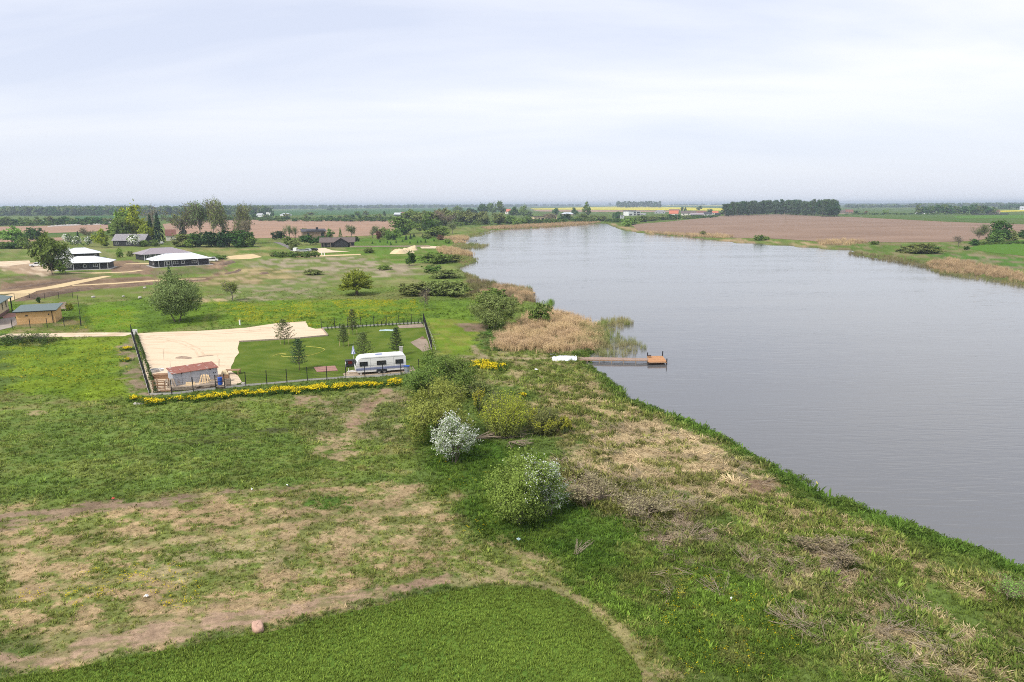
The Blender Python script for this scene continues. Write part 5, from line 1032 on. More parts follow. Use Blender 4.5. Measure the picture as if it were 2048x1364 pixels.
car('silver estate car in front of the black car near the log bungalow', 614, 503, R(170), M_silverp, 'car', 4.6)
car('black car at the right end of the vehicles by the log bungalow', 627, 501.5, R(160), M_bpaint, 'car', 5)

# ------------------------------------------------------------------ caravan
def caravan():
    a = at(712, 751.5); b = at(813, 743.5); L, rz = face_frame(a, b); o = thing('caravan', 'white touring caravan with blue stripe and twin axle parked on the lawn behind the fence', 'caravan', (a + b) / 2, rz)
    Wd, h0, h1_ = 2.4, .40, 2.62; n = L / 2
    pr = [(-n + .28, h0), (-n + .04, h0 + .25), (-n, h0 + .8), (-n + .16, h1_ - .85), (-n + .42, h1_ - .32), (-n + .72, h1_ - .08), (-n + 1.1, h1_), (n - .5, h1_), (n - .18, h1_ - .08), (n - .03, h1_ - .3), (n, h1_ - .8), (n, h0 + .2), (n - .1, h0)]
    MB().extrude(pr, 'y', .04, Wd - .04).build('body', M_white, o)
    cap = MB()
    for y_ in (0., Wd - .06): cap.extrude([(x * .995, h0 + (z - h0) * .985) for x, z in pr], 'y', y_, y_ + .06)
    cap.build('side_panel', M_cream, o)
    MB().box((.0, -.012, h0 + .52), (L - .15, .024, .24)).build('stripe', M_stripe, o); MB().box((.0, -.010, h0 + .34), (L - .15, .02, .06)).build('stripe', M_stripe, o)
    for x, w in ((-n + 1.15, 1.12), (0.05, 1.3), (n - 1.0, 1.1)): window(o, x, h0 + 1.25, w, .62, 0, M_black, bars=0, fr=.05)
    f = MB(); f.add([(-n + .02, .25, h0 + .95), (-n + .02, Wd - .25, h0 + .95), (-n + .17, Wd - .3, h0 + 1.62), (-n + .17, .3, h0 + 1.62)], [(0, 1, 2, 3)]); f.build('front_window', M_glass, o)
    MB().box((.25, -.012, h1_ - .16), (L - 1.3, .03, .04)).build('awning_rail', M_grey, o); MB().box((-n * .42, -.008, h0 + 1.1), (.02, .02, 1.9)).box((n * .5, -.008, h0 + 1.1), (.02, .02, 1.9)).build('seam', M_grey, o); MB().box((0, -.006, h0 + .95), (L - .2, .016, .02)).build('rub_strip', M_grey, o)
    MB().box((-.15, Wd * .5, h1_ + .04), (1.0, .75, .08)).build('roof_vent', M_stripe, o); MB().box((-n + 1.9, Wd * .45, h1_ + .05), (.45, .45, .1)).build('roof_vent', M_cream, o)
    MB().box((.2, Wd / 2, h1_ + .01), (L - 2.6, Wd * .96, .03)).build('roof', M_white, o)
    for x in (-.32, .42): wheel(o, x, .12, .33, .33); wheel(o, x, Wd - .12, .33, .33)
    for x in (-.32, .42): MB().extrude([(x - .42, h0), (x - .36, h0 + .26), (x - .15, h0 + .38), (x + .15, h0 + .38), (x + .36, h0 + .26), (x + .42, h0)], 'y', -.014, .0).build('wheel_arch', M_glass, o)
    d = MB(); d.tube((-n + .3, .7, h0 + .05), (-n - 1.1, Wd / 2, h0 + .05), .06).tube((-n + .3, Wd - .7, h0 + .05), (-n - 1.1, Wd / 2, h0 + .05), .06).tube((-n - .9, Wd / 2, .0), (-n - .9, Wd / 2, h0 + .5), .045); d.build('drawbar', M_white, o)
    MB().box((-n + 1.25, -.01, h0 + .12), (.9, .03, .14)).build('locker_door', M_cream, o); MB().box((-n + .75, .3, .2), (.3, .3, .42)).build('support_leg', M_white, o); MB().box((n - .4, .3, .2), (.1, .1, .42)).build('support_leg', M_black, o)
    for y_ in (.3, Wd - .3): MB().box((n + .02, y_, h0 + .5), (.05, .14, .4)).build('tail_light', M_red, o)
    return o, L, rz
caravan()
def at_thing(name, label, cat, px, py, rot=0, group=None): return thing(name, label, cat, ground(px, py), rot, group)
u = at_thing('parasol', 'closed blue and white striped parasol beside the caravan nose', 'parasol', 708, 727)
MB().tube((0, 0, 0), (0, 0, 2.6), .03).build('pole', M_white, u); MB().lathe([(.03, 2.85), (.10, 2.6), (.2, 2.2), (.34, 1.55), (.26, 1.5), (.03, 1.52)], 12).build('canopy', M_umb, u)
k = at_thing('outdoor_kitchen', 'grey garden counter with dark top and a red box behind the caravan nose', 'counter', 706, 733, R(10))
MB().box((0, 0, 1.0), (2.3, .9, .08)).build('top', M_dark, k); MB().box((0, .35, .5), (2.2, .1, 1.0)).build('back_panel', M_grey, k)
for x_ in (-1.05, 1.05): MB().box((x_, 0, .5), (.1, .8, 1.0)).build('side_panel', M_cream, k)
MB().box((0, 0, .38), (2.0, .7, .06)).build('shelf', M_dark, k)
bx_ = at_thing('crate', 'red plastic crate on the shelf of the garden counter', 'crate', 701, 732.5); bx_.location.z += .42; MB().box((0, 0, .22), (.6, .4, .4)).build('box', M_red, bx_); MB().box((0, 0, .44), (.64, .44, .04)).build('rim', M_red, bx_)
gt = at_thing('water_butt', 'dark blue lidded bin standing at the rear end of the caravan', 'bin', 814, 746); MB().lathe([(.02, 0), (.36, 0), (.4, .9), (.42, 1.0), (.02, 1.02)], 14).build('body', M_grey, gt); MB().lathe([(.44, 1.0), (.44, 1.08), (.02, 1.16)], 14).build('lid', M_blue, gt)
po = at_thing('garden_post', 'grey stone post standing behind the far end of the caravan roof', 'post', 803, 722); MB().box((0, 0, 1.1), (.5, .35, 2.2)).build('shaft', M_concrete, po); MB().box((0, 0, 2.25), (.6, .45, .1)).build('cap', M_concrete, po)
hp = [(545, 713), (560, 708), (573, 709), (562, 713), (585, 714), (615, 712), (638, 706), (650, 700), (640, 696), (620, 694), (612, 693)]
hz_ = [at(*q) + Vector((0, 0, .06)) for q in hp]; cur = []
for i in range(len(hz_) - 1):
    p0, p1, p2, p3 = hz_[max(i - 1, 0)], hz_[i], hz_[i + 1], hz_[min(i + 2, len(hz_) - 1)]
    for q in range(5): t_ = q / 5; cur.append(.5 * ((2 * p1) + (p2 - p0) * t_ + (2 * p0 - 5 * p1 + 4 * p2 - p3) * t_ * t_ + (3 * p1 - p0 - 3 * p2 + p3) * t_ ** 3))
tag(MB().path(cur, .032, 5).build('garden_hose', M_hose), 'yellow garden hose curling across the mown lawn', 'hose')
pc = at_thing('pool_cover', 'crumpled greenish plastic sheet lying on the lawn near the back fence', 'sheet', 774, 661)
_v = []; 
for i in range(9):
    for j in range(5): _v.append(((i - 4) * .36 + rg.normal() * .08, (j - 2) * .38 + rg.normal() * .08, .03 + .22 * max(0, 1 - abs(i - 4) / 4) * (.5 + .8 * rg.uniform()) * (1 if 0 < j < 4 else .2)))
MB().add(_v, [(i * 5 + j, (i + 1) * 5 + j, (i + 1) * 5 + j + 1, i * 5 + j + 1) for i in range(8) for j in range(4)]).build('sheet', M_teal, pc)

# ------------------------------------------------------------------ fences round the yard
def wire_panel(L, h=1.55, z0=.28):
    mb = MB(); n = max(2, int(L / .055)); w = .006
    for i in range(n + 1): x = L * i / n; mb.add([(x - w / 2, -w / 2, z0), (x + w / 2, w / 2, z0), (x + w / 2, w / 2, z0 + h), (x - w / 2, -w / 2, z0 + h)], [(0, 1, 2, 3)])
    for j in range(8): z = z0 + h * j / 7; mb.box((L / 2, 0, z), (L, .012, .012))
    return mb
PANELS = {}
def fence(label, pts, h=2.0, base=True, post=.10, panels=True, group='fences round the sand yard and lawn'):
    P = [at(*p) for p in pts]; L, rz = face_frame(P[0], P[-1]); o = thing('mesh_fence', label, 'fence', P[0], 0, group); pm = None
    for p in P:
        q = p - P[0]; c_ = MB().box((0, 0, h / 2), (post, post, h)); 
        if pm is None: pm = c_.mesh('post'); pm.materials.append(M_black)
        link('post', pm, None, o, loc=q, rotz=rz)
    for a_, b_ in zip(P[:-1], P[1:]):
        l, ang = face_frame(a_, b_)
        if panels:
            me = wire_panel(l, h - .35).mesh('mesh_panel'); me.materials.append(M_black); link('mesh_panel', me, None, o, loc=a_ - P[0], rotz=ang)
        if base: MB().box((l / 2, 0, .1), (l - post, .08, .34)).build('base_board', M_concrete, o, loc=a_ - P[0], rotz=ang)
    return o
def lerp_pts(a, b, n):
    A_, B_ = at(*a), at(*b); r__ = []
    for i in range(n + 1):
        p = A_ + (B_ - A_) * i / n; d_ = p - Vector((0, 0, CAM_H)); zc_ = d_.dot(CF); r__.append((1024 + FPX * d_.dot(CR) / zc_, 682 - FPX * d_.dot(CU) / zc_))
    return r__
fence('black mesh panel fence along the near edge of the yard, in front of the caravan', [(299, 790), (344, 789), (387, 784), (432, 778.5)])
fence('black mesh panel fence from the blue barrel along the lawn to the caravan rear', [(450, 777), (492, 772), (534, 769), (574, 765.3), (615, 761.5), (654, 759), (692, 756), (730, 755), (766, 752.5), (802, 749), (838, 745)])
fence('black fence seen almost edge-on down the left side of the sand yard', lerp_pts((263, 669), (299, 790), 16))
fence('thin dark mesh fence behind the row of tiny thujas', [(643, 657.5), (669.5, 656), (696, 654.5), (722, 653), (748, 651.5), (773, 650), (798, 648.6), (823, 647.2), (847, 646)], base=True)
fence('black fence seen edge-on down the lake side of the lawn', lerp_pts((848, 646.5), (864, 703), 10))
gp = at_thing('gate', 'narrow dark mesh gate beside the blue barrel', 'gate', 441, 777.8, R(-2)); MB().box((0, 0, 1.0), (1.2, .04, .05)).box((0, 0, .2), (1.2, .04, .05)).box((0, 0, 1.8), (1.2, .04, .05)).box((-.6, 0, 1.0), (.05, .04, 1.65)).box((.6, 0, 1.0), (.05, .04, 1.65)).build('frame', M_black, gp); me = wire_panel(1.1, 1.5, .25).mesh('mesh_panel'); link('mesh_panel', me, M_black, gp, loc=(-.55, 0, 0))
fence('sparse dark wire fence in front of the yellow brick outbuilding', [(25, 657), (61, 656.5), (95, 655), (129, 653), (162, 652)], h=2.0, base=False)
fence('dark wire fence seen edge-on right of the yellow brick outbuilding', lerp_pts((163, 651.5), (157, 608), 9), h=2.2, base=False)
fence('faint wire fence behind the yellow brick outbuilding', [(30, 601), (60, 599.5), (90, 598.5), (118, 597), (146, 596)], h=1.8, base=False)
for i in range(9):
    p = at(853.5 + i * 1.6, 658 + i * 5.2); s_ = thing('marker_stake', 'pale short stake tied beside the lake side fence of the lawn', 'stake', p + Vector((.35, 0, 0)), 0, 'pale stakes along the lake side fence'); MB().tube((0, 0, -.1), (.12, 0, .5), .03, .02, 5).build('shaft', M_cream, s_); MB().box((.14, 0, .52), (.1, .05, .06)).build('cap', M_cream, s_)
cb_ = at_thing('meter_cabinet', 'white electric meter cabinet at the far left corner of the sand yard', 'cabinet', 271, 672); MB().box((0, 0, .72), (.75, .3, .9)).build('housing', M_white, cb_); MB().box((0, -.16, .75), (.66, .03, .78)).build('door', M_cream, cb_); MB().box((0, 0, .12), (.55, .22, .4)).build('plinth', M_concrete, cb_); MB().box((0, 0, 1.2), (.82, .38, .06)).build('lid', M_white, cb_)
for px_, py_, lb in ((480, 650, 'white marker post standing in the meadow just behind the sand yard'), (644, 510.5, 'white cabinet of the pair on the meadow below the vehicles'), (649, 512, 'smaller white post of the pair on the meadow below the vehicles'), (278, 492, 'pale green box standing before the old farmhouse')):
    c_ = at_thing('service_post', lb, 'post', px_, py_); s_ = 1.0 if py_ > 600 else 1.6; MB().box((0, 0, .5 * s_), (.22 * s_, .22 * s_, 1.0 * s_)).build('shaft', M_white, c_); MB().box((0, 0, 1.03 * s_), (.28 * s_, .28 * s_, .08 * s_)).build('cap', M_cream, c_)

# ------------------------------------------------------------------ shed and clutter in the yard corner
def shed():
    a = at(347, 773); b = at(437, 758.5); L, rz = face_frame(a, b); o = thing('metal_shed', 'low grey sheet metal shed with a flaking rust red roof in the yard corner', 'shed', (a + b) / 2, rz)
    D_ = 2.4; h = 1.75; MB().box((0, D_ / 2, h / 2), (L - .06, D_, h)).build('wall', M_shed, o)
    n = 5
    for i in range(n): MB().box((-L / 2 + L * (i + .5) / n, -.03, h / 2 + .02), (L / n - .05, .05, h - .06)).build('panel', M_shed, o)
    r = MB().add([(-L / 2 - .1, -.2, h + .05), (L / 2 + .1, -.2, h + .05), (L / 2 + .1, D_ + .15, h + .4), (-L / 2 - .1, D_ + .15, h + .4), (-L / 2 - .1, -.2, h - .03), (L / 2 + .1, -.2, h - .03), (L / 2 + .1, D_ + .15, h + .32), (-L / 2 - .1, D_ + .15, h + .32)], [(0, 1, 2, 3), (0, 4, 5, 1), (1, 5, 6, 2), (2, 6, 7, 3), (3, 7, 4, 0), (7, 6, 5, 4)]).build('roof', M_rust, o)
    for i in range(1, n): x = -L / 2 + L * i / n; MB().add([(x - .03, -.21, h + .055), (x + .03, -.21, h + .055), (x + .03, D_ + .16, h + .405), (x - .03, D_ + .16, h + .405), (x - .03, -.21, h + .10), (x + .03, -.21, h + .10), (x + .03, D_ + .16, h + .45), (x - .03, D_ + .16, h + .45)], [(4, 5, 6, 7), (0, 1, 5, 4), (0, 4, 7, 3), (1, 2, 6, 5)]).build('seam', M_rust, r)
    for x in (-.3, .33): MB().box((x * L, -.07, h - .12), (.16, .05, .2)).build('hinge', M_black, o)
    for x in (.4, .44): MB().box((x * L, -.07, h * .6), (.08, .04, .16)).build('latch', M_black, o)
    return o
shed()
def pallet(label, px, py, rot, mat, tilt=0, n=1):
    o = at_thing('pallet', label, 'pallet', px, py, rot); o.rotation_euler = (tilt, 0, rot); o.location.z += .44 * math.sin(tilt)
    for q in range(n):
        z = q * .15
        for i in range(7): MB().box((0, -.5 + i * .167, z + .13), (1.2, .11, .022)).build('slat', mat, o)
        for x_ in (-.52, 0, .52): MB().box((x_, 0, z + .06), (.1, 1.0, .1)).build('stringer', mat, o)
    return o
pallet('pale new wooden pallet leaning below the grey shed', 382, 778, R(8), M_palewood, R(62))
pallet('stack of weathered pallets under the blue barrel', 443, 776, R(3), M_oldwood, 0, 2)
def barrel():
    o = at_thing('barrel', 'blue plastic barrel on pallets beside the grey shed', 'barrel', 441.5, 773.5); o.location.z += .32
    MB().lathe([(.02, 0), (.28, 0), (.3, .04), (.3, .3), (.315, .33), (.3, .36), (.3, .6), (.315, .63), (.3, .66), (.3, .9), (.27, .95), (.02, .95)], 18).build('drum', M_blue, o); MB().lathe([(.28, .93), (.31, .95), (.31, 1.0), (.02, 1.01)], 18).build('lid', M_blue, o)
barrel()
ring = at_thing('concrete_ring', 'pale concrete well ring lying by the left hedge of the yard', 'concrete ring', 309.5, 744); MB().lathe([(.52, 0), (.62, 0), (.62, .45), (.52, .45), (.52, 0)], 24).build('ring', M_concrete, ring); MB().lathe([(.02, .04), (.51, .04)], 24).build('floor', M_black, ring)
def lumber(label, px, py, rot, n, L, mat, name='plank_stack'):
    o = at_thing(name, label, 'planks', px, py, rot); rn = random.Random(px)
    for i in range(n): MB().box((rn.uniform(-.3, .3), (i % 4) * .24 - .4 + rn.uniform(-.03, .03), .08 + (i // 4) * .085), (L * rn.uniform(.75, 1.05), .2, .06), rn.uniform(-.06, .06)).build('plank', mat, o)
    return o
lumber('stack of orange brown planks left of the grey shed', 326, 757, R(6), 32, 2.6, M_wood)
lumber('long weathered boards piled along the front of the shed', 372, 779.5, R(8), 22, 3.6, M_oldwood)
lumber('heap of short grey boards between shed and barrel', 418, 774, R(14), 20, 2.2, M_oldwood)
lumber('reddish offcuts lying by the left front corner of the yard', 330, 783, R(3), 7, 1.6, M_wood)
def logs(label, px, py, rot, n, L):
    o = at_thing('log_pile', label, 'logs', px, py, rot); rn = random.Random(px * 3)
    for i in range(n):
        lay = 0 if i < n * .5 else (1 if i < n * .85 else 2); y_ = (i % max(1, int(n * .5))) * .24 - .5 + lay * .12 + rn.uniform(-.04, .04); l_ = L * rn.uniform(.8, 1.1); d_ = rn.uniform(-.12, .12)
        MB().tube((-l_ / 2, y_ - d_, .12 + lay * .2), (l_ / 2, y_ + d_, .12 + lay * .2 + rn.uniform(-.02, .05)), rn.uniform(.08, .13), rn.uniform(.07, .11), 8).build('log', M_bark if rn.random() < .4 else M_oldwood, o)
    return o
logs('pile of round logs and poles before the right half of the shed', 402, 778, R(10), 11, 2.4); logs('small heap of dark logs right of the pale pallet', 428, 768, R(30), 8, 1.4)
def crate(label, px, py, d, mat, rot=0):
    o = at_thing('wooden_crate', label, 'crate', px, py, rot)
    for k_ in range(4): MB().box((0, -d[1] / 2, d[2] * (k_ + .5) / 4), (d[0], .04, d[2] / 4 - .03)).build('slat', mat, o); MB().box((0, d[1] / 2, d[2] * (k_ + .5) / 4), (d[0], .04, d[2] / 4 - .03)).build('slat', mat, o)
    for s_ in (-1, 1): MB().box((s_ * (d[0] / 2 - .03), 0, d[2] / 2), (.05, d[1] - .05, d[2])).build('side_panel', mat, o)
    MB().box((0, 0, .06), (d[0] - .12, d[1] - .1, .06)).build('base', mat, o)
crate('tall weathered crate right of the blue barrel', 455.5, 772, (.8, .6, 1.0), M_oldwood, R(10)); crate('dark wooden crate behind the blue barrel', 449, 763, (1.3, .8, .9), M_wood, R(12)); crate('low open crate left of the pale pallet', 356, 780, (1.0, .7, .5), M_wood, R(5))
def board_lean(label, px, py, mat):
    o = at_thing('leaning_boards', label, 'boards', px, py, R(9))
    for i in range(5): MB().box((-.6 + i * .3, .12 * (i % 2), .62), (.16, .05, 1.35), 0, R(-20), R(14 - i * 9)).build('plank', mat, o)
board_lean('crossed boards leaning against the shed front', 411, 767.5, M_palewood); board_lean('grey boards leaning on the left end of the shed', 341, 776, M_oldwood)
def rack(label, px, py, w, d, h, mat, slats=4, top=True):
    o = at_thing('garden_table' if top else 'timber_rack', label, 'table' if top else 'rack', px, py, R(4))
    for x_ in (-w / 2, w / 2):
        for y_ in (-d / 2, d / 2): MB().box((x_, y_, h / 2), (.1, .1, h)).build('leg', mat, o)
    if top:
        for i in range(slats): MB().box((0, -d / 2 + d * (i + .5) / slats, h + .03), (w + .3, d / slats - .03, .05)).build('slat', mat, o)
    else:
        for z in (.3, .75, h): 
            for y_ in (-d / 2, d / 2): MB().box((0, y_ - .06, z), (w + .2, .04, .12)).build('rail', mat, o)
    return o
rack('long wooden garden table at the lawn edge right of the shed', 466, 748, 1.8, 1.0, .6, M_wood, 5)
rack('open timber rack in front of the orange planks', 323, 778, 1.5, 1.3, 1.3, M_wood, top=False)
wb = at_thing('plastic_tub', 'white tub standing on the orange brown planks', 'tub', 325, 752); wb.location.z += .78; MB().lathe([(.02, 0), (.26, 0), (.33, .32), (.3, .32), (.24, .05)], 14).build('tub', M_white, wb); MB().lathe([(.33, .31), (.36, .33), (.33, .35)], 14).build('rim', M_white, wb)
def rock(name, label, cat, px, py, d, mat, seed=1, rz=0, box=.35, group=None):
    rn = np.random.default_rng(seed); o = at_thing(name, label, cat, px, py, rz, group); V = []; F = []; nu, nv = 14, 9
    for j in range(nv + 1):
        th = math.pi * j / nv
        for i in range(nu):
            ph = 2 * math.pi * i / nu; c = np.array([math.sin(th) * math.cos(ph), math.sin(th) * math.sin(ph), math.cos(th)]); c = np.sign(c) * np.abs(c) ** box; c = c * (1 + rn.normal() * .05); V.append((c[0] * d[0] / 2, c[1] * d[1] / 2, c[2] * d[2] / 2 + d[2] * .42))
    for j in range(nv):
        for i in range(nu): F.append((j * nu + i, j * nu + (i + 1) % nu, (j + 1) * nu + (i + 1) % nu, (j + 1) * nu + i))
    me = mesh_from('stone', V, F, smooth=True); link('stone', me, mat, o); return o
M_rock = paint('reddish_stone', (.52, .33, .24), .9, .14, 5, (.44, .27, .20), bump=.6)
M_stone = paint('pale_stone', (.50, .46, .41), .9, .12, 5, bump=.5)
rock('boulder', 'single reddish block of stone on the brown strip at the wheat edge', 'boulder', 516, 1262, (.62, .95, .42), M_rock, 3, R(28), .5)
for i, (px_, py_, s_, lb) in enumerate([(487, 769, .55, 'pale block lying at the lawn edge behind the front fence'), (187, 595.5, .9, 'white block on the meadow behind the outbuilding corner fence'), (174, 580, .7, 'small pale block below the sandy track'), (290, 576.5, .8, 'white stone left of the round grey green tree near the track'), (247, 594, .7, 'dark speckled stone in the meadow between outbuilding and round tree'), (280, 597, 1.0, 'flat pale stone left of the round grey green tree')]):
    rock('stone_block', lb, 'stone', px_, py_, (s_, s_ * .8, s_ * .6), M_stone, 20 + i, i, .6)
cr_ = at_thing('stone_heap', 'flat pale heap at the left end of the yellow flowers', 'heap', 277, 809); 
for i in range(5): MB().box((rg.normal() * .4, rg.normal() * .25, .1), (.5, .35, .16), rg.uniform(0, 3)).build('stone', M_stone, cr_)
def edging():
    P = [at(*q) + Vector((0, 0, .12)) for q in ((478, 684.5), (600, 677.3), (656, 672), (645, 658))]; o = thing('timber_edging', 'low grey timber edging between the sand yard and the lawn', 'edging', P[0])
    for a_, b_ in zip(P[:-1], P[1:]):
        l, ang = face_frame(a_, b_); q = MB().box((l / 2, 0, 0), (l - .05, .16, .3)).build('board', M_oldwood, o, loc=a_ - P[0], rotz=ang)
edging()
for i, (px_, py_, pyt) in enumerate([(328, 719, 699), (341, 736, 722), (437, 731, 711), (439.5, 733, 719), (500, 664, 654), (522, 664, 655)]):
    o = at_thing('survey_stake', 'thin survey stake standing on the sand yard', 'stake', px_, py_, 0, 'survey stakes on the sand yard'); MB().tube((0, 0, -.1), (.05, 0, hgt(px_, py_, pyt)), .022, .018, 5).build('rod', M_oldwood, o); MB().box((.05, 0, hgt(px_, py_, pyt) * .97), (.05, .05, .08)).build('tip', M_red, o)
# brown garden set behind the outbuilding
tb = at_thing('garden_swing', 'brown wooden garden seat with panels behind the right end of the outbuilding', 'seat', 126, 621, R(5)); MB().box((0, 0, .55), (2.2, 1.6, .12)).build('seat', M_oldwood, tb); MB().box((-.2, .8, 1.25), (1.6, .12, 1.4)).build('backrest', M_oldwood, tb); MB().box((1.0, .1, 1.0), (.12, 1.5, .9)).build('armrest', M_oldwood, tb)
for x_ in (-.9, .9):
    for y_ in (-.6, .6): MB().box((x_, y_, .25), (.1, .1, .5)).build('leg', M_oldwood, tb)

# ------------------------------------------------------------------ jetties
def jetty():
    z = -.02; o = thing('jetty', 'long narrow wooden jetty reaching from the shore past the reeds', 'jetty', at(1153, 716, z))
    def loc(px, py): return at(px, py, z) - o.location
    def deck(c0, c1, c2, c3, n, nm, mat, th=.05):
        mb = MB()
        for i in range(n):
            t0, t1 = i / n, (i + .88) / n; a = c0 + (c1 - c0) * t0; b = c0 + (c1 - c0) * t1; c = c3 + (c2 - c3) * t1; d = c3 + (c2 - c3) * t0; dz = Vector((0, 0, th)); e_ = Vector((0, 0, rg.uniform(-.008, .008)))
            mb.add([a + e_, b + e_, c + e_, d + e_, a - dz, b - dz, c - dz, d - dz], [(0, 1, 2, 3), (7, 6, 5, 4), (0, 4, 5, 1), (1, 5, 6, 2), (2, 6, 7, 3), (3, 7, 4, 0)])
        q = mb.build(nm, mat, o); q['kind'] = 'stuff'; return q
    A0, B0, C0, D0 = loc(1140, 713.4), loc(1297, 716.2), loc(1297, 720), loc(1140, 718.6)
    deck(A0, B0, C0, D0, 85, 'walkway_planks', M_plankg)
    E0, F0, G0, H0 = loc(1295, 711.5), loc(1325, 711.6), loc(1333.5, 722.8), loc(1296.5, 723.6)
    deck(E0, H0, G0, F0, 22, 'platform_planks', M_plank)
    for a_, b_ in ((A0, B0), (D0, C0)): MB().tube(a_ + Vector((0, 0, -.14)), b_ + Vector((0, 0, -.14)), .07, .07, 6).build('beam', M_wood, o)
    for a_, b_ in ((E0, F0), (F0, G0), (G0, H0), (H0, E0)): MB().tube(a_ + Vector((0, 0, -.16)), b_ + Vector((0, 0, -.16)), .1, .1, 6).build('beam', M_wood, o)
    for i in range(6):
        t_ = .22 + i * .155
        for a_, b_ in ((A0, B0), (D0, C0)): p_ = a_ + (b_ - a_) * t_; MB().tube(p_ + Vector((0, 0, -2.2)), p_ + Vector((0, 0, -.05)), .07).build('pile', M_oldwood, o)
    for p_, h in ((E0, .55), (F0, .75), (G0, .45), (H0, -.06)): MB().tube(p_ + Vector((0, 0, -2.2)), p_ + Vector((0, 0, h)), .09).build('pile', M_dark, o)
    return o
jetty()
rd = thing('fishing_box', 'small dark wooden box at the near corner of the jetty platform', 'box', at(1299, 714.6, 0)); MB().box((0, 0, .16), (.45, .35, .28)).build('body', M_wood, rd); MB().box((0, 0, .32), (.48, .38, .05)).build('lid', M_dark, rd)
def tarp():
    a = at(1105, 722.5); b = at(1154, 721.5); L, rz = face_frame(a, b); o = thing('tarpaulin', 'crumpled white tarpaulin over a low load at the shore end of the jetty', 'tarpaulin', (a + b) / 2, rz); nx, ny = 30, 9; V = []; rn = np.random.default_rng(5)
    X, Y = np.meshgrid(np.linspace(-L / 2, L / 2, nx), np.linspace(0, 1.5, ny), indexing='ij'); hh = .62 * (np.sin(np.pi * np.clip(Y / 1.5, 0.0, 1)) ** .45) * (1 - .35 * np.abs(X / (L / 2)) ** 6)
    hh = hh * (.78 + .44 * fbm(X * 1.6 + 5, Y * 1.6, 3)) + .02; V = np.stack([X + (fbm(X * 2, Y * 2, 8) - .5) * .15, Y + (fbm(X * 1.5, Y + 9, 9) - .5) * .45, hh + (fbm(X * 3.2, Y * 3.2, 4) - .5) * .14], -1).reshape(-1, 3)
    F = np.array([(i * ny + j, (i + 1) * ny + j, (i + 1) * ny + j + 1, i * ny + j + 1) for i in range(nx - 1) for j in range(ny - 1)]); link('cover', mesh_from('cover', V, F), M_tarp, o)
    MB().box((L / 2 - .02, .7, .3), (.05, 1.3, .58)).build('end_flap', M_white, o); MB().box((-L * .1, .75, .2), (L * .8, .9, .36)).build('load', M_dark, o)
tarp()
for px_, py_, w, lb, mt in ((1058, 585.5, 3.5, 'tiny pale wooden jetty among the tan reeds', M_palewood), (941, 480.5, 4.5, 'small dark landing stage beyond the reeds on the left shore', M_dark)):
    p_ = at(px_, py_, -.1); o = thing('landing_stage', lb, 'jetty', p_, R(10)); s_ = 1 if py_ > 550 else 2.0
    for i in range(9): MB().box((-w * s_ / 2 + w * s_ * (i + .5) / 9, 0, 0), (w * s_ / 9 - .04, 1.4 * s_, .08)).build('plank', mt, o)
    for x_ in (-.45, .45):
        for y_ in (-.6, .6): MB().tube((x_ * w * s_, y_ * s_, -1.6), (x_ * w * s_, y_ * s_, .1), .1).build('pile', M_dark, o)
sb = at_thing('sign_board', 'white scrap board lying on the grass just beyond the tarpaulin', 'board', 1106, 712); MB().box((0, 0, .25), (1.0, .06, .3), 0, R(50)).build('board', M_white, sb); MB().box((-.4, .1, .1), (.05, .05, .3)).build('leg', M_oldwood, sb)

# ------------------------------------------------------------------ power poles, small litter, heaps
def pole(label, px, py, pyt, brace=False):
    h = hgt(px, py, pyt); o = thing('power_pole', label, 'pole', at(px, py), R(12), 'power poles on the far shore'); MB().tube((0, 0, -.3), (.15, 0, h), .22, .16, 8).build('shaft', M_oldwood, o); MB().box((.15, 0, h - .5), (1.7, .12, .14)).build('crossarm', M_oldwood, o)
    for x_ in (-.6, .15, .9): MB().lathe([(.02, 0), (.09, .02), (.06, .2), (.02, .24)], 8, (x_, 0, h - .43)).build('insulator', M_cream, o)
    if brace: MB().tube((h * .28, 0, -.2), (.15, 0, h * .86), .2, .15, 8).build('brace', M_oldwood, o)
pole('wooden power pole with a slanting brace in the brown field', 1567.5, 446, 426, True); pole('leaning power pole in the middle of the brown field right of the wood', 1720.5, 454, 434); pole('power pole at the right of the brown field near the bushes', 1900.5, 465.5, 444)
pole('thin power pole at the left corner of the pine wood', 1449, 441, 424); pole('thin power pole at the left end of the brown field', 1355, 443, 429); pole('faint power pole by the far end of the lake', 1274, 441, 427)
for (px_, py_, s_, lb) in ((293, 1197, .38, 'scrap of white plastic lying on the mown straw meadow'), (504, 983, .22, 'white scrap on the brown strip, left of two'), (575, 976, .24, 'white scrap on the brown strip, right of two'), (1037, 1082, .34, 'pale blue scrap in the grass below the front bush'), (1072, 741, .7, 'white rag on the grass below the jetty path'), (227, 1002, .3, 'orange scrap on the dark strip of the meadow'), (1462, 1202, .16, 'pale grey can in the grass on the right'), (1634, 958, .25, 'yellow float on the water near the bank')):
    o = at_thing('litter', lb, 'litter', px_, py_)
    if 'float' in lb: o.location.z = WATER_Z + .02
    V = [(math.cos(a_) * s_ * .5 * rg.uniform(.5, 1.1), math.sin(a_) * s_ * .5 * rg.uniform(.5, 1.1), rg.uniform(.1, .26)) for a_ in np.linspace(0, 6.28, 9)[:-1]] + [(0, 0, .32)]
    MB().add(V, [(i, (i + 1) % 8, 8) for i in range(8)]).build('sheet', {'orange': M_red, 'yellow': M_hose, 'blue ': M_teal}.get(next((w for w in ('orange', 'yellow', 'blue ') if w in lb), ''), M_white), o)
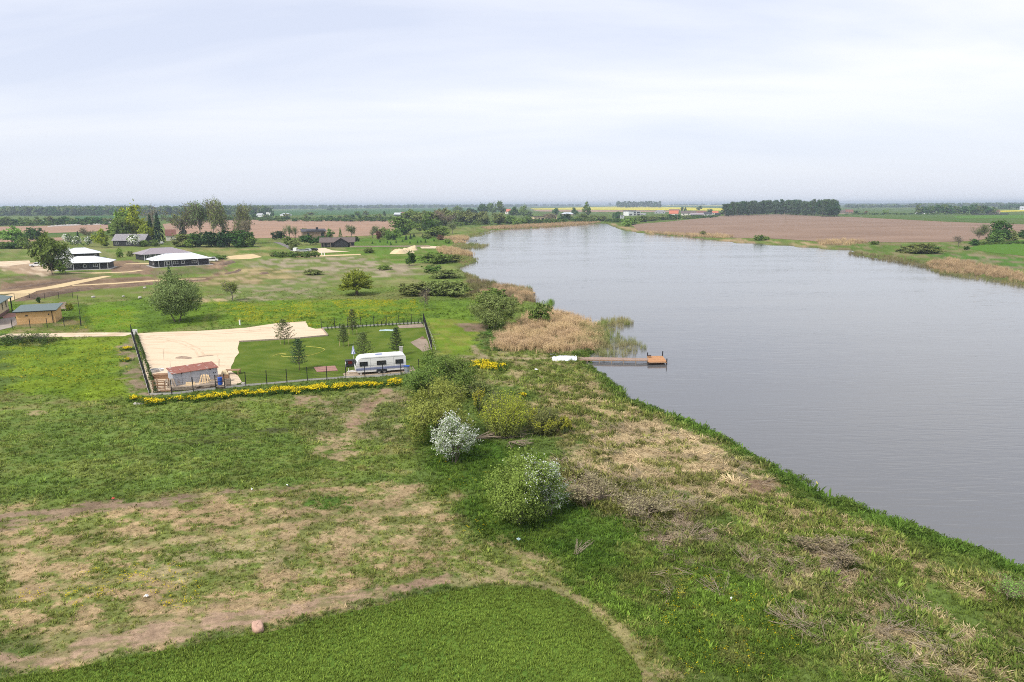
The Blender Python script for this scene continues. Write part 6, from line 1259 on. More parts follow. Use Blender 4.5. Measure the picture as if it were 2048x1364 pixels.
def heap(name, label, pts, h, mat, kind=None, seed=1, cat='heap', wd=None):
    """Mound(s) of loose earth or sand along a line of photo points."""
    P = [at(*p) for p in pts]; o = thing(name, label, cat, P[0]); V = []; F = []; n = max(14, int(sum((b - a).length for a, b in zip(P[:-1], P[1:])) / .7)); m_ = 11
    tt = np.linspace(0, len(P) - 1, n + 1)
    for i, t_ in enumerate(tt):
        k_ = min(int(t_), len(P) - 2); p = P[k_] + (P[k_ + 1] - P[k_]) * (t_ - k_); d = (P[k_ + 1] - P[k_]).normalized(); nn = Vector((-d.y, d.x, 0)); e_ = min(1, min(i, n - i) / (n * .14 + 1)) ** .6; w = (wd or h * 1.7) * (.75 + .5 * float(fbm(np.array([t_ * n / len(P) * .25]), np.array([seed * 3.1]), seed)[0]))
        for j in range(m_):
            u = j / (m_ - 1) * 2 - 1; nz = float(fbm(np.array([i * .31 + u]), np.array([u * 2.2 + seed]), seed + 5, 4)[0]); zz = h * e_ * max(0, (1 - abs(u) ** 1.6)) * (.45 + 1.1 * nz); q = p + nn * u * w * (.4 + .6 * e_) - P[0]; V.append((q.x, q.y, zz - .03))
    for i in range(n):
        for j in range(m_ - 1): F.append((i * m_ + j, (i + 1) * m_ + j, (i + 1) * m_ + j + 1, i * m_ + j + 1))
    link('soil' if 'sand' not in name else 'sand', mesh_from(name, V, F, smooth=True), mat, o); return o
M_heap = paint('loose_brown_soil', (.20, .135, .09), .95, .2, 1.2, (.145, .10, .07), bump=.8); M_sheap = paint('loose_yellow_sand', (.62, .50, .31), .95, .1, .8, (.54, .42, .25), bump=.3)
heap('soil_bank', 'long bank of brown soil along the near side of the sandy track', [(30, 603), (70, 597), (110, 589), (150, 582), (200, 577)], 1.0, M_heap, seed=2); heap('soil_bank', 'low dark soil bank under the second sandy strip', [(205, 577), (280, 571), (340, 566), (410, 560)], .6, M_heap, seed=3); heap('soil_bank', 'rough brown soil bank above the sandy track at the left', [(0, 580), (60, 573), (120, 565), (170, 558)], .6, M_heap, seed=4)
heap('soil_heap', 'brown soil heap right of the white-roofed bungalow', [(440, 531), (455, 527), (468, 524)], 1.1, M_heap, seed=5); heap('soil_heap', 'small dark soil heap in the meadow right of the bungalows', [(520, 549), (536, 547)], .8, M_heap, seed=6); heap('soil_bank', 'dark torn soil edge in the meadow below the soil heap', [(448, 549), (470, 545), (482, 539)], .5, M_heap, seed=8)
heap('soil_heap', 'brown soil between the two white-roofed bungalows', [(262, 535), (285, 534), (300, 536)], .8, M_heap, seed=9)
heap('sand_heap', 'nearer long pale sand heap on the meadow by the lake', [(788, 508), (806, 506), (826, 505)], 2.6, M_sheap, seed=5, wd=4.5); heap('sand_heap', 'farther small pale sand heap behind the long one', [(816, 501), (826, 500), (835, 500)], 2.2, M_sheap, seed=7, wd=4)
heap('stone_row', 'row of pale field stones along the edge of the far left brown field', [(95, 453.5), (130, 452), (170, 450), (212, 449)], 1.6, M_stone, seed=11, cat='stones', wd=2.5)
M_damp = paint('damp_soil', (.34, .25, .175), .95, .2, 1.5, (.26, .19, .14), bump=.5)
heap('soil_heap', 'dark scrape of soil on the pale sand behind the shed', [(350, 717.5), (365, 715), (384, 718)], .22, M_damp, seed=31, wd=.9); heap('soil_heap', 'thin dark ridge of soil right of the scrape on the sand', [(390, 715), (410, 712.5), (430, 711)], .15, M_damp, seed=32, wd=.4)
heap('sand_heap', 'small pale sand pile between the shed and the garden table', [(444, 751), (450, 750), (457, 749)], .7, M_sheap, seed=41, wd=1.0)
heap('shingle_heap', 'small dark mulch heap on the gravel bed by the lake side fence', [(842, 678), (848, 677)], .4, M_heap, seed=12)
print('objects done')
# ------------------------------------------------------------------ trees and bushes
def crown_of(seed, *a, **kw):
    (v, f), segs, pos, rng = lobed(seed, *a, **kw); return leaf_mesh('crown', v, f, rng), branch_mesh('trunk', segs), pos, rng
def blossom_mesh(rng, pos, size, n, outw_c, name='blossom'):
    p = pos[rng.integers(0, len(pos), n)] + rng.normal(size=(n, 3)) * size * .6; v, f = quads(rng, p, size * rng.uniform(.6, 1.3, n), None, 1.0); return leaf_mesh(name, v, f, rng, .3, 1.)
# ---- unit prototypes (1 m tall, 1 m wide) shared by the farther trees
def unit_broad(seed, base=.16, leaves=2600, leaf=.058, lobes=12, lobe=.42, tr=.016, twig=30, stems=1, clump=.075):
    c_, w_, _, _ = crown_of(seed, 1., 1., base, leaves, leaf, lobes, lobe, tr, twig=twig, stems=stems, clump=clump, hollow=-1.8); return c_, w_
def unit_spruce(seed, n=520):
    rng = np.random.default_rng(seed); t_ = rng.uniform(.04, 1, n) ** .85; a = rng.uniform(0, 6.283, n); rad = .5 * (1 - t_) ** .9 * rng.uniform(.45, 1.05, n) + .01; p = np.stack([np.cos(a) * rad, np.sin(a) * rad, t_ + (1 - t_) * .05 - rad * .25 + .06], -1); p[:, 2] = np.clip(p[:, 2], .03, 1)
    ax = np.stack([np.cos(a), np.sin(a), np.full(n, -.45)], -1); v, f = quads(rng, p, .05 + .06 * (1 - t_), np.stack([np.cos(a) * .5, np.sin(a) * .5, np.ones(n)], -1) + rng.normal(size=(n, 3)) * .3, 1.9, ax)
    segs = [np.array([0, 0, -.02, 0, 0, .96, .022, .004])]
    for i in range(0, n, 9): segs.append(np.concatenate([[0, 0, p[i, 2] + rad[i] * .25], p[i], [.006, .003]]))
    return leaf_mesh('crown', v, f, rng), branch_mesh('trunk', segs, 5)
def unit_pine(seed, base=.08, n=1300):
    rng = np.random.default_rng(seed); segs = [np.array([0, 0, -.02, .0, 0, .55, .016, .012]), np.array([0, 0, .55, .01, .01, .95, .012, .004])]; P = []
    for i in range(20):
        t_ = rng.uniform(base, .95); a = rng.uniform(0, 6.283); L = .48 * (1 - ((t_ - base) / (1 - base)) ** 1.8 * .75) * rng.uniform(.55, 1.05); e_ = np.array([math.cos(a) * L, math.sin(a) * L, t_ + L * .22]); segs += limb(rng, [0, 0, t_], e_, .006, .002, 2); m_ = n // 20
        w_ = rng.uniform(.35, 1.0, m_)[:, None]; P.append(np.array([0, 0, t_]) * (1 - w_) + e_ * w_ + rng.normal(size=(m_, 3)) * [.07, .07, .035])
    P = np.vstack(P); P[:, 2] = np.clip(P[:, 2], base * .6, 1); P[:, 2] *= 1 / P[:, 2].max(); v, f = quads(rng, P, .055 * rng.uniform(.6, 1.3, len(P)), rng.normal(size=P.shape) * .6 + [0, 0, .6], 1.5); return leaf_mesh('crown', v, f, rng), branch_mesh('trunk', segs, 5)
def unit_bare(seed, leaves=700, leaf=.028, stems=1, levels=4, up=.05, tips_frac=1.0, angle=.62, r=.028, ratio=.70, kids=(2, 2, 1, 1, 1), wood_n=3):
    s_, t_, rng = skeleton(seed, stems, .42, r, levels, kids, angle, up, ratio); s_, t_ = fit(s_, t_, 1., 1.); s_[:, 6:] = np.maximum(s_[:, 6:], .0028)
    p = t_[rng.integers(0, len(t_), leaves), :3] + rng.normal(size=(leaves, 3)) * .03; v, f = quads(rng, p, leaf * rng.uniform(.6, 1.3, leaves)); return leaf_mesh('crown', v, f, rng), branch_mesh('trunk', s_, wood_n)
def unit_globe(seed, leaves=8000, leaf=.036, base=.2):
    """Pollard-like willow: straight shoots radiating from a short trunk into a ball."""
    rng = np.random.default_rng(seed); n = 240; d = unit(rng.normal(size=(n, 3)) * [1, 1, .8] + [0, 0, .42]); d[:, 2] = np.maximum(d[:, 2], -.12); c0 = np.array([0, 0, .34]); L = rng.uniform(.75, 1.05, n)[:, None]; e_ = c0 + d * L * np.array([.5, .5, .66])
    segs = [np.array([0, 0, -.02, .01, 0, .2, .045, .04])]
    for i in range(9): a = i / 9 * 6.283; segs.append(np.concatenate([[.01, 0, .2], [math.cos(a) * .1, math.sin(a) * .1, .34], [.03, .016]]))
    segs += [np.concatenate([c0 + (e_[i] - c0) * .2, e_[i], [.0022, .0012]]) for i in range(n)]
    k_ = rng.integers(0, n, leaves); w_ = rng.uniform(.35, 1.02, leaves)[:, None]; p = c0 * (1 - w_) + e_[k_] * w_ + rng.normal(size=(leaves, 3)) * .014; v, f = quads(rng, p, leaf * rng.uniform(.6, 1.2, leaves), None, 2.0, (e_[k_] - c0) + rng.normal(size=(leaves, 3)) * .25)
    return leaf_mesh('crown', v, f, rng), branch_mesh('trunk', segs, 4)
PR = {'round': [unit_broad(31 + i, .05) for i in range(4)], 'tall': [unit_broad(51 + i, .08, 2400, .052, 14, .36) for i in range(3)], 'bush': [unit_broad(71 + i, -.12, 2200, .066, 12, .42, .015, 20, 3) for i in range(4)],
      'dense': [unit_broad(91 + i, .0, 2800, .055, 13, .40) for i in range(3)], 'spruce': [unit_spruce(101 + i) for i in range(3)], 'pine': [unit_pine(111 + i) for i in range(4)], 'pinelow': [unit_pine(121 + i, .10) for i in range(2)],
      'bare': [unit_bare(131 + i, 500) for i in range(2)], 'half': [unit_bare(141 + i, 2000, .026, 1, 4, kids=(2, 2, 2, 1, 1)) for i in range(3)], 'birch': [unit_bare(151 + i, 1500, .028, 3, 3, .16, angle=.45) for i in range(2)], 'globe': [unit_globe(161)],
      'thuja': [unit_spruce(171, 300)], 'far': [unit_broad(181 + i, .0, 700, .095, 9, .45, .02, 6) for i in range(4)], 'scrub': [unit_broad(191 + i, -.15, 520, .10, 7, .5, .02, 4, 3) for i in range(3)]}
TN = {'spruce': 'spruce_tree', 'pine': 'pine_tree', 'pinelow': 'pine_tree', 'bush': 'bush', 'scrub': 'bush', 'thuja': 'thuja'}
trn = random.Random(4)
def tree(kind, px, py, pyt, wpx, mat, label, group=None, wood=M_bark, dw=1.0, name=None, var=None):
    loc = ground(px, py) if py > 700 else at(px, py); H = hgt(px, py, pyt); Wd = wid(px, py, wpx) * dw; c_, w_ = PR[kind][trn.randrange(len(PR[kind])) if var is None else var % len(PR[kind])]
    o = thing(name or TN.get(kind, 'tree'), label, 'bush' if TN.get(kind) == 'bush' else ('thuja' if kind == 'thuja' else 'tree'), loc, trn.uniform(0, 6.28), group); o.scale = (Wd, Wd, H)
    for nm, me, mt in (('crown', c_, LM[mat]), ('trunk', w_, wood)):
        q = link(nm, me, None, o)
        if len(me.materials) == 0: me.materials.append(mt)
        q.material_slots[0].link = 'OBJECT'; q.material_slots[0].material = mt
    return o
# ---- near bushes and trees, each grown on its own
def near(name, label, cat, px, py, H, Wd, base, leaves, leaf, mat, seed, lobes=12, lobe=.38, trunk=None, wood=M_bark, blossom=None, stems=1, clump=.06, twig=120, shoots=.2, rot=0, aspect=1.6, group=None):
    c_, w_, pos, rng = crown_of(seed, H, Wd, base, leaves, leaf, lobes, lobe, trunk, twig=twig, stems=stems, clump=clump, aspect=aspect, shoots=shoots); parts = [('crown', c_, LM[mat]), ('trunk', w_, wood)]
    if blossom:
        n, sz, sel = blossom; pp = pos[sel(pos)] if sel else pos; parts.append(('blossom', blossom_mesh(rng, pp, sz, n, None), LM['blossom']))
    return plant(name, label, cat, ground(px, py), rot, parts, group)
b_ = ground(905, 930); D0 = (b_ - Vector((0, 0, CAM_H))).dot(CF) / FPX
near('blossom_tree', 'small tree covered in white blossom standing alone in the dark green grass', 'tree', 906, 925, 104 * D0, 82 * D0, .0, 6500, .09, 'grey', 3, 16, .40, .06, M_bark, (7500, .085, lambda p: p[:, 2] > 0), stems=3)
b_ = ground(1040, 1052); D0 = (b_ - Vector((0, 0, CAM_H))).dot(CF) / FPX
near('leafy_bush', 'large fresh green leafy bush nearest the camera', 'bush', 1042, 1046, 150 * D0, 136 * D0, -.5, 19000, .105, 'fresh', 8, 20, .34, .07, M_barkgrey, (1900, .075, lambda p: (p[:, 2] > p[:, 2].max() * .84) | ((p[:, 0] > .25) & (p[:, 2] > p[:, 2].max() * .38))), stems=5, twig=220)
near('blossom_tree', 'white flowering tree leaning out of the right side of the large green bush', 'tree', 1098, 1030, 124 * D0, 84 * D0, .2, 4200, .085, 'fresh', 9, 13, .34, .06, M_barkgrey, (4500, .08, lambda p: p[:, 0] > -.7), stems=3)
W0 = lambda px, py, w: wid(px, py, w)
near('willow_bush', 'tall yellowish green willow bush behind the white blossom tree', 'bush', 880, 884, hgt(880, 884, 757), W0(880, 884, 126), -.5, 17000, .10, 'willow', 11, 22, .30, .07, M_barkgrey, stems=7, twig=200, aspect=2.4)
near('leafy_bush', 'dark green bush beside the rear end of the caravan', 'bush', 858, 790, hgt(858, 790, 703), W0(858, 790, 92), -.5, 11000, .12, 'mid', 12, 16, .36, .08, stems=5)
near('leafy_bush', 'dark bushy thicket right of the caravan bush, below the lawn corner', 'bush', 918, 793, hgt(918, 793, 714), W0(918, 793, 84), -.5, 9500, .12, 'mid', 13, 15, .36, .08, stems=5)
near('leafy_bush', 'low deep green bush at the right end of the yellow flower strip', 'bush', 832, 783, hgt(832, 783, 748), W0(832, 783, 52), .05, 2600, .12, 'deep', 14, 9, .4, .05, stems=4)
near('leafy_bush', 'low grey green bush between the thicket and the yellow willow', 'bush', 962, 806, hgt(962, 806, 757), W0(962, 806, 66), .05, 3200, .11, 'olive', 15, 10, .4, .05, stems=4)
def vase(label, px, py, pyt, wpx, mats, seed, stems=80, frac=.5, name='willow_bush'):
    """Bush of upright shoots fanning from the base; some shoot tips flower yellow."""
    rng = np.random.default_rng(seed); H = hgt(px, py, pyt); Wd = wid(px, py, wpx); n = stems; a = rng.uniform(0, 6.283, n); rd_ = np.sqrt(rng.uniform(0, 1, n)); b0 = np.stack([np.cos(a) * rd_ * Wd * .22, np.sin(a) * rd_ * Wd * .22, np.zeros(n)], -1); e_ = np.stack([np.cos(a) * rd_ * Wd * .5, np.sin(a) * rd_ * Wd * .5, H * (1 - .45 * rd_ ** 2) * rng.uniform(.75, 1.05, n)], -1); segs = []; LP = []; YP = []
    ys = fbm(e_[:, 0] / (Wd * .28) + seed, e_[:, 1] / (Wd * .28), seed, 2) > (1 - frac)
    for i in range(n):
        segs += limb(rng, b0[i] - [0, 0, .1], e_[i], .022, .008, 4, .05)
        for q in range(3): t_ = rng.uniform(.4, .9); o_ = b0[i] + (e_[i] - b0[i]) * t_; segs += limb(rng, o_, o_ + unit(e_[i] - b0[i] + rng.normal(size=3) * .5) * H * .22, .009, .004, 2)
        m_ = 130; w_ = rng.uniform(.12, 1.03, m_)[:, None]; p = b0[i] * (1 - w_) + e_[i] * w_ + rng.normal(size=(m_, 3)) * Wd * .03 * (.5 + w_); top_ = (w_[:, 0] > .66) & ys[i]; YP.append(p[top_]); LP.append(p[~top_])
    parts = []; LP = np.vstack(LP); v, f = quads(rng, LP, .085 * rng.uniform(.6, 1.3, len(LP)), None, 2.2); parts.append(('crown', leaf_mesh('crown', v, f, rng), LM[mats[0]]))
    YP = np.vstack(YP)
    if len(YP): v, f = quads(rng, YP, .085 * rng.uniform(.6, 1.3, len(YP)), None, 1.8); parts.append(('yellow_tips', leaf_mesh('yellow_tips', v, f, rng), LM[mats[1]]))
    parts.append(('stems', branch_mesh('stems', segs, 3), M_barkgrey)); return plant(name, label, 'bush', ground(px, py), 0, parts)
LM['ytips'] = leaf_mat('leaves_ytips', (.40, .41, .055), trans=.35)
vase('yellow tipped willow bush behind the fallen dead branches', 1010, 870, 772, 108, ('willow', 'ytips'), 41, 95, .62)
vase('brownish olive willow bush with few yellow tips, right of the yellow one', 1090, 866, 812, 84, ('olive', 'ytips'), 42, 70, .34)
vase('small bright yellow tufted bush left of the yellow tipped willow', 962, 822, 775, 40, ('mid', 'ytips'), 43, 24, .6)
vase('small yellow bush at the far right end of the willow group', 1128, 866, 830, 30, ('olive', 'ytips'), 44, 18, .75)
def brush(label, px, py, L, rot, seed, n=16, spread=.9, h=.9, name='fallen_branches', base=.05):
    """Dead branches lying fanned out from one cut end."""
    rng = np.random.default_rng(seed); o = thing(name, label, 'branches', ground(px, py), rot); segs = []; main = []
    for i in range(n):
        a = rng.normal() * spread * .5; l = L * rng.uniform(.6, 1.05); e_ = np.array([math.cos(a) * l, math.sin(a) * l, rng.uniform(.15, h)]); s_ = limb(rng, [0, rng.normal() * .1, .1], e_, base * rng.uniform(.5, 1), .012, 5, .06); (main if i < 3 else segs).extend(s_)
        for q in range(7): t_ = rng.uniform(.3, .95); p = np.array([0, 0, .1]) * (1 - t_) + e_ * t_; d = unit(e_ + rng.normal(size=3) * l * .45); segs += limb(rng, p, p + d * l * rng.uniform(.12, .32), .014, .005, 3, .1)
    link('bough', branch_mesh('bough', main, 6), M_twig, o); link('twigs', branch_mesh('twigs', segs, 3), M_twig, o); return o
brush('big fallen dead branches lying between the two willow bushes', 952, 878, 5.4, R(8), 51, 15, .55, 1.1, base=.09); brush('grey pile of dead twigs at the right of the fallen branches', 1018, 884, 2.8, R(-30), 52, 14, 1.0, .6)
for i, (px_, py_, L_, rz_, lb) in enumerate([(1660, 1290, 2.2, R(118), 'fan of bare pale branches lying in the green grass near the bottom right'), (1585, 1250, 1.6, R(150), 'smaller fan of pale dead branches left of the larger one'), (1660, 1155, 2.0, R(35), 'bare branching dead shrub on the upper bank'), (1448, 1195, 2.0, R(110), 'forked dead stems standing in the lush grass'), (1375, 1080, 2.3, R(10), 'long dead stalks on the pinkish brown patch'), (1825, 1230, 1.3, R(85), 'single pale dead shrub on the straw bank at the right'), (1770, 1260, 2.0, R(20), 'heap of pale straw stems below the single dead shrub'), (1150, 1110, 1.6, R(55), 'spray of thin dry stems in the dark grass right of the front bush')]): brush(lb, px_, py_, L_, rz_, 60 + i, 7, .9, .7, base=.018)
# straw-yellow dead shrubs (no leaves) on the bank
for i, (px_, py_, pyt, w_, lb) in enumerate([(1195, 1000, 950, 110, 'wide brown leafless thicket right of the white flowering tree'), (1290, 1035, 985, 100, 'brown leafless thicket in the middle of the straw bank'), (1655, 1108, 1070, 120, 'yellowish brown leafless scrub on the upper bank'), (2020, 1205, 1150, 70, 'loose light green shrub at the right edge above the water')]):
    tree('birch', px_, py_, pyt, w_, 'brownish' if i < 3 else 'fresh', lb, None, M_twig, name='shrub', var=i)
# ---- meadow and garden trees of the middle distance
near('apple_tree', 'big round grey green tree standing alone in the meadow left of the sand yard', 'tree', 355, 643, hgt(355, 643, 550), W0(355, 643, 92), .0, 20000, .20, 'grey', 21, 22, .36, .14, stems=2)
tree('spruce', 343, 590, 533, 22, 'pine', 'narrow conifer top showing above the round grey green tree'); tree('globe', 714, 590, 540, 70, 'pollard', 'ball shaped yellow green pollard willow on a short trunk in the meadow'); tree('half', 465, 601, 560, 42, 'willow', 'thin airy light green tree in the meadow left of the pollard willow', wood=M_barkgrey)
tree('bare', 850, 619, 570, 26, 'brownish', 'bare dark twiggy small tree behind the lake side fence corner', wood=M_barkgrey)
near('shore_bush', 'big olive green bush on the shore behind the tan reeds', 'bush', 990, 655, hgt(990, 655, 588), W0(990, 655, 88), -.6, 12000, .18, 'olive', 22, 16, .36, .12, stems=5)
tree('bush', 985, 610, 578, 60, 'mid', 'green willow bush behind the big olive shore bush'); tree('bush', 1080, 650, 606, 40, 'mid', 'green bush in the reeds right of the big olive shore bush'); tree('dense', 820, 531, 503, 21, 'deep', 'small dark green cone shaped tree near the sand heaps')
for px_, py_, pyt, w_, mt, lb in [(838, 590, 565, 75, 'olive', 'grey olive willow scrub left of the small bare tree'), (870, 590, 563, 50, 'olive', 'middle willow bush behind the small bare tree'), (905, 592, 562, 62, 'olive', 'right willow bush near the shore reeds'), (873, 526, 506, 62, 'mid', 'wide green willow bush on the shore near the sand heaps'), (905, 524, 509, 40, 'olive', 'lower willow bush right of the wide one near the sand heaps'), (868, 545, 530, 40, 'mid', 'low green bush on the marshy shore above the willow scrub'), (895, 556, 540, 60, 'olive', 'low spreading marsh bush by the shore'), (739, 506, 496, 24, 'mid', 'small bush on the meadow right of the log bungalow'), (625, 549, 539, 40, 'olive', 'low olive shrub in the dead weeds left of the pollard willow'), (770, 540, 530, 26, 'fresh', 'light green shrub in the dead weeds'), (240, 515, 497, 12, 'fresh', 'thin young light green shrub on the grass left of the mauve roof'), (260, 513, 502, 12, 'olive', 'little shrub left of the mauve-roofed bungalow'), (440, 518, 511, 38, 'mid', 'low green mound of shrubs by the sandy pad right of the bungalows'), (140, 621, 606, 12, 'yellowgreen', 'small yellow green garden conifer behind the outbuilding'), (78, 606, 594, 9, 'deep', 'small dark garden conifer above the outbuilding roof')]:
    tree('bush', px_, py_, pyt, w_, mt, lb)
tree('round', 104, 549, 470, 58, 'mid', 'broad leafy tree standing before the left bungalow', name='broad_tree'); o = tree('round', 132, 548, 492, 40, 'mid', 'white flowering tree in front of the left bungalow roof', wood=M_bark)
def add_blossom(o, n, size, seed, lo=.3):
    rng = np.random.default_rng(seed); a = unit(rng.normal(size=(n, 3))); p = a * (rng.uniform(.4, 1, (n, 1)) ** .5) * [.46, .46, .40] + [0, 0, .58]; p += (fbm(p[:, 0] * 6, p[:, 2] * 6, seed, 2)[:, None] - .5) * .1; v, f = quads(rng, p, size * rng.uniform(.6, 1.2, n)); link('blossom', leaf_mesh('blossom', v, f, rng, .3, 1.), LM['blossom'], o)
add_blossom(o, 520, .045, 3)
for px_, py_, pyt, w_, lb in [(136, 489, 467, 20, 'white blossoming tree, left of three above the left bungalow'), (155, 492, 473, 19, 'white blossoming tree, middle of three above the left bungalow'), (179, 493, 473, 18, 'white blossoming tree, right of three above the left bungalow'), (270, 494, 470, 26, 'blossoming tree in front of the right half of the old grey-roofed farmhouse')]:
    o = tree('far', px_, py_, pyt, w_, 'grey', lb, 'blossoming trees by the old farm'); add_blossom(o, 330, .07, int(px_))
FT = 'trees of the old farm'
for kd, px_, py_, pyt, w_, mt, lb in [('round', 25, 490, 455, 40, 'fresh', 'spreading green tree near the left edge behind the bungalows'), ('bush', 67, 480, 456, 36, 'deep', 'round dark bush behind the bungalows near the left edge'), ('bush', 48, 493, 475, 24, 'mid', 'grey green bush between the left edge tree and the round bush'), ('tall', 204, 496, 459, 28, 'yellowgreen', 'yellow green tree left of the old farmhouse'), ('spruce', 158, 490, 463, 12, 'spruce', 'small dark spruce behind the blossoming trees'), ('half', 175, 480, 455, 22, 'brownish', 'pale brownish tree behind the blossoming trees'), ('dense', 212, 494, 484, 12, 'dark', 'dark clipped shrub left of the old farmhouse'),
    ('tall', 272, 486, 414, 66, 'yellowgreen', 'tallest bright yellow green tree behind the old farmhouse'), ('round', 238, 488, 438, 50, 'mid', 'dark leafy tree left of the bright green trees'), ('round', 252, 487, 424, 44, 'fresh', 'bright green tree between the dark leafy one and the tallest'), ('dense', 293, 488, 450, 27, 'yellowgreen', 'small light green tree in front of the spruces'), ('spruce', 304, 487, 432, 20, 'spruce', 'dark spruce just behind the small light green tree'), ('spruce', 319, 489, 429, 27, 'spruce', 'tall dark spruce beside the red-roofed house'), ('bare', 303, 470, 409, 36, 'brownish', 'bare tall tree rising behind the spruces'),
    ('bush', 288, 493, 481, 18, 'fresh', 'light green bush before the old farmhouse end'), ('bush', 309, 493, 480, 16, 'mid', 'green bush left of the white car'), ('half', 372, 486, 407, 62, 'olive', 'leftmost tall brownish leafless tree of the big group'), ('half', 402, 486, 404, 50, 'grey', 'second tall brownish bare tree of the big group'), ('half', 430, 486, 402, 30, 'olive', 'slender tree in the middle of the big bare group'), ('half', 452, 487, 393, 50, 'olive', 'tallest half leafed tree of the big group'), ('half', 478, 488, 403, 46, 'olive', 'rightmost half leafed tree of the big group'), ('half', 492, 489, 440, 30, 'brownish', 'low brownish tree at the right end of the big group'), ('spruce', 368, 486, 442, 24, 'spruce', 'dark conifer inside the left of the big bare group'),
    ('bush', 365, 494, 470, 40, 'olive', 'olive undergrowth bush at the left of the big bare group'), ('bush', 395, 494, 466, 40, 'deep', 'deep green undergrowth bush below the bare trees'), ('bush', 425, 494, 464, 46, 'dark', 'darkest undergrowth bush in the middle of the big bare group'), ('bush', 455, 494, 462, 46, 'dark', 'dark undergrowth bush below the tallest half leafed tree'), ('bush', 485, 494, 462, 50, 'deep', 'green undergrowth bush at the right end of the big bare group'), ('bush', 380, 495, 478, 20, 'fresh', 'small light green bush at the foot of the big bare group'), ('bush', 498, 494, 474, 26, 'mid', 'small bush at the outer right of the big bare group')]:
    tree(kd, px_, py_, pyt, w_, mt, lb, FT, M_barkgrey if kd in ('half', 'bare') else M_bark)
for i, (px_, w_, pyt) in enumerate([(8, 36, 484), (30, 34, 486), (54, 30, 484), (76, 34, 482), (98, 30, 480)]): tree('bush', px_, 497 - (i == 4) * 2, pyt, w_, ('mid', 'deep', 'mid', 'olive', 'mid')[i], ('low hedge bush at the left edge behind the bungalows', 'second low hedge bush from the left edge', 'third low hedge bush from the left edge', 'fourth low hedge bush from the left edge', 'low hedge bush just left of the broad leafy tree')[i], 'hedge behind the left bungalows')
# garden round the log bungalow
for kd, px_, py_, pyt, w_, mt, lb in [('dense', 559, 480, 463, 29, 'dark', 'dark round bush left of the birches and road'), ('birch', 577, 478, 450, 17, 'grey', 'grey birch left of the brown clad house'), ('birch', 590, 478, 453, 16, 'grey', 'second grey birch left of the brown clad house'), ('bush', 575, 490, 473, 18, 'mid', 'bush beside the road left of the vehicles'), ('bush', 590, 493, 478, 22, 'olive', 'grey green bush above the white van'), ('bush', 583, 500, 489, 10, 'olive', 'small bush left of the white van'), ('tall', 608, 470, 457, 12, 'mid', 'small tree at the left gable of the brown clad house'), ('round', 620, 490, 471, 36, 'deep', 'deep green apple tree in front of the brown clad house'), ('round', 640, 486, 473, 24, 'deep', 'deep green tree behind the log bungalow left end'), ('tall', 660, 478, 458, 16, 'mid', 'green tree at the right end of the brown clad house'), ('spruce', 681, 476, 456, 9, 'mid', 'narrow upright green tree right of the brown clad house'), ('half', 704, 478, 450, 28, 'grey', 'grey leafed tree pair behind the log bungalow right end'), ('half', 745, 476, 450, 24, 'grey', 'single grey leafed tree against the brown field'), ('round', 768, 476, 455, 24, 'olive', 'light olive tree at the right end of the brown field'), ('bush', 757, 479, 463, 12, 'rust', 'dark reddish shrub at the right end of the brown field'), ('bush', 778, 480, 462, 20, 'mid', 'green bush right of the reddish shrub'), ('bush', 713, 483, 473, 12, 'dark', 'dark bush behind the right gable of the log bungalow'), ('bush', 655, 477, 470, 20, 'mid', 'low bush below the brown clad house'), ('bush', 690, 481, 473, 30, 'mid', 'low green hedge bush behind the log bungalow')]:
    tree(kd, px_, py_, pyt, w_, mt, lb, 'garden trees round the log bungalow', M_barkgrey)
for i, (px_, py_, pyt) in enumerate([(788, 480, 470), (812.5, 480.5, 471), (821.5, 479, 469), (828, 475, 468), (846, 475, 468), (781.5, 491, 483.5), (792.5, 486.5, 480.5), (835, 487, 481), (842, 485, 480), (851, 486, 478), (775, 487, 482), (760, 485, 480), (805, 484, 479), (820, 487.5, 482), (868, 483, 477), (745, 488, 483)]):
    tree('spruce', px_, py_, pyt, 9 if i < 5 else 5.5, 'spruce' if i < 5 else 'deep', 'dark dense conifer on the far green lawn' if i < 5 else 'tiny young conifer on the far green lawn', 'dark conifers on the far green lawn' if i < 5 else 'tiny conifers on the far green lawn')
tree('bush', 895, 487, 477.5, 13, 'fresh', 'clipped light green ball bush at the end of the far lawn'); tree('bush', 880, 480, 470, 14, 'rust', 'pinkish brown shrub beside the far reeds')
for i in range(11): tree('bush', 548 + i * 8.3, 513 + (i % 3), 503 + (i % 2) * 2, 15, 'mid' if i % 3 else 'olive', 'low green shrub in the hedge before the parked vehicles', 'low hedge before the parked vehicles')
for i in range(8): tree('bare', 3 + i * 13 + trn.uniform(-3, 3), 683 + trn.uniform(-2, 2), 666 + trn.uniform(-3, 5), 18, 'grey', 'grey leafless scrub lining the track at the left edge', 'scrub along the left track', M_barkgrey, name='shrub')
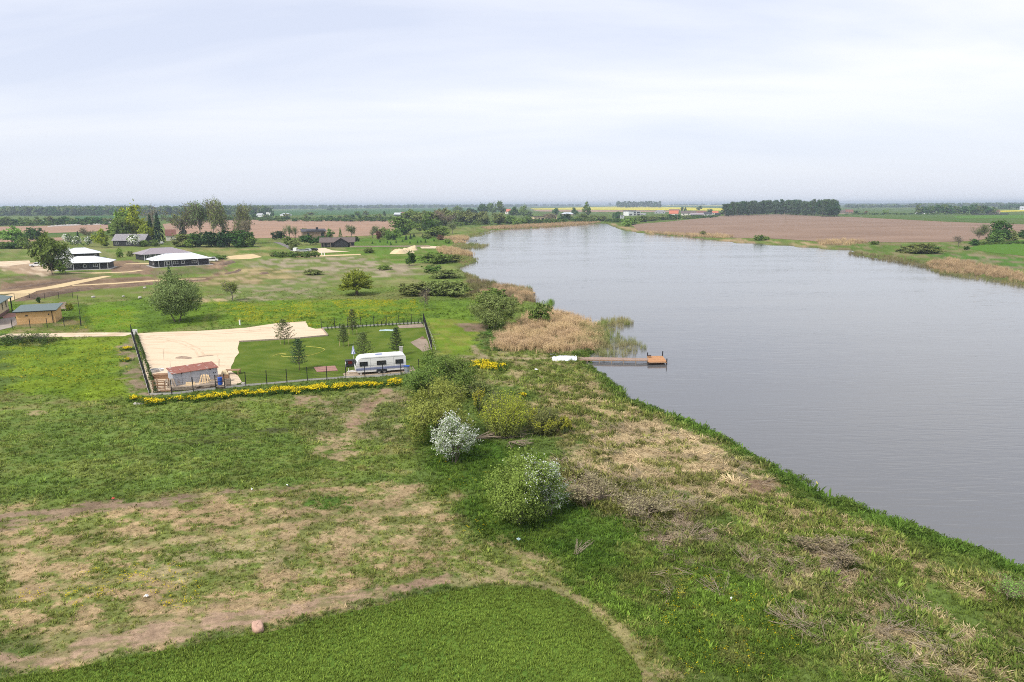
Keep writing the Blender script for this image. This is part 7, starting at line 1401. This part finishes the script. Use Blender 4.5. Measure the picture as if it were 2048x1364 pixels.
# garden: young pines with stakes, thuja rows
def garden_pine(label, px, py, pyt, wpx, mt, stakes=True, seed=1):
    rng = np.random.default_rng(seed); H = hgt(px, py, pyt); Wd = wid(px, py, wpx); segs = [np.array([0, 0, -.1, .02, 0, H * .97, .06, .012])]; P = []; A_ = []
    for lv in range(9):
        t_ = .2 + .75 * lv / 8; k_ = 6
        for i in range(k_):
            a = 6.283 * i / k_ + lv * .7 + rng.normal() * .2; L = Wd * .5 * (1 - ((t_ - .2) / .8) ** 1.5 * .8) * rng.uniform(.6, 1.1); e_ = np.array([math.cos(a) * L, math.sin(a) * L, H * t_ + L * .45]); segs += limb(rng, [0, 0, H * t_], e_, .02, .007, 3)
            m_ = 34; w_ = rng.uniform(.25, 1.05, m_)[:, None]; P.append(np.array([0, 0, H * t_]) * (1 - w_) + e_ * w_ + rng.normal(size=(m_, 3)) * .09); A_.append(np.repeat((e_ - [0, 0, H * t_])[None], m_, 0) + rng.normal(size=(m_, 3)) * .5)
    P = np.vstack(P); v, f = quads(rng, P, .085 * rng.uniform(.7, 1.3, len(P)), None, 2.6, np.vstack(A_)); o = plant('young_pine', label, 'tree', at(px, py), 0, [('crown', leaf_mesh('crown', v, f, rng), LM[mt]), ('trunk', branch_mesh('trunk', segs, 5), M_bark)], 'young pines planted on the lawn')
    if stakes:
        for sx in (-.75, .75): MB().tube((sx, .1, -.1), (sx, .1, 1.35), .035, .03, 6).build('stake', M_palewood, o)
    return o
garden_pine('open branched young pine with stakes on the sand edge', 569, 689, 641, 46, 'youngpine', True, 1); garden_pine('dense dark young pine near the middle of the lawn', 599, 741, 679, 42, 'pine', False, 2); garden_pine('sparse pale young pine right of the sand edge', 688, 693, 650, 26, 'youngpine', True, 3); garden_pine('tall slim young pine before the tiny thuja row', 706, 670, 620, 26, 'youngpine', True, 4); garden_pine('broad young pine behind the caravan roof middle', 727, 722, 666, 42, 'youngpine', False, 5); garden_pine('dark young pine behind the caravan rear', 794, 712, 656, 32, 'pine', False, 6)
for i in range(26):
    a = at(656, 659.5); b = at(844, 648); p = a + (b - a) * i / 25; c_, w_ = PR['thuja'][0]; o = thing('thuja', 'tiny dark thuja in the row along the back fence', 'thuja', p, trn.uniform(0, 6), 'thuja row along the back fence'); s_ = trn.uniform(.75, 1.2); o.scale = (.45 * s_, .45 * s_, .95 * s_)
    for nm, me, mt in (('crown', c_, LM['spruce']), ('trunk', w_, M_bark)): q = link(nm, me, mt, o); q.material_slots[0].link = 'OBJECT'; q.material_slots[0].material = mt
for i in range(34):
    a = at(274, 674); b = at(313, 787); p = a + (b - a) * i / 33; c_, w_ = PR['thuja'][0]; o = thing('thuja', 'yellow green thuja in the row inside the left fence', 'thuja', p + Vector((trn.uniform(-.1, .1), 0, 0)), trn.uniform(0, 6), 'thuja row inside the left fence'); s_ = trn.uniform(.75, 1.25); o.scale = (.75 * s_, .75 * s_, .9 * s_)
    for nm, me, mt in (('crown', c_, LM['thuja']), ('trunk', w_, M_bark)): q = link(nm, me, mt, o); q.material_slots[0].link = 'OBJECT'; q.material_slots[0].material = mt
# ---- belt of willows and trees on the left shore, far shore, village
BT = 'tree belt on the left shore'
for kd, px_, py_, pyt, w_, mt, lb in [('round', 807, 468, 436, 48, 'mid', 'big round tree at the left front of the shore belt'), ('round', 822, 450, 421, 44, 'mid', 'round tree behind the big front one of the shore belt'), ('round', 845, 452, 424, 40, 'olive', 'olive tree left of middle in the shore belt'), ('round', 868, 458, 425, 42, 'mid', 'large tree in the middle of the shore belt'), ('half', 888, 458, 420, 40, 'brownish', 'brownish airy tree behind the middle of the shore belt'), ('round', 895, 452, 418, 38, 'olive', 'olive round tree right of the brownish one'), ('round', 918, 449, 422, 40, 'olive', 'grey olive tree in the right half of the shore belt'), ('round', 940, 449, 422, 36, 'olive', 'second grey olive tree in the right half of the shore belt'), ('half', 905, 468, 444, 26, 'grey', 'grey airy willow at the right front of the shore belt'), ('bush', 872, 474, 455, 44, 'mid', 'wide bush in front of the shore belt'), ('bush', 885, 471, 453, 26, 'fresh', 'lighter bush at the front right of the shore belt'), ('tall', 838, 466, 448, 22, 'fresh', 'light green slim tree in front of the shore belt'), ('bush', 790, 476, 457, 26, 'fresh', 'light green bush left of the shore belt'), ('bush', 805, 470, 457, 28, 'deep', 'deep green bush at the foot of the big front tree'), ('dense', 858, 466, 440, 30, 'deep', 'dark tree in the shadowy middle of the shore belt'), ('dense', 940, 432, 416, 14, 'dark', 'dark tree behind the right half of the shore belt'), ('dense', 949, 432, 419, 12, 'dark', 'second dark tree behind the right half of the shore belt'), ('round', 915, 428, 412, 20, 'mid', 'green tree top on the skyline of the shore belt'), ('bush', 855, 478, 468, 20, 'olive', 'low olive bush at the lawn end before the shore belt'), ('round', 835, 445, 424, 28, 'mid', 'rounded tree top behind the left half of the shore belt'), ('round', 880, 442, 419, 26, 'olive', 'rounded olive tree top behind the middle of the shore belt')]:
    tree(kd, px_, py_, pyt, w_, mt, lb, BT, M_barkgrey)
FS = 'trees on the far shore'
for kd, px_, py_, pyt, w_, mt, lb in [('dense', 966, 431, 407.5, 20, 'deep', 'tall dark tree, leftmost of the far shore trio'), ('round', 984, 430, 407, 18, 'mid', 'tall tree, middle of the far shore trio'), ('round', 1001, 430, 403.5, 20, 'mid', 'tallest tree, rightmost of the far shore trio'), ('round', 968, 449, 424, 34, 'olive', 'wide willow below the far shore trio'), ('round', 995, 449, 427, 34, 'olive', 'second wide willow below the far shore trio'), ('bush', 1020, 448, 432, 26, 'mid', 'green bush by the far reeds left of the cream house'), ('bush', 1034, 449, 437, 22, 'fresh', 'light green bush by the far reeds left of the cream house'), ('bush', 1054, 448, 433, 28, 'mid', 'large bush just left of the cream house'), ('tall', 1048, 436, 412, 22, 'grey', 'airy tall tree left of the cream house'), ('tall', 1026, 434, 414, 16, 'deep', 'dark tree left of the airy tall one'), ('half', 1102, 444, 425, 22, 'brownish', 'bare tree before the right wing of the cream house'), ('bush', 1132, 443, 428, 26, 'dark', 'dark round bush right of the cream house'), ('tall', 1112, 432, 417, 14, 'deep', 'dark tree behind the cream house'), ('tall', 1150, 432, 416, 12, 'deep', 'dark conifer like tree right of the blue grey roof'), ('tall', 1174, 436, 405, 15, 'mid', 'tall slim tree standing alone before the yellow field'), ('bush', 1164, 443, 428, 24, 'mid', 'bush below the tall slim tree'), ('bush', 1186, 443, 430, 26, 'olive', 'olive bush right of the tall slim tree'), ('bush', 1205, 442, 432, 24, 'olive', 'low olive bush by the lake end'), ('bush', 1236, 437, 424, 16, 'deep', 'deep green bush left of the white modern villa'), ('spruce', 1226, 436, 426, 5, 'spruce', 'narrow dark conifer left of the white modern villa'), ('bush', 1252, 453, 438, 20, 'fresh', 'light willow ball at the lake end, left of two'), ('bush', 1263, 450, 436, 20, 'mid', 'willow ball at the lake end, right of two'), ('bush', 1284, 444, 431, 24, 'mid', 'bush in front of the white modern villa'), ('bush', 1305, 442, 433, 26, 'olive', 'low bush right of the white modern villa'), ('bush', 1325, 440, 430, 22, 'olive', 'low bush left below the bright orange roof'), ('bush', 1341, 439, 429, 16, 'deep', 'dark bush below the bright orange roof'), ('bush', 1355, 439, 429, 14, 'deep', 'second dark bush below the bright orange roof'), ('bush', 1372, 438, 431, 20, 'olive', 'olive bush before the village barn'), ('tall', 1364, 424, 414, 6, 'deep', 'dark village poplar, left of two'), ('tall', 1370, 424, 414.5, 5, 'deep', 'dark village poplar, right of two'), ('tall', 1398, 422, 412, 10, 'deep', 'leafy tree on the village skyline'), ('bush', 1420, 425, 418, 10, 'deep', 'small tree above the right end of the village'), ('bush', 1062, 440, 430, 12, 'dark', 'dark shrub at the cream house wall')]:
    tree(kd, px_, py_, pyt, w_, mt, lb, FS, M_barkgrey)
for i in range(26):
    px_ = 1234 + i * 3.4 + trn.uniform(-1, 1); tree('pine' if i % 3 else 'far', px_, 415.6 + trn.uniform(-.8, .3), 402.5 + trn.uniform(0, 2.6), 9, 'pine' if i % 2 else 'deep', 'tree in the small dark copse standing in the yellow field', 'copse in the yellow field')
# pine wood on the brown field
for i in range(92):
    row = i // 31; px_ = 1451 + (i % 31) * 7.35 + trn.uniform(-2.6, 2.6); f_ = (px_ - 1451) / 228; yb = (433 - 3.2 * math.sin(min(1, f_ * 1.15) * 2.6) + 2.6 * f_ ** 2) - row * 1.5; top = 406.5 - 4.5 * math.sin(min(1, f_ * 1.1) * 1.7) + trn.uniform(-2.4, 3.6)
    tree('pine', min(px_, 1671), yb, top, trn.uniform(15, 21), 'pine' if i % 5 else 'dark', 'tall dark pine in the dense wood beyond the brown field', 'pine wood beyond the brown field', M_barkgrey)
for i in range(5): tree('far', 1448 + i * 4 + trn.uniform(-1, 1), 432, 416 - i * 1.2, 9, 'deep', 'leafy tree on the left flank of the pine wood', 'leafy flank of the pine wood')
for i in range(4): tree('dense', 1658 + i * 5, 434 - i * .4, 407 + i * 1.2, 15, 'deep' if i % 2 else 'dark', 'leafy dark tree closing the right end of the pine wood', 'leafy right end of the pine wood')
o = thing('hunting_trailer', 'grey timber feeding rack at the foot of the pine wood', 'rack', at(1648, 434.3)); MB().box((0, 0, 1.6), (10, 2.4, .3)).build('roof', M_oldwood, o); MB().box((0, .8, .8), (9.6, .2, 1.5)).build('back_panel', M_oldwood, o)
for x_ in (-4.5, 0, 4.5): MB().box((x_, -1, .7), (.3, .3, 1.6)).build('leg', M_oldwood, o)
# right bank and the far right
RB = 'bushes on the right bank'
for kd, px_, py_, pyt, w_, mt, lb in [('dense', 1995, 484, 444, 42, 'deep', 'big dark round bush at the right by the brown field'), ('half', 1957, 486, 448, 28, 'grey', 'grey airy tree left of the big dark bush'), ('bush', 1990, 486, 466, 30, 'mid', 'lighter bush in front of the big dark bush'), ('bush', 2020, 481, 461, 24, 'olive', 'olive bush right of the big dark bush'), ('bush', 2046, 477, 461, 20, 'deep', 'deep green bush at the right edge'), ('bush', 1946, 491, 478, 17, 'deep', 'small dark bush at the foot of the grey airy tree'), ('bush', 1933, 500, 492, 10, 'deep', 'tiny dark bush on the bank'), ('bare', 1917, 494, 471, 24, 'brownish', 'bare brown leafless shrub on the right bank'), ('bush', 1845, 507, 488, 62, 'olive', 'wide brownish green bush on the right bank near the water'), ('bush', 1862, 506, 491, 34, 'mid', 'greener half of the wide bush on the right bank'), ('bush', 1520, 481, 470, 22, 'mid', 'small green bush on the bank below the brown field'), ('bush', 1533, 480, 473, 14, 'fresh', 'lighter little bush beside the small green one below the brown field'), ('bush', 1406, 472, 462, 14, 'olive', 'tiny olive bush at the brown field edge'), ('bush', 1800, 504, 497, 16, 'olive', 'low scrub left of the wide bush on the right bank'), ('bush', 1750, 489, 482, 18, 'mid', 'low green shrub between reeds and brown field')]:
    tree(kd, px_, py_, pyt, w_, mt, lb, RB, M_barkgrey)
FR = 'tree rows on the far right'
for i in range(19):
    px_ = 1836 + i * 8.2 + trn.uniform(-2, 2); tree('round' if i % 2 else 'far', px_, 428.6, (411, 413, 415, 412, 414, 411, 409, 413)[i % 8] + trn.uniform(-.8, .8), 15, 'deep' if i % 3 else 'mid', 'dark green tree in the row behind the white barns', FR)
for i in range(12): tree('far', 2000 + i * 7 + trn.uniform(-1, 1), 418.5, 408.5 + trn.uniform(0, 1.4), 11, 'deep', 'dark tree in the block at the upper right edge', 'tree block at the upper right edge')
for px_, py_, pyt, w_, mt, lb in [(1712, 428.5, 421.5, 12, 'deep', 'round bush beside the rusty brown farmhouse'), (1731, 428, 422.5, 8, 'rust', 'reddish shrub right of the round farm bush'), (1768, 430, 419, 8, 'fresh', 'thin light green tree in the far pasture'), (1774, 430, 421, 7, 'fresh', 'second thin light tree in the far pasture'), (1716, 420, 413.5, 4, 'mid', 'slim tree on the far pasture skyline'), (660, 421.5, 413.5, 14, 'deep', 'dark round copse on the far green field'), (678, 421, 414.5, 8, 'deep', 'smaller dark copse right of the round one on the far green field'), (1220, 412, 405.5, 5, 'deep', 'lone dark tree on the skyline left of the copse')]:
    tree('far', px_, py_, pyt, w_, mt, lb, 'single trees on the far fields')
# left and centre distance: single trees before the ridge and the village
rt = random.Random(9)
for i in range(30):
    px_ = -5 + i * 7.6 + rt.uniform(-3, 3); tree('far', px_, 451.5 - i * .13 + rt.uniform(-1, 1), 437 + rt.uniform(-4, 3.5), rt.uniform(13, 20), rt.choice(['mid', 'deep', 'deep', 'olive']), 'tree in the far left village row beyond the brown field', 'far left village trees')
for i in range(34):
    px_ = 326 + i * 14.2 + rt.uniform(-5, 5); tree('far' if i % 3 else 'scrub', px_, 441 + rt.uniform(-3, .3), 432.5 + rt.uniform(-5, 4), rt.uniform(10, 19), rt.choice(['mid', 'olive', 'grey', 'deep']), 'small tree in the scrub beyond the middle brown field', 'scrub trees beyond the middle brown field')
for px_, py_, pyt, w_, mt, lb in [(508, 436, 421, 13, 'deep', 'dark tree left of the ridge white house'), (521, 433, 420, 13, 'deep', 'dark tree between the ridge white houses'), (545, 434, 420, 10, 'deep', 'slim dark tree right of the two storey ridge house'), (620, 432, 424.5, 20, 'olive', 'olive tree in the scrub ridge'), (716, 433, 423, 16, 'mid', 'round tree on the ridge before the far green field'), (733, 433, 422, 16, 'grey', 'grey tree on the ridge before the far green field'), (768, 433, 423, 8, 'dark', 'dark cone shaped tree left of the silver-roofed shed'), (707, 439, 429, 16, 'deep', 'dark tree at the far edge of the brown field'), (755, 438, 429, 14, 'mid', 'rounded tree at the right far edge of the brown field')]:
    tree('far', px_, py_, pyt, w_, mt, lb, 'ridge trees')
# ---- forests on the skyline and scrub: uncountable
fr = np.random.default_rng(77); FP = []; FC = []; FS_ = []
def band(x0, x1, yb0, yb1, n, h, w, c, jit=.5):
    px_ = fr.uniform(x0, x1, n); f_ = (px_ - x0) / (x1 - x0); py_ = yb0 + (yb1 - yb0) * f_ + fr.uniform(-jit, jit, n)
    for a_, b_ in zip(px_, py_):
        p = at(a_, b_); FP.append((p.x, p.y, 0)); hh = h * fr.uniform(.75, 1.2); ww = w * fr.uniform(.8, 1.3); FS_.append((ww, ww, hh)); FC.append(np.array(c) * fr.uniform(.75, 1.3))
band(-250, 540, 432, 428.5, 800, 21, 17, (.035, .062, .03), 1.6); band(-250, 300, 424, 423.5, 420, 24, 20, (.035, .062, .03), 1.2); band(430, 1050, 419.2, 413.6, 620, 24, 26, (.04, .066, .032), .8); band(760, 1160, 414, 412.4, 260, 24, 30, (.04, .066, .032), .6); band(1080, 1480, 410.4, 409.2, 320, 24, 34, (.04, .066, .032), .35)
band(1340, 1410, 411.6, 411.3, 50, 22, 20, (.035, .06, .028), .4); band(1420, 1700, 410.4, 409.6, 200, 24, 34, (.04, .066, .032), .5); band(1690, 1860, 415.6, 414.4, 150, 16, 18, (.04, .07, .03), .7); band(1830, 2300, 414.2, 411.4, 420, 20, 22, (.04, .066, .03), 1.2); band(1690, 2300, 409.6, 407.6, 340, 22, 34, (.04, .066, .03), .4); band(1020, 1070, 431, 428, 20, 9, 10, (.05, .085, .03), 2)
scatter('forest', 'dark forest bands along the hazy skyline', 'forest', np.array(FP, float), np.array(FC), np.array(FS_), [p_[0].copy() for p_ in PR['far']], M_tuft, tilt=0.02)
FP = []; FC = []; FS_ = []
band(-100, 215, 451, 448.5, 150, 5, 9, (.06, .10, .032), 1.6); band(520, 800, 440.5, 440.5, 150, 4, 9, (.07, .11, .04), 3); band(330, 520, 441.5, 439.5, 70, 5, 9, (.06, .095, .035), 1); band(960, 1210, 447.5, 443, 110, 4.5, 8, (.065, .105, .035), 1.6); band(1215, 1440, 444, 433, 110, 3.5, 8, (.07, .11, .04), 2); band(1690, 1960, 429.3, 428.8, 60, 3, 7, (.065, .105, .035), .4); band(790, 960, 455, 448, 60, 4.5, 6, (.06, .1, .035), 3); band(1950, 2060, 489, 486, 40, 1.2, 2.5, (.12, .14, .05), 1.5)
scatter('scrub', 'low green scrub along the far field edges and gardens', 'scrub', np.array(FP, float), np.array(FC), np.array(FS_), [p_[0].copy() for p_ in PR['scrub']], M_tuft, tilt=0.02)
print('trees done')
# ------------------------------------------------------------------ haze
def build_haze():
    m, t = new_mat('haze'); v = N(t, 'ShaderNodeVolumePrincipled'); v.inputs['Color'].default_value = (.74, .86, 1, 1); v.inputs['Density'].default_value = .00014; v.inputs['Anisotropy'].default_value = .2
    o = N(t, 'ShaderNodeOutputMaterial'); t.links.new(v.outputs[0], o.inputs['Volume'])
    mb = MB().box((0, 0, 22), (30000, 30000, 52)); h = mb.build('haze', m); tag(h, 'pale bluish haze over the far fields', 'haze', kind='stuff')
build_haze()
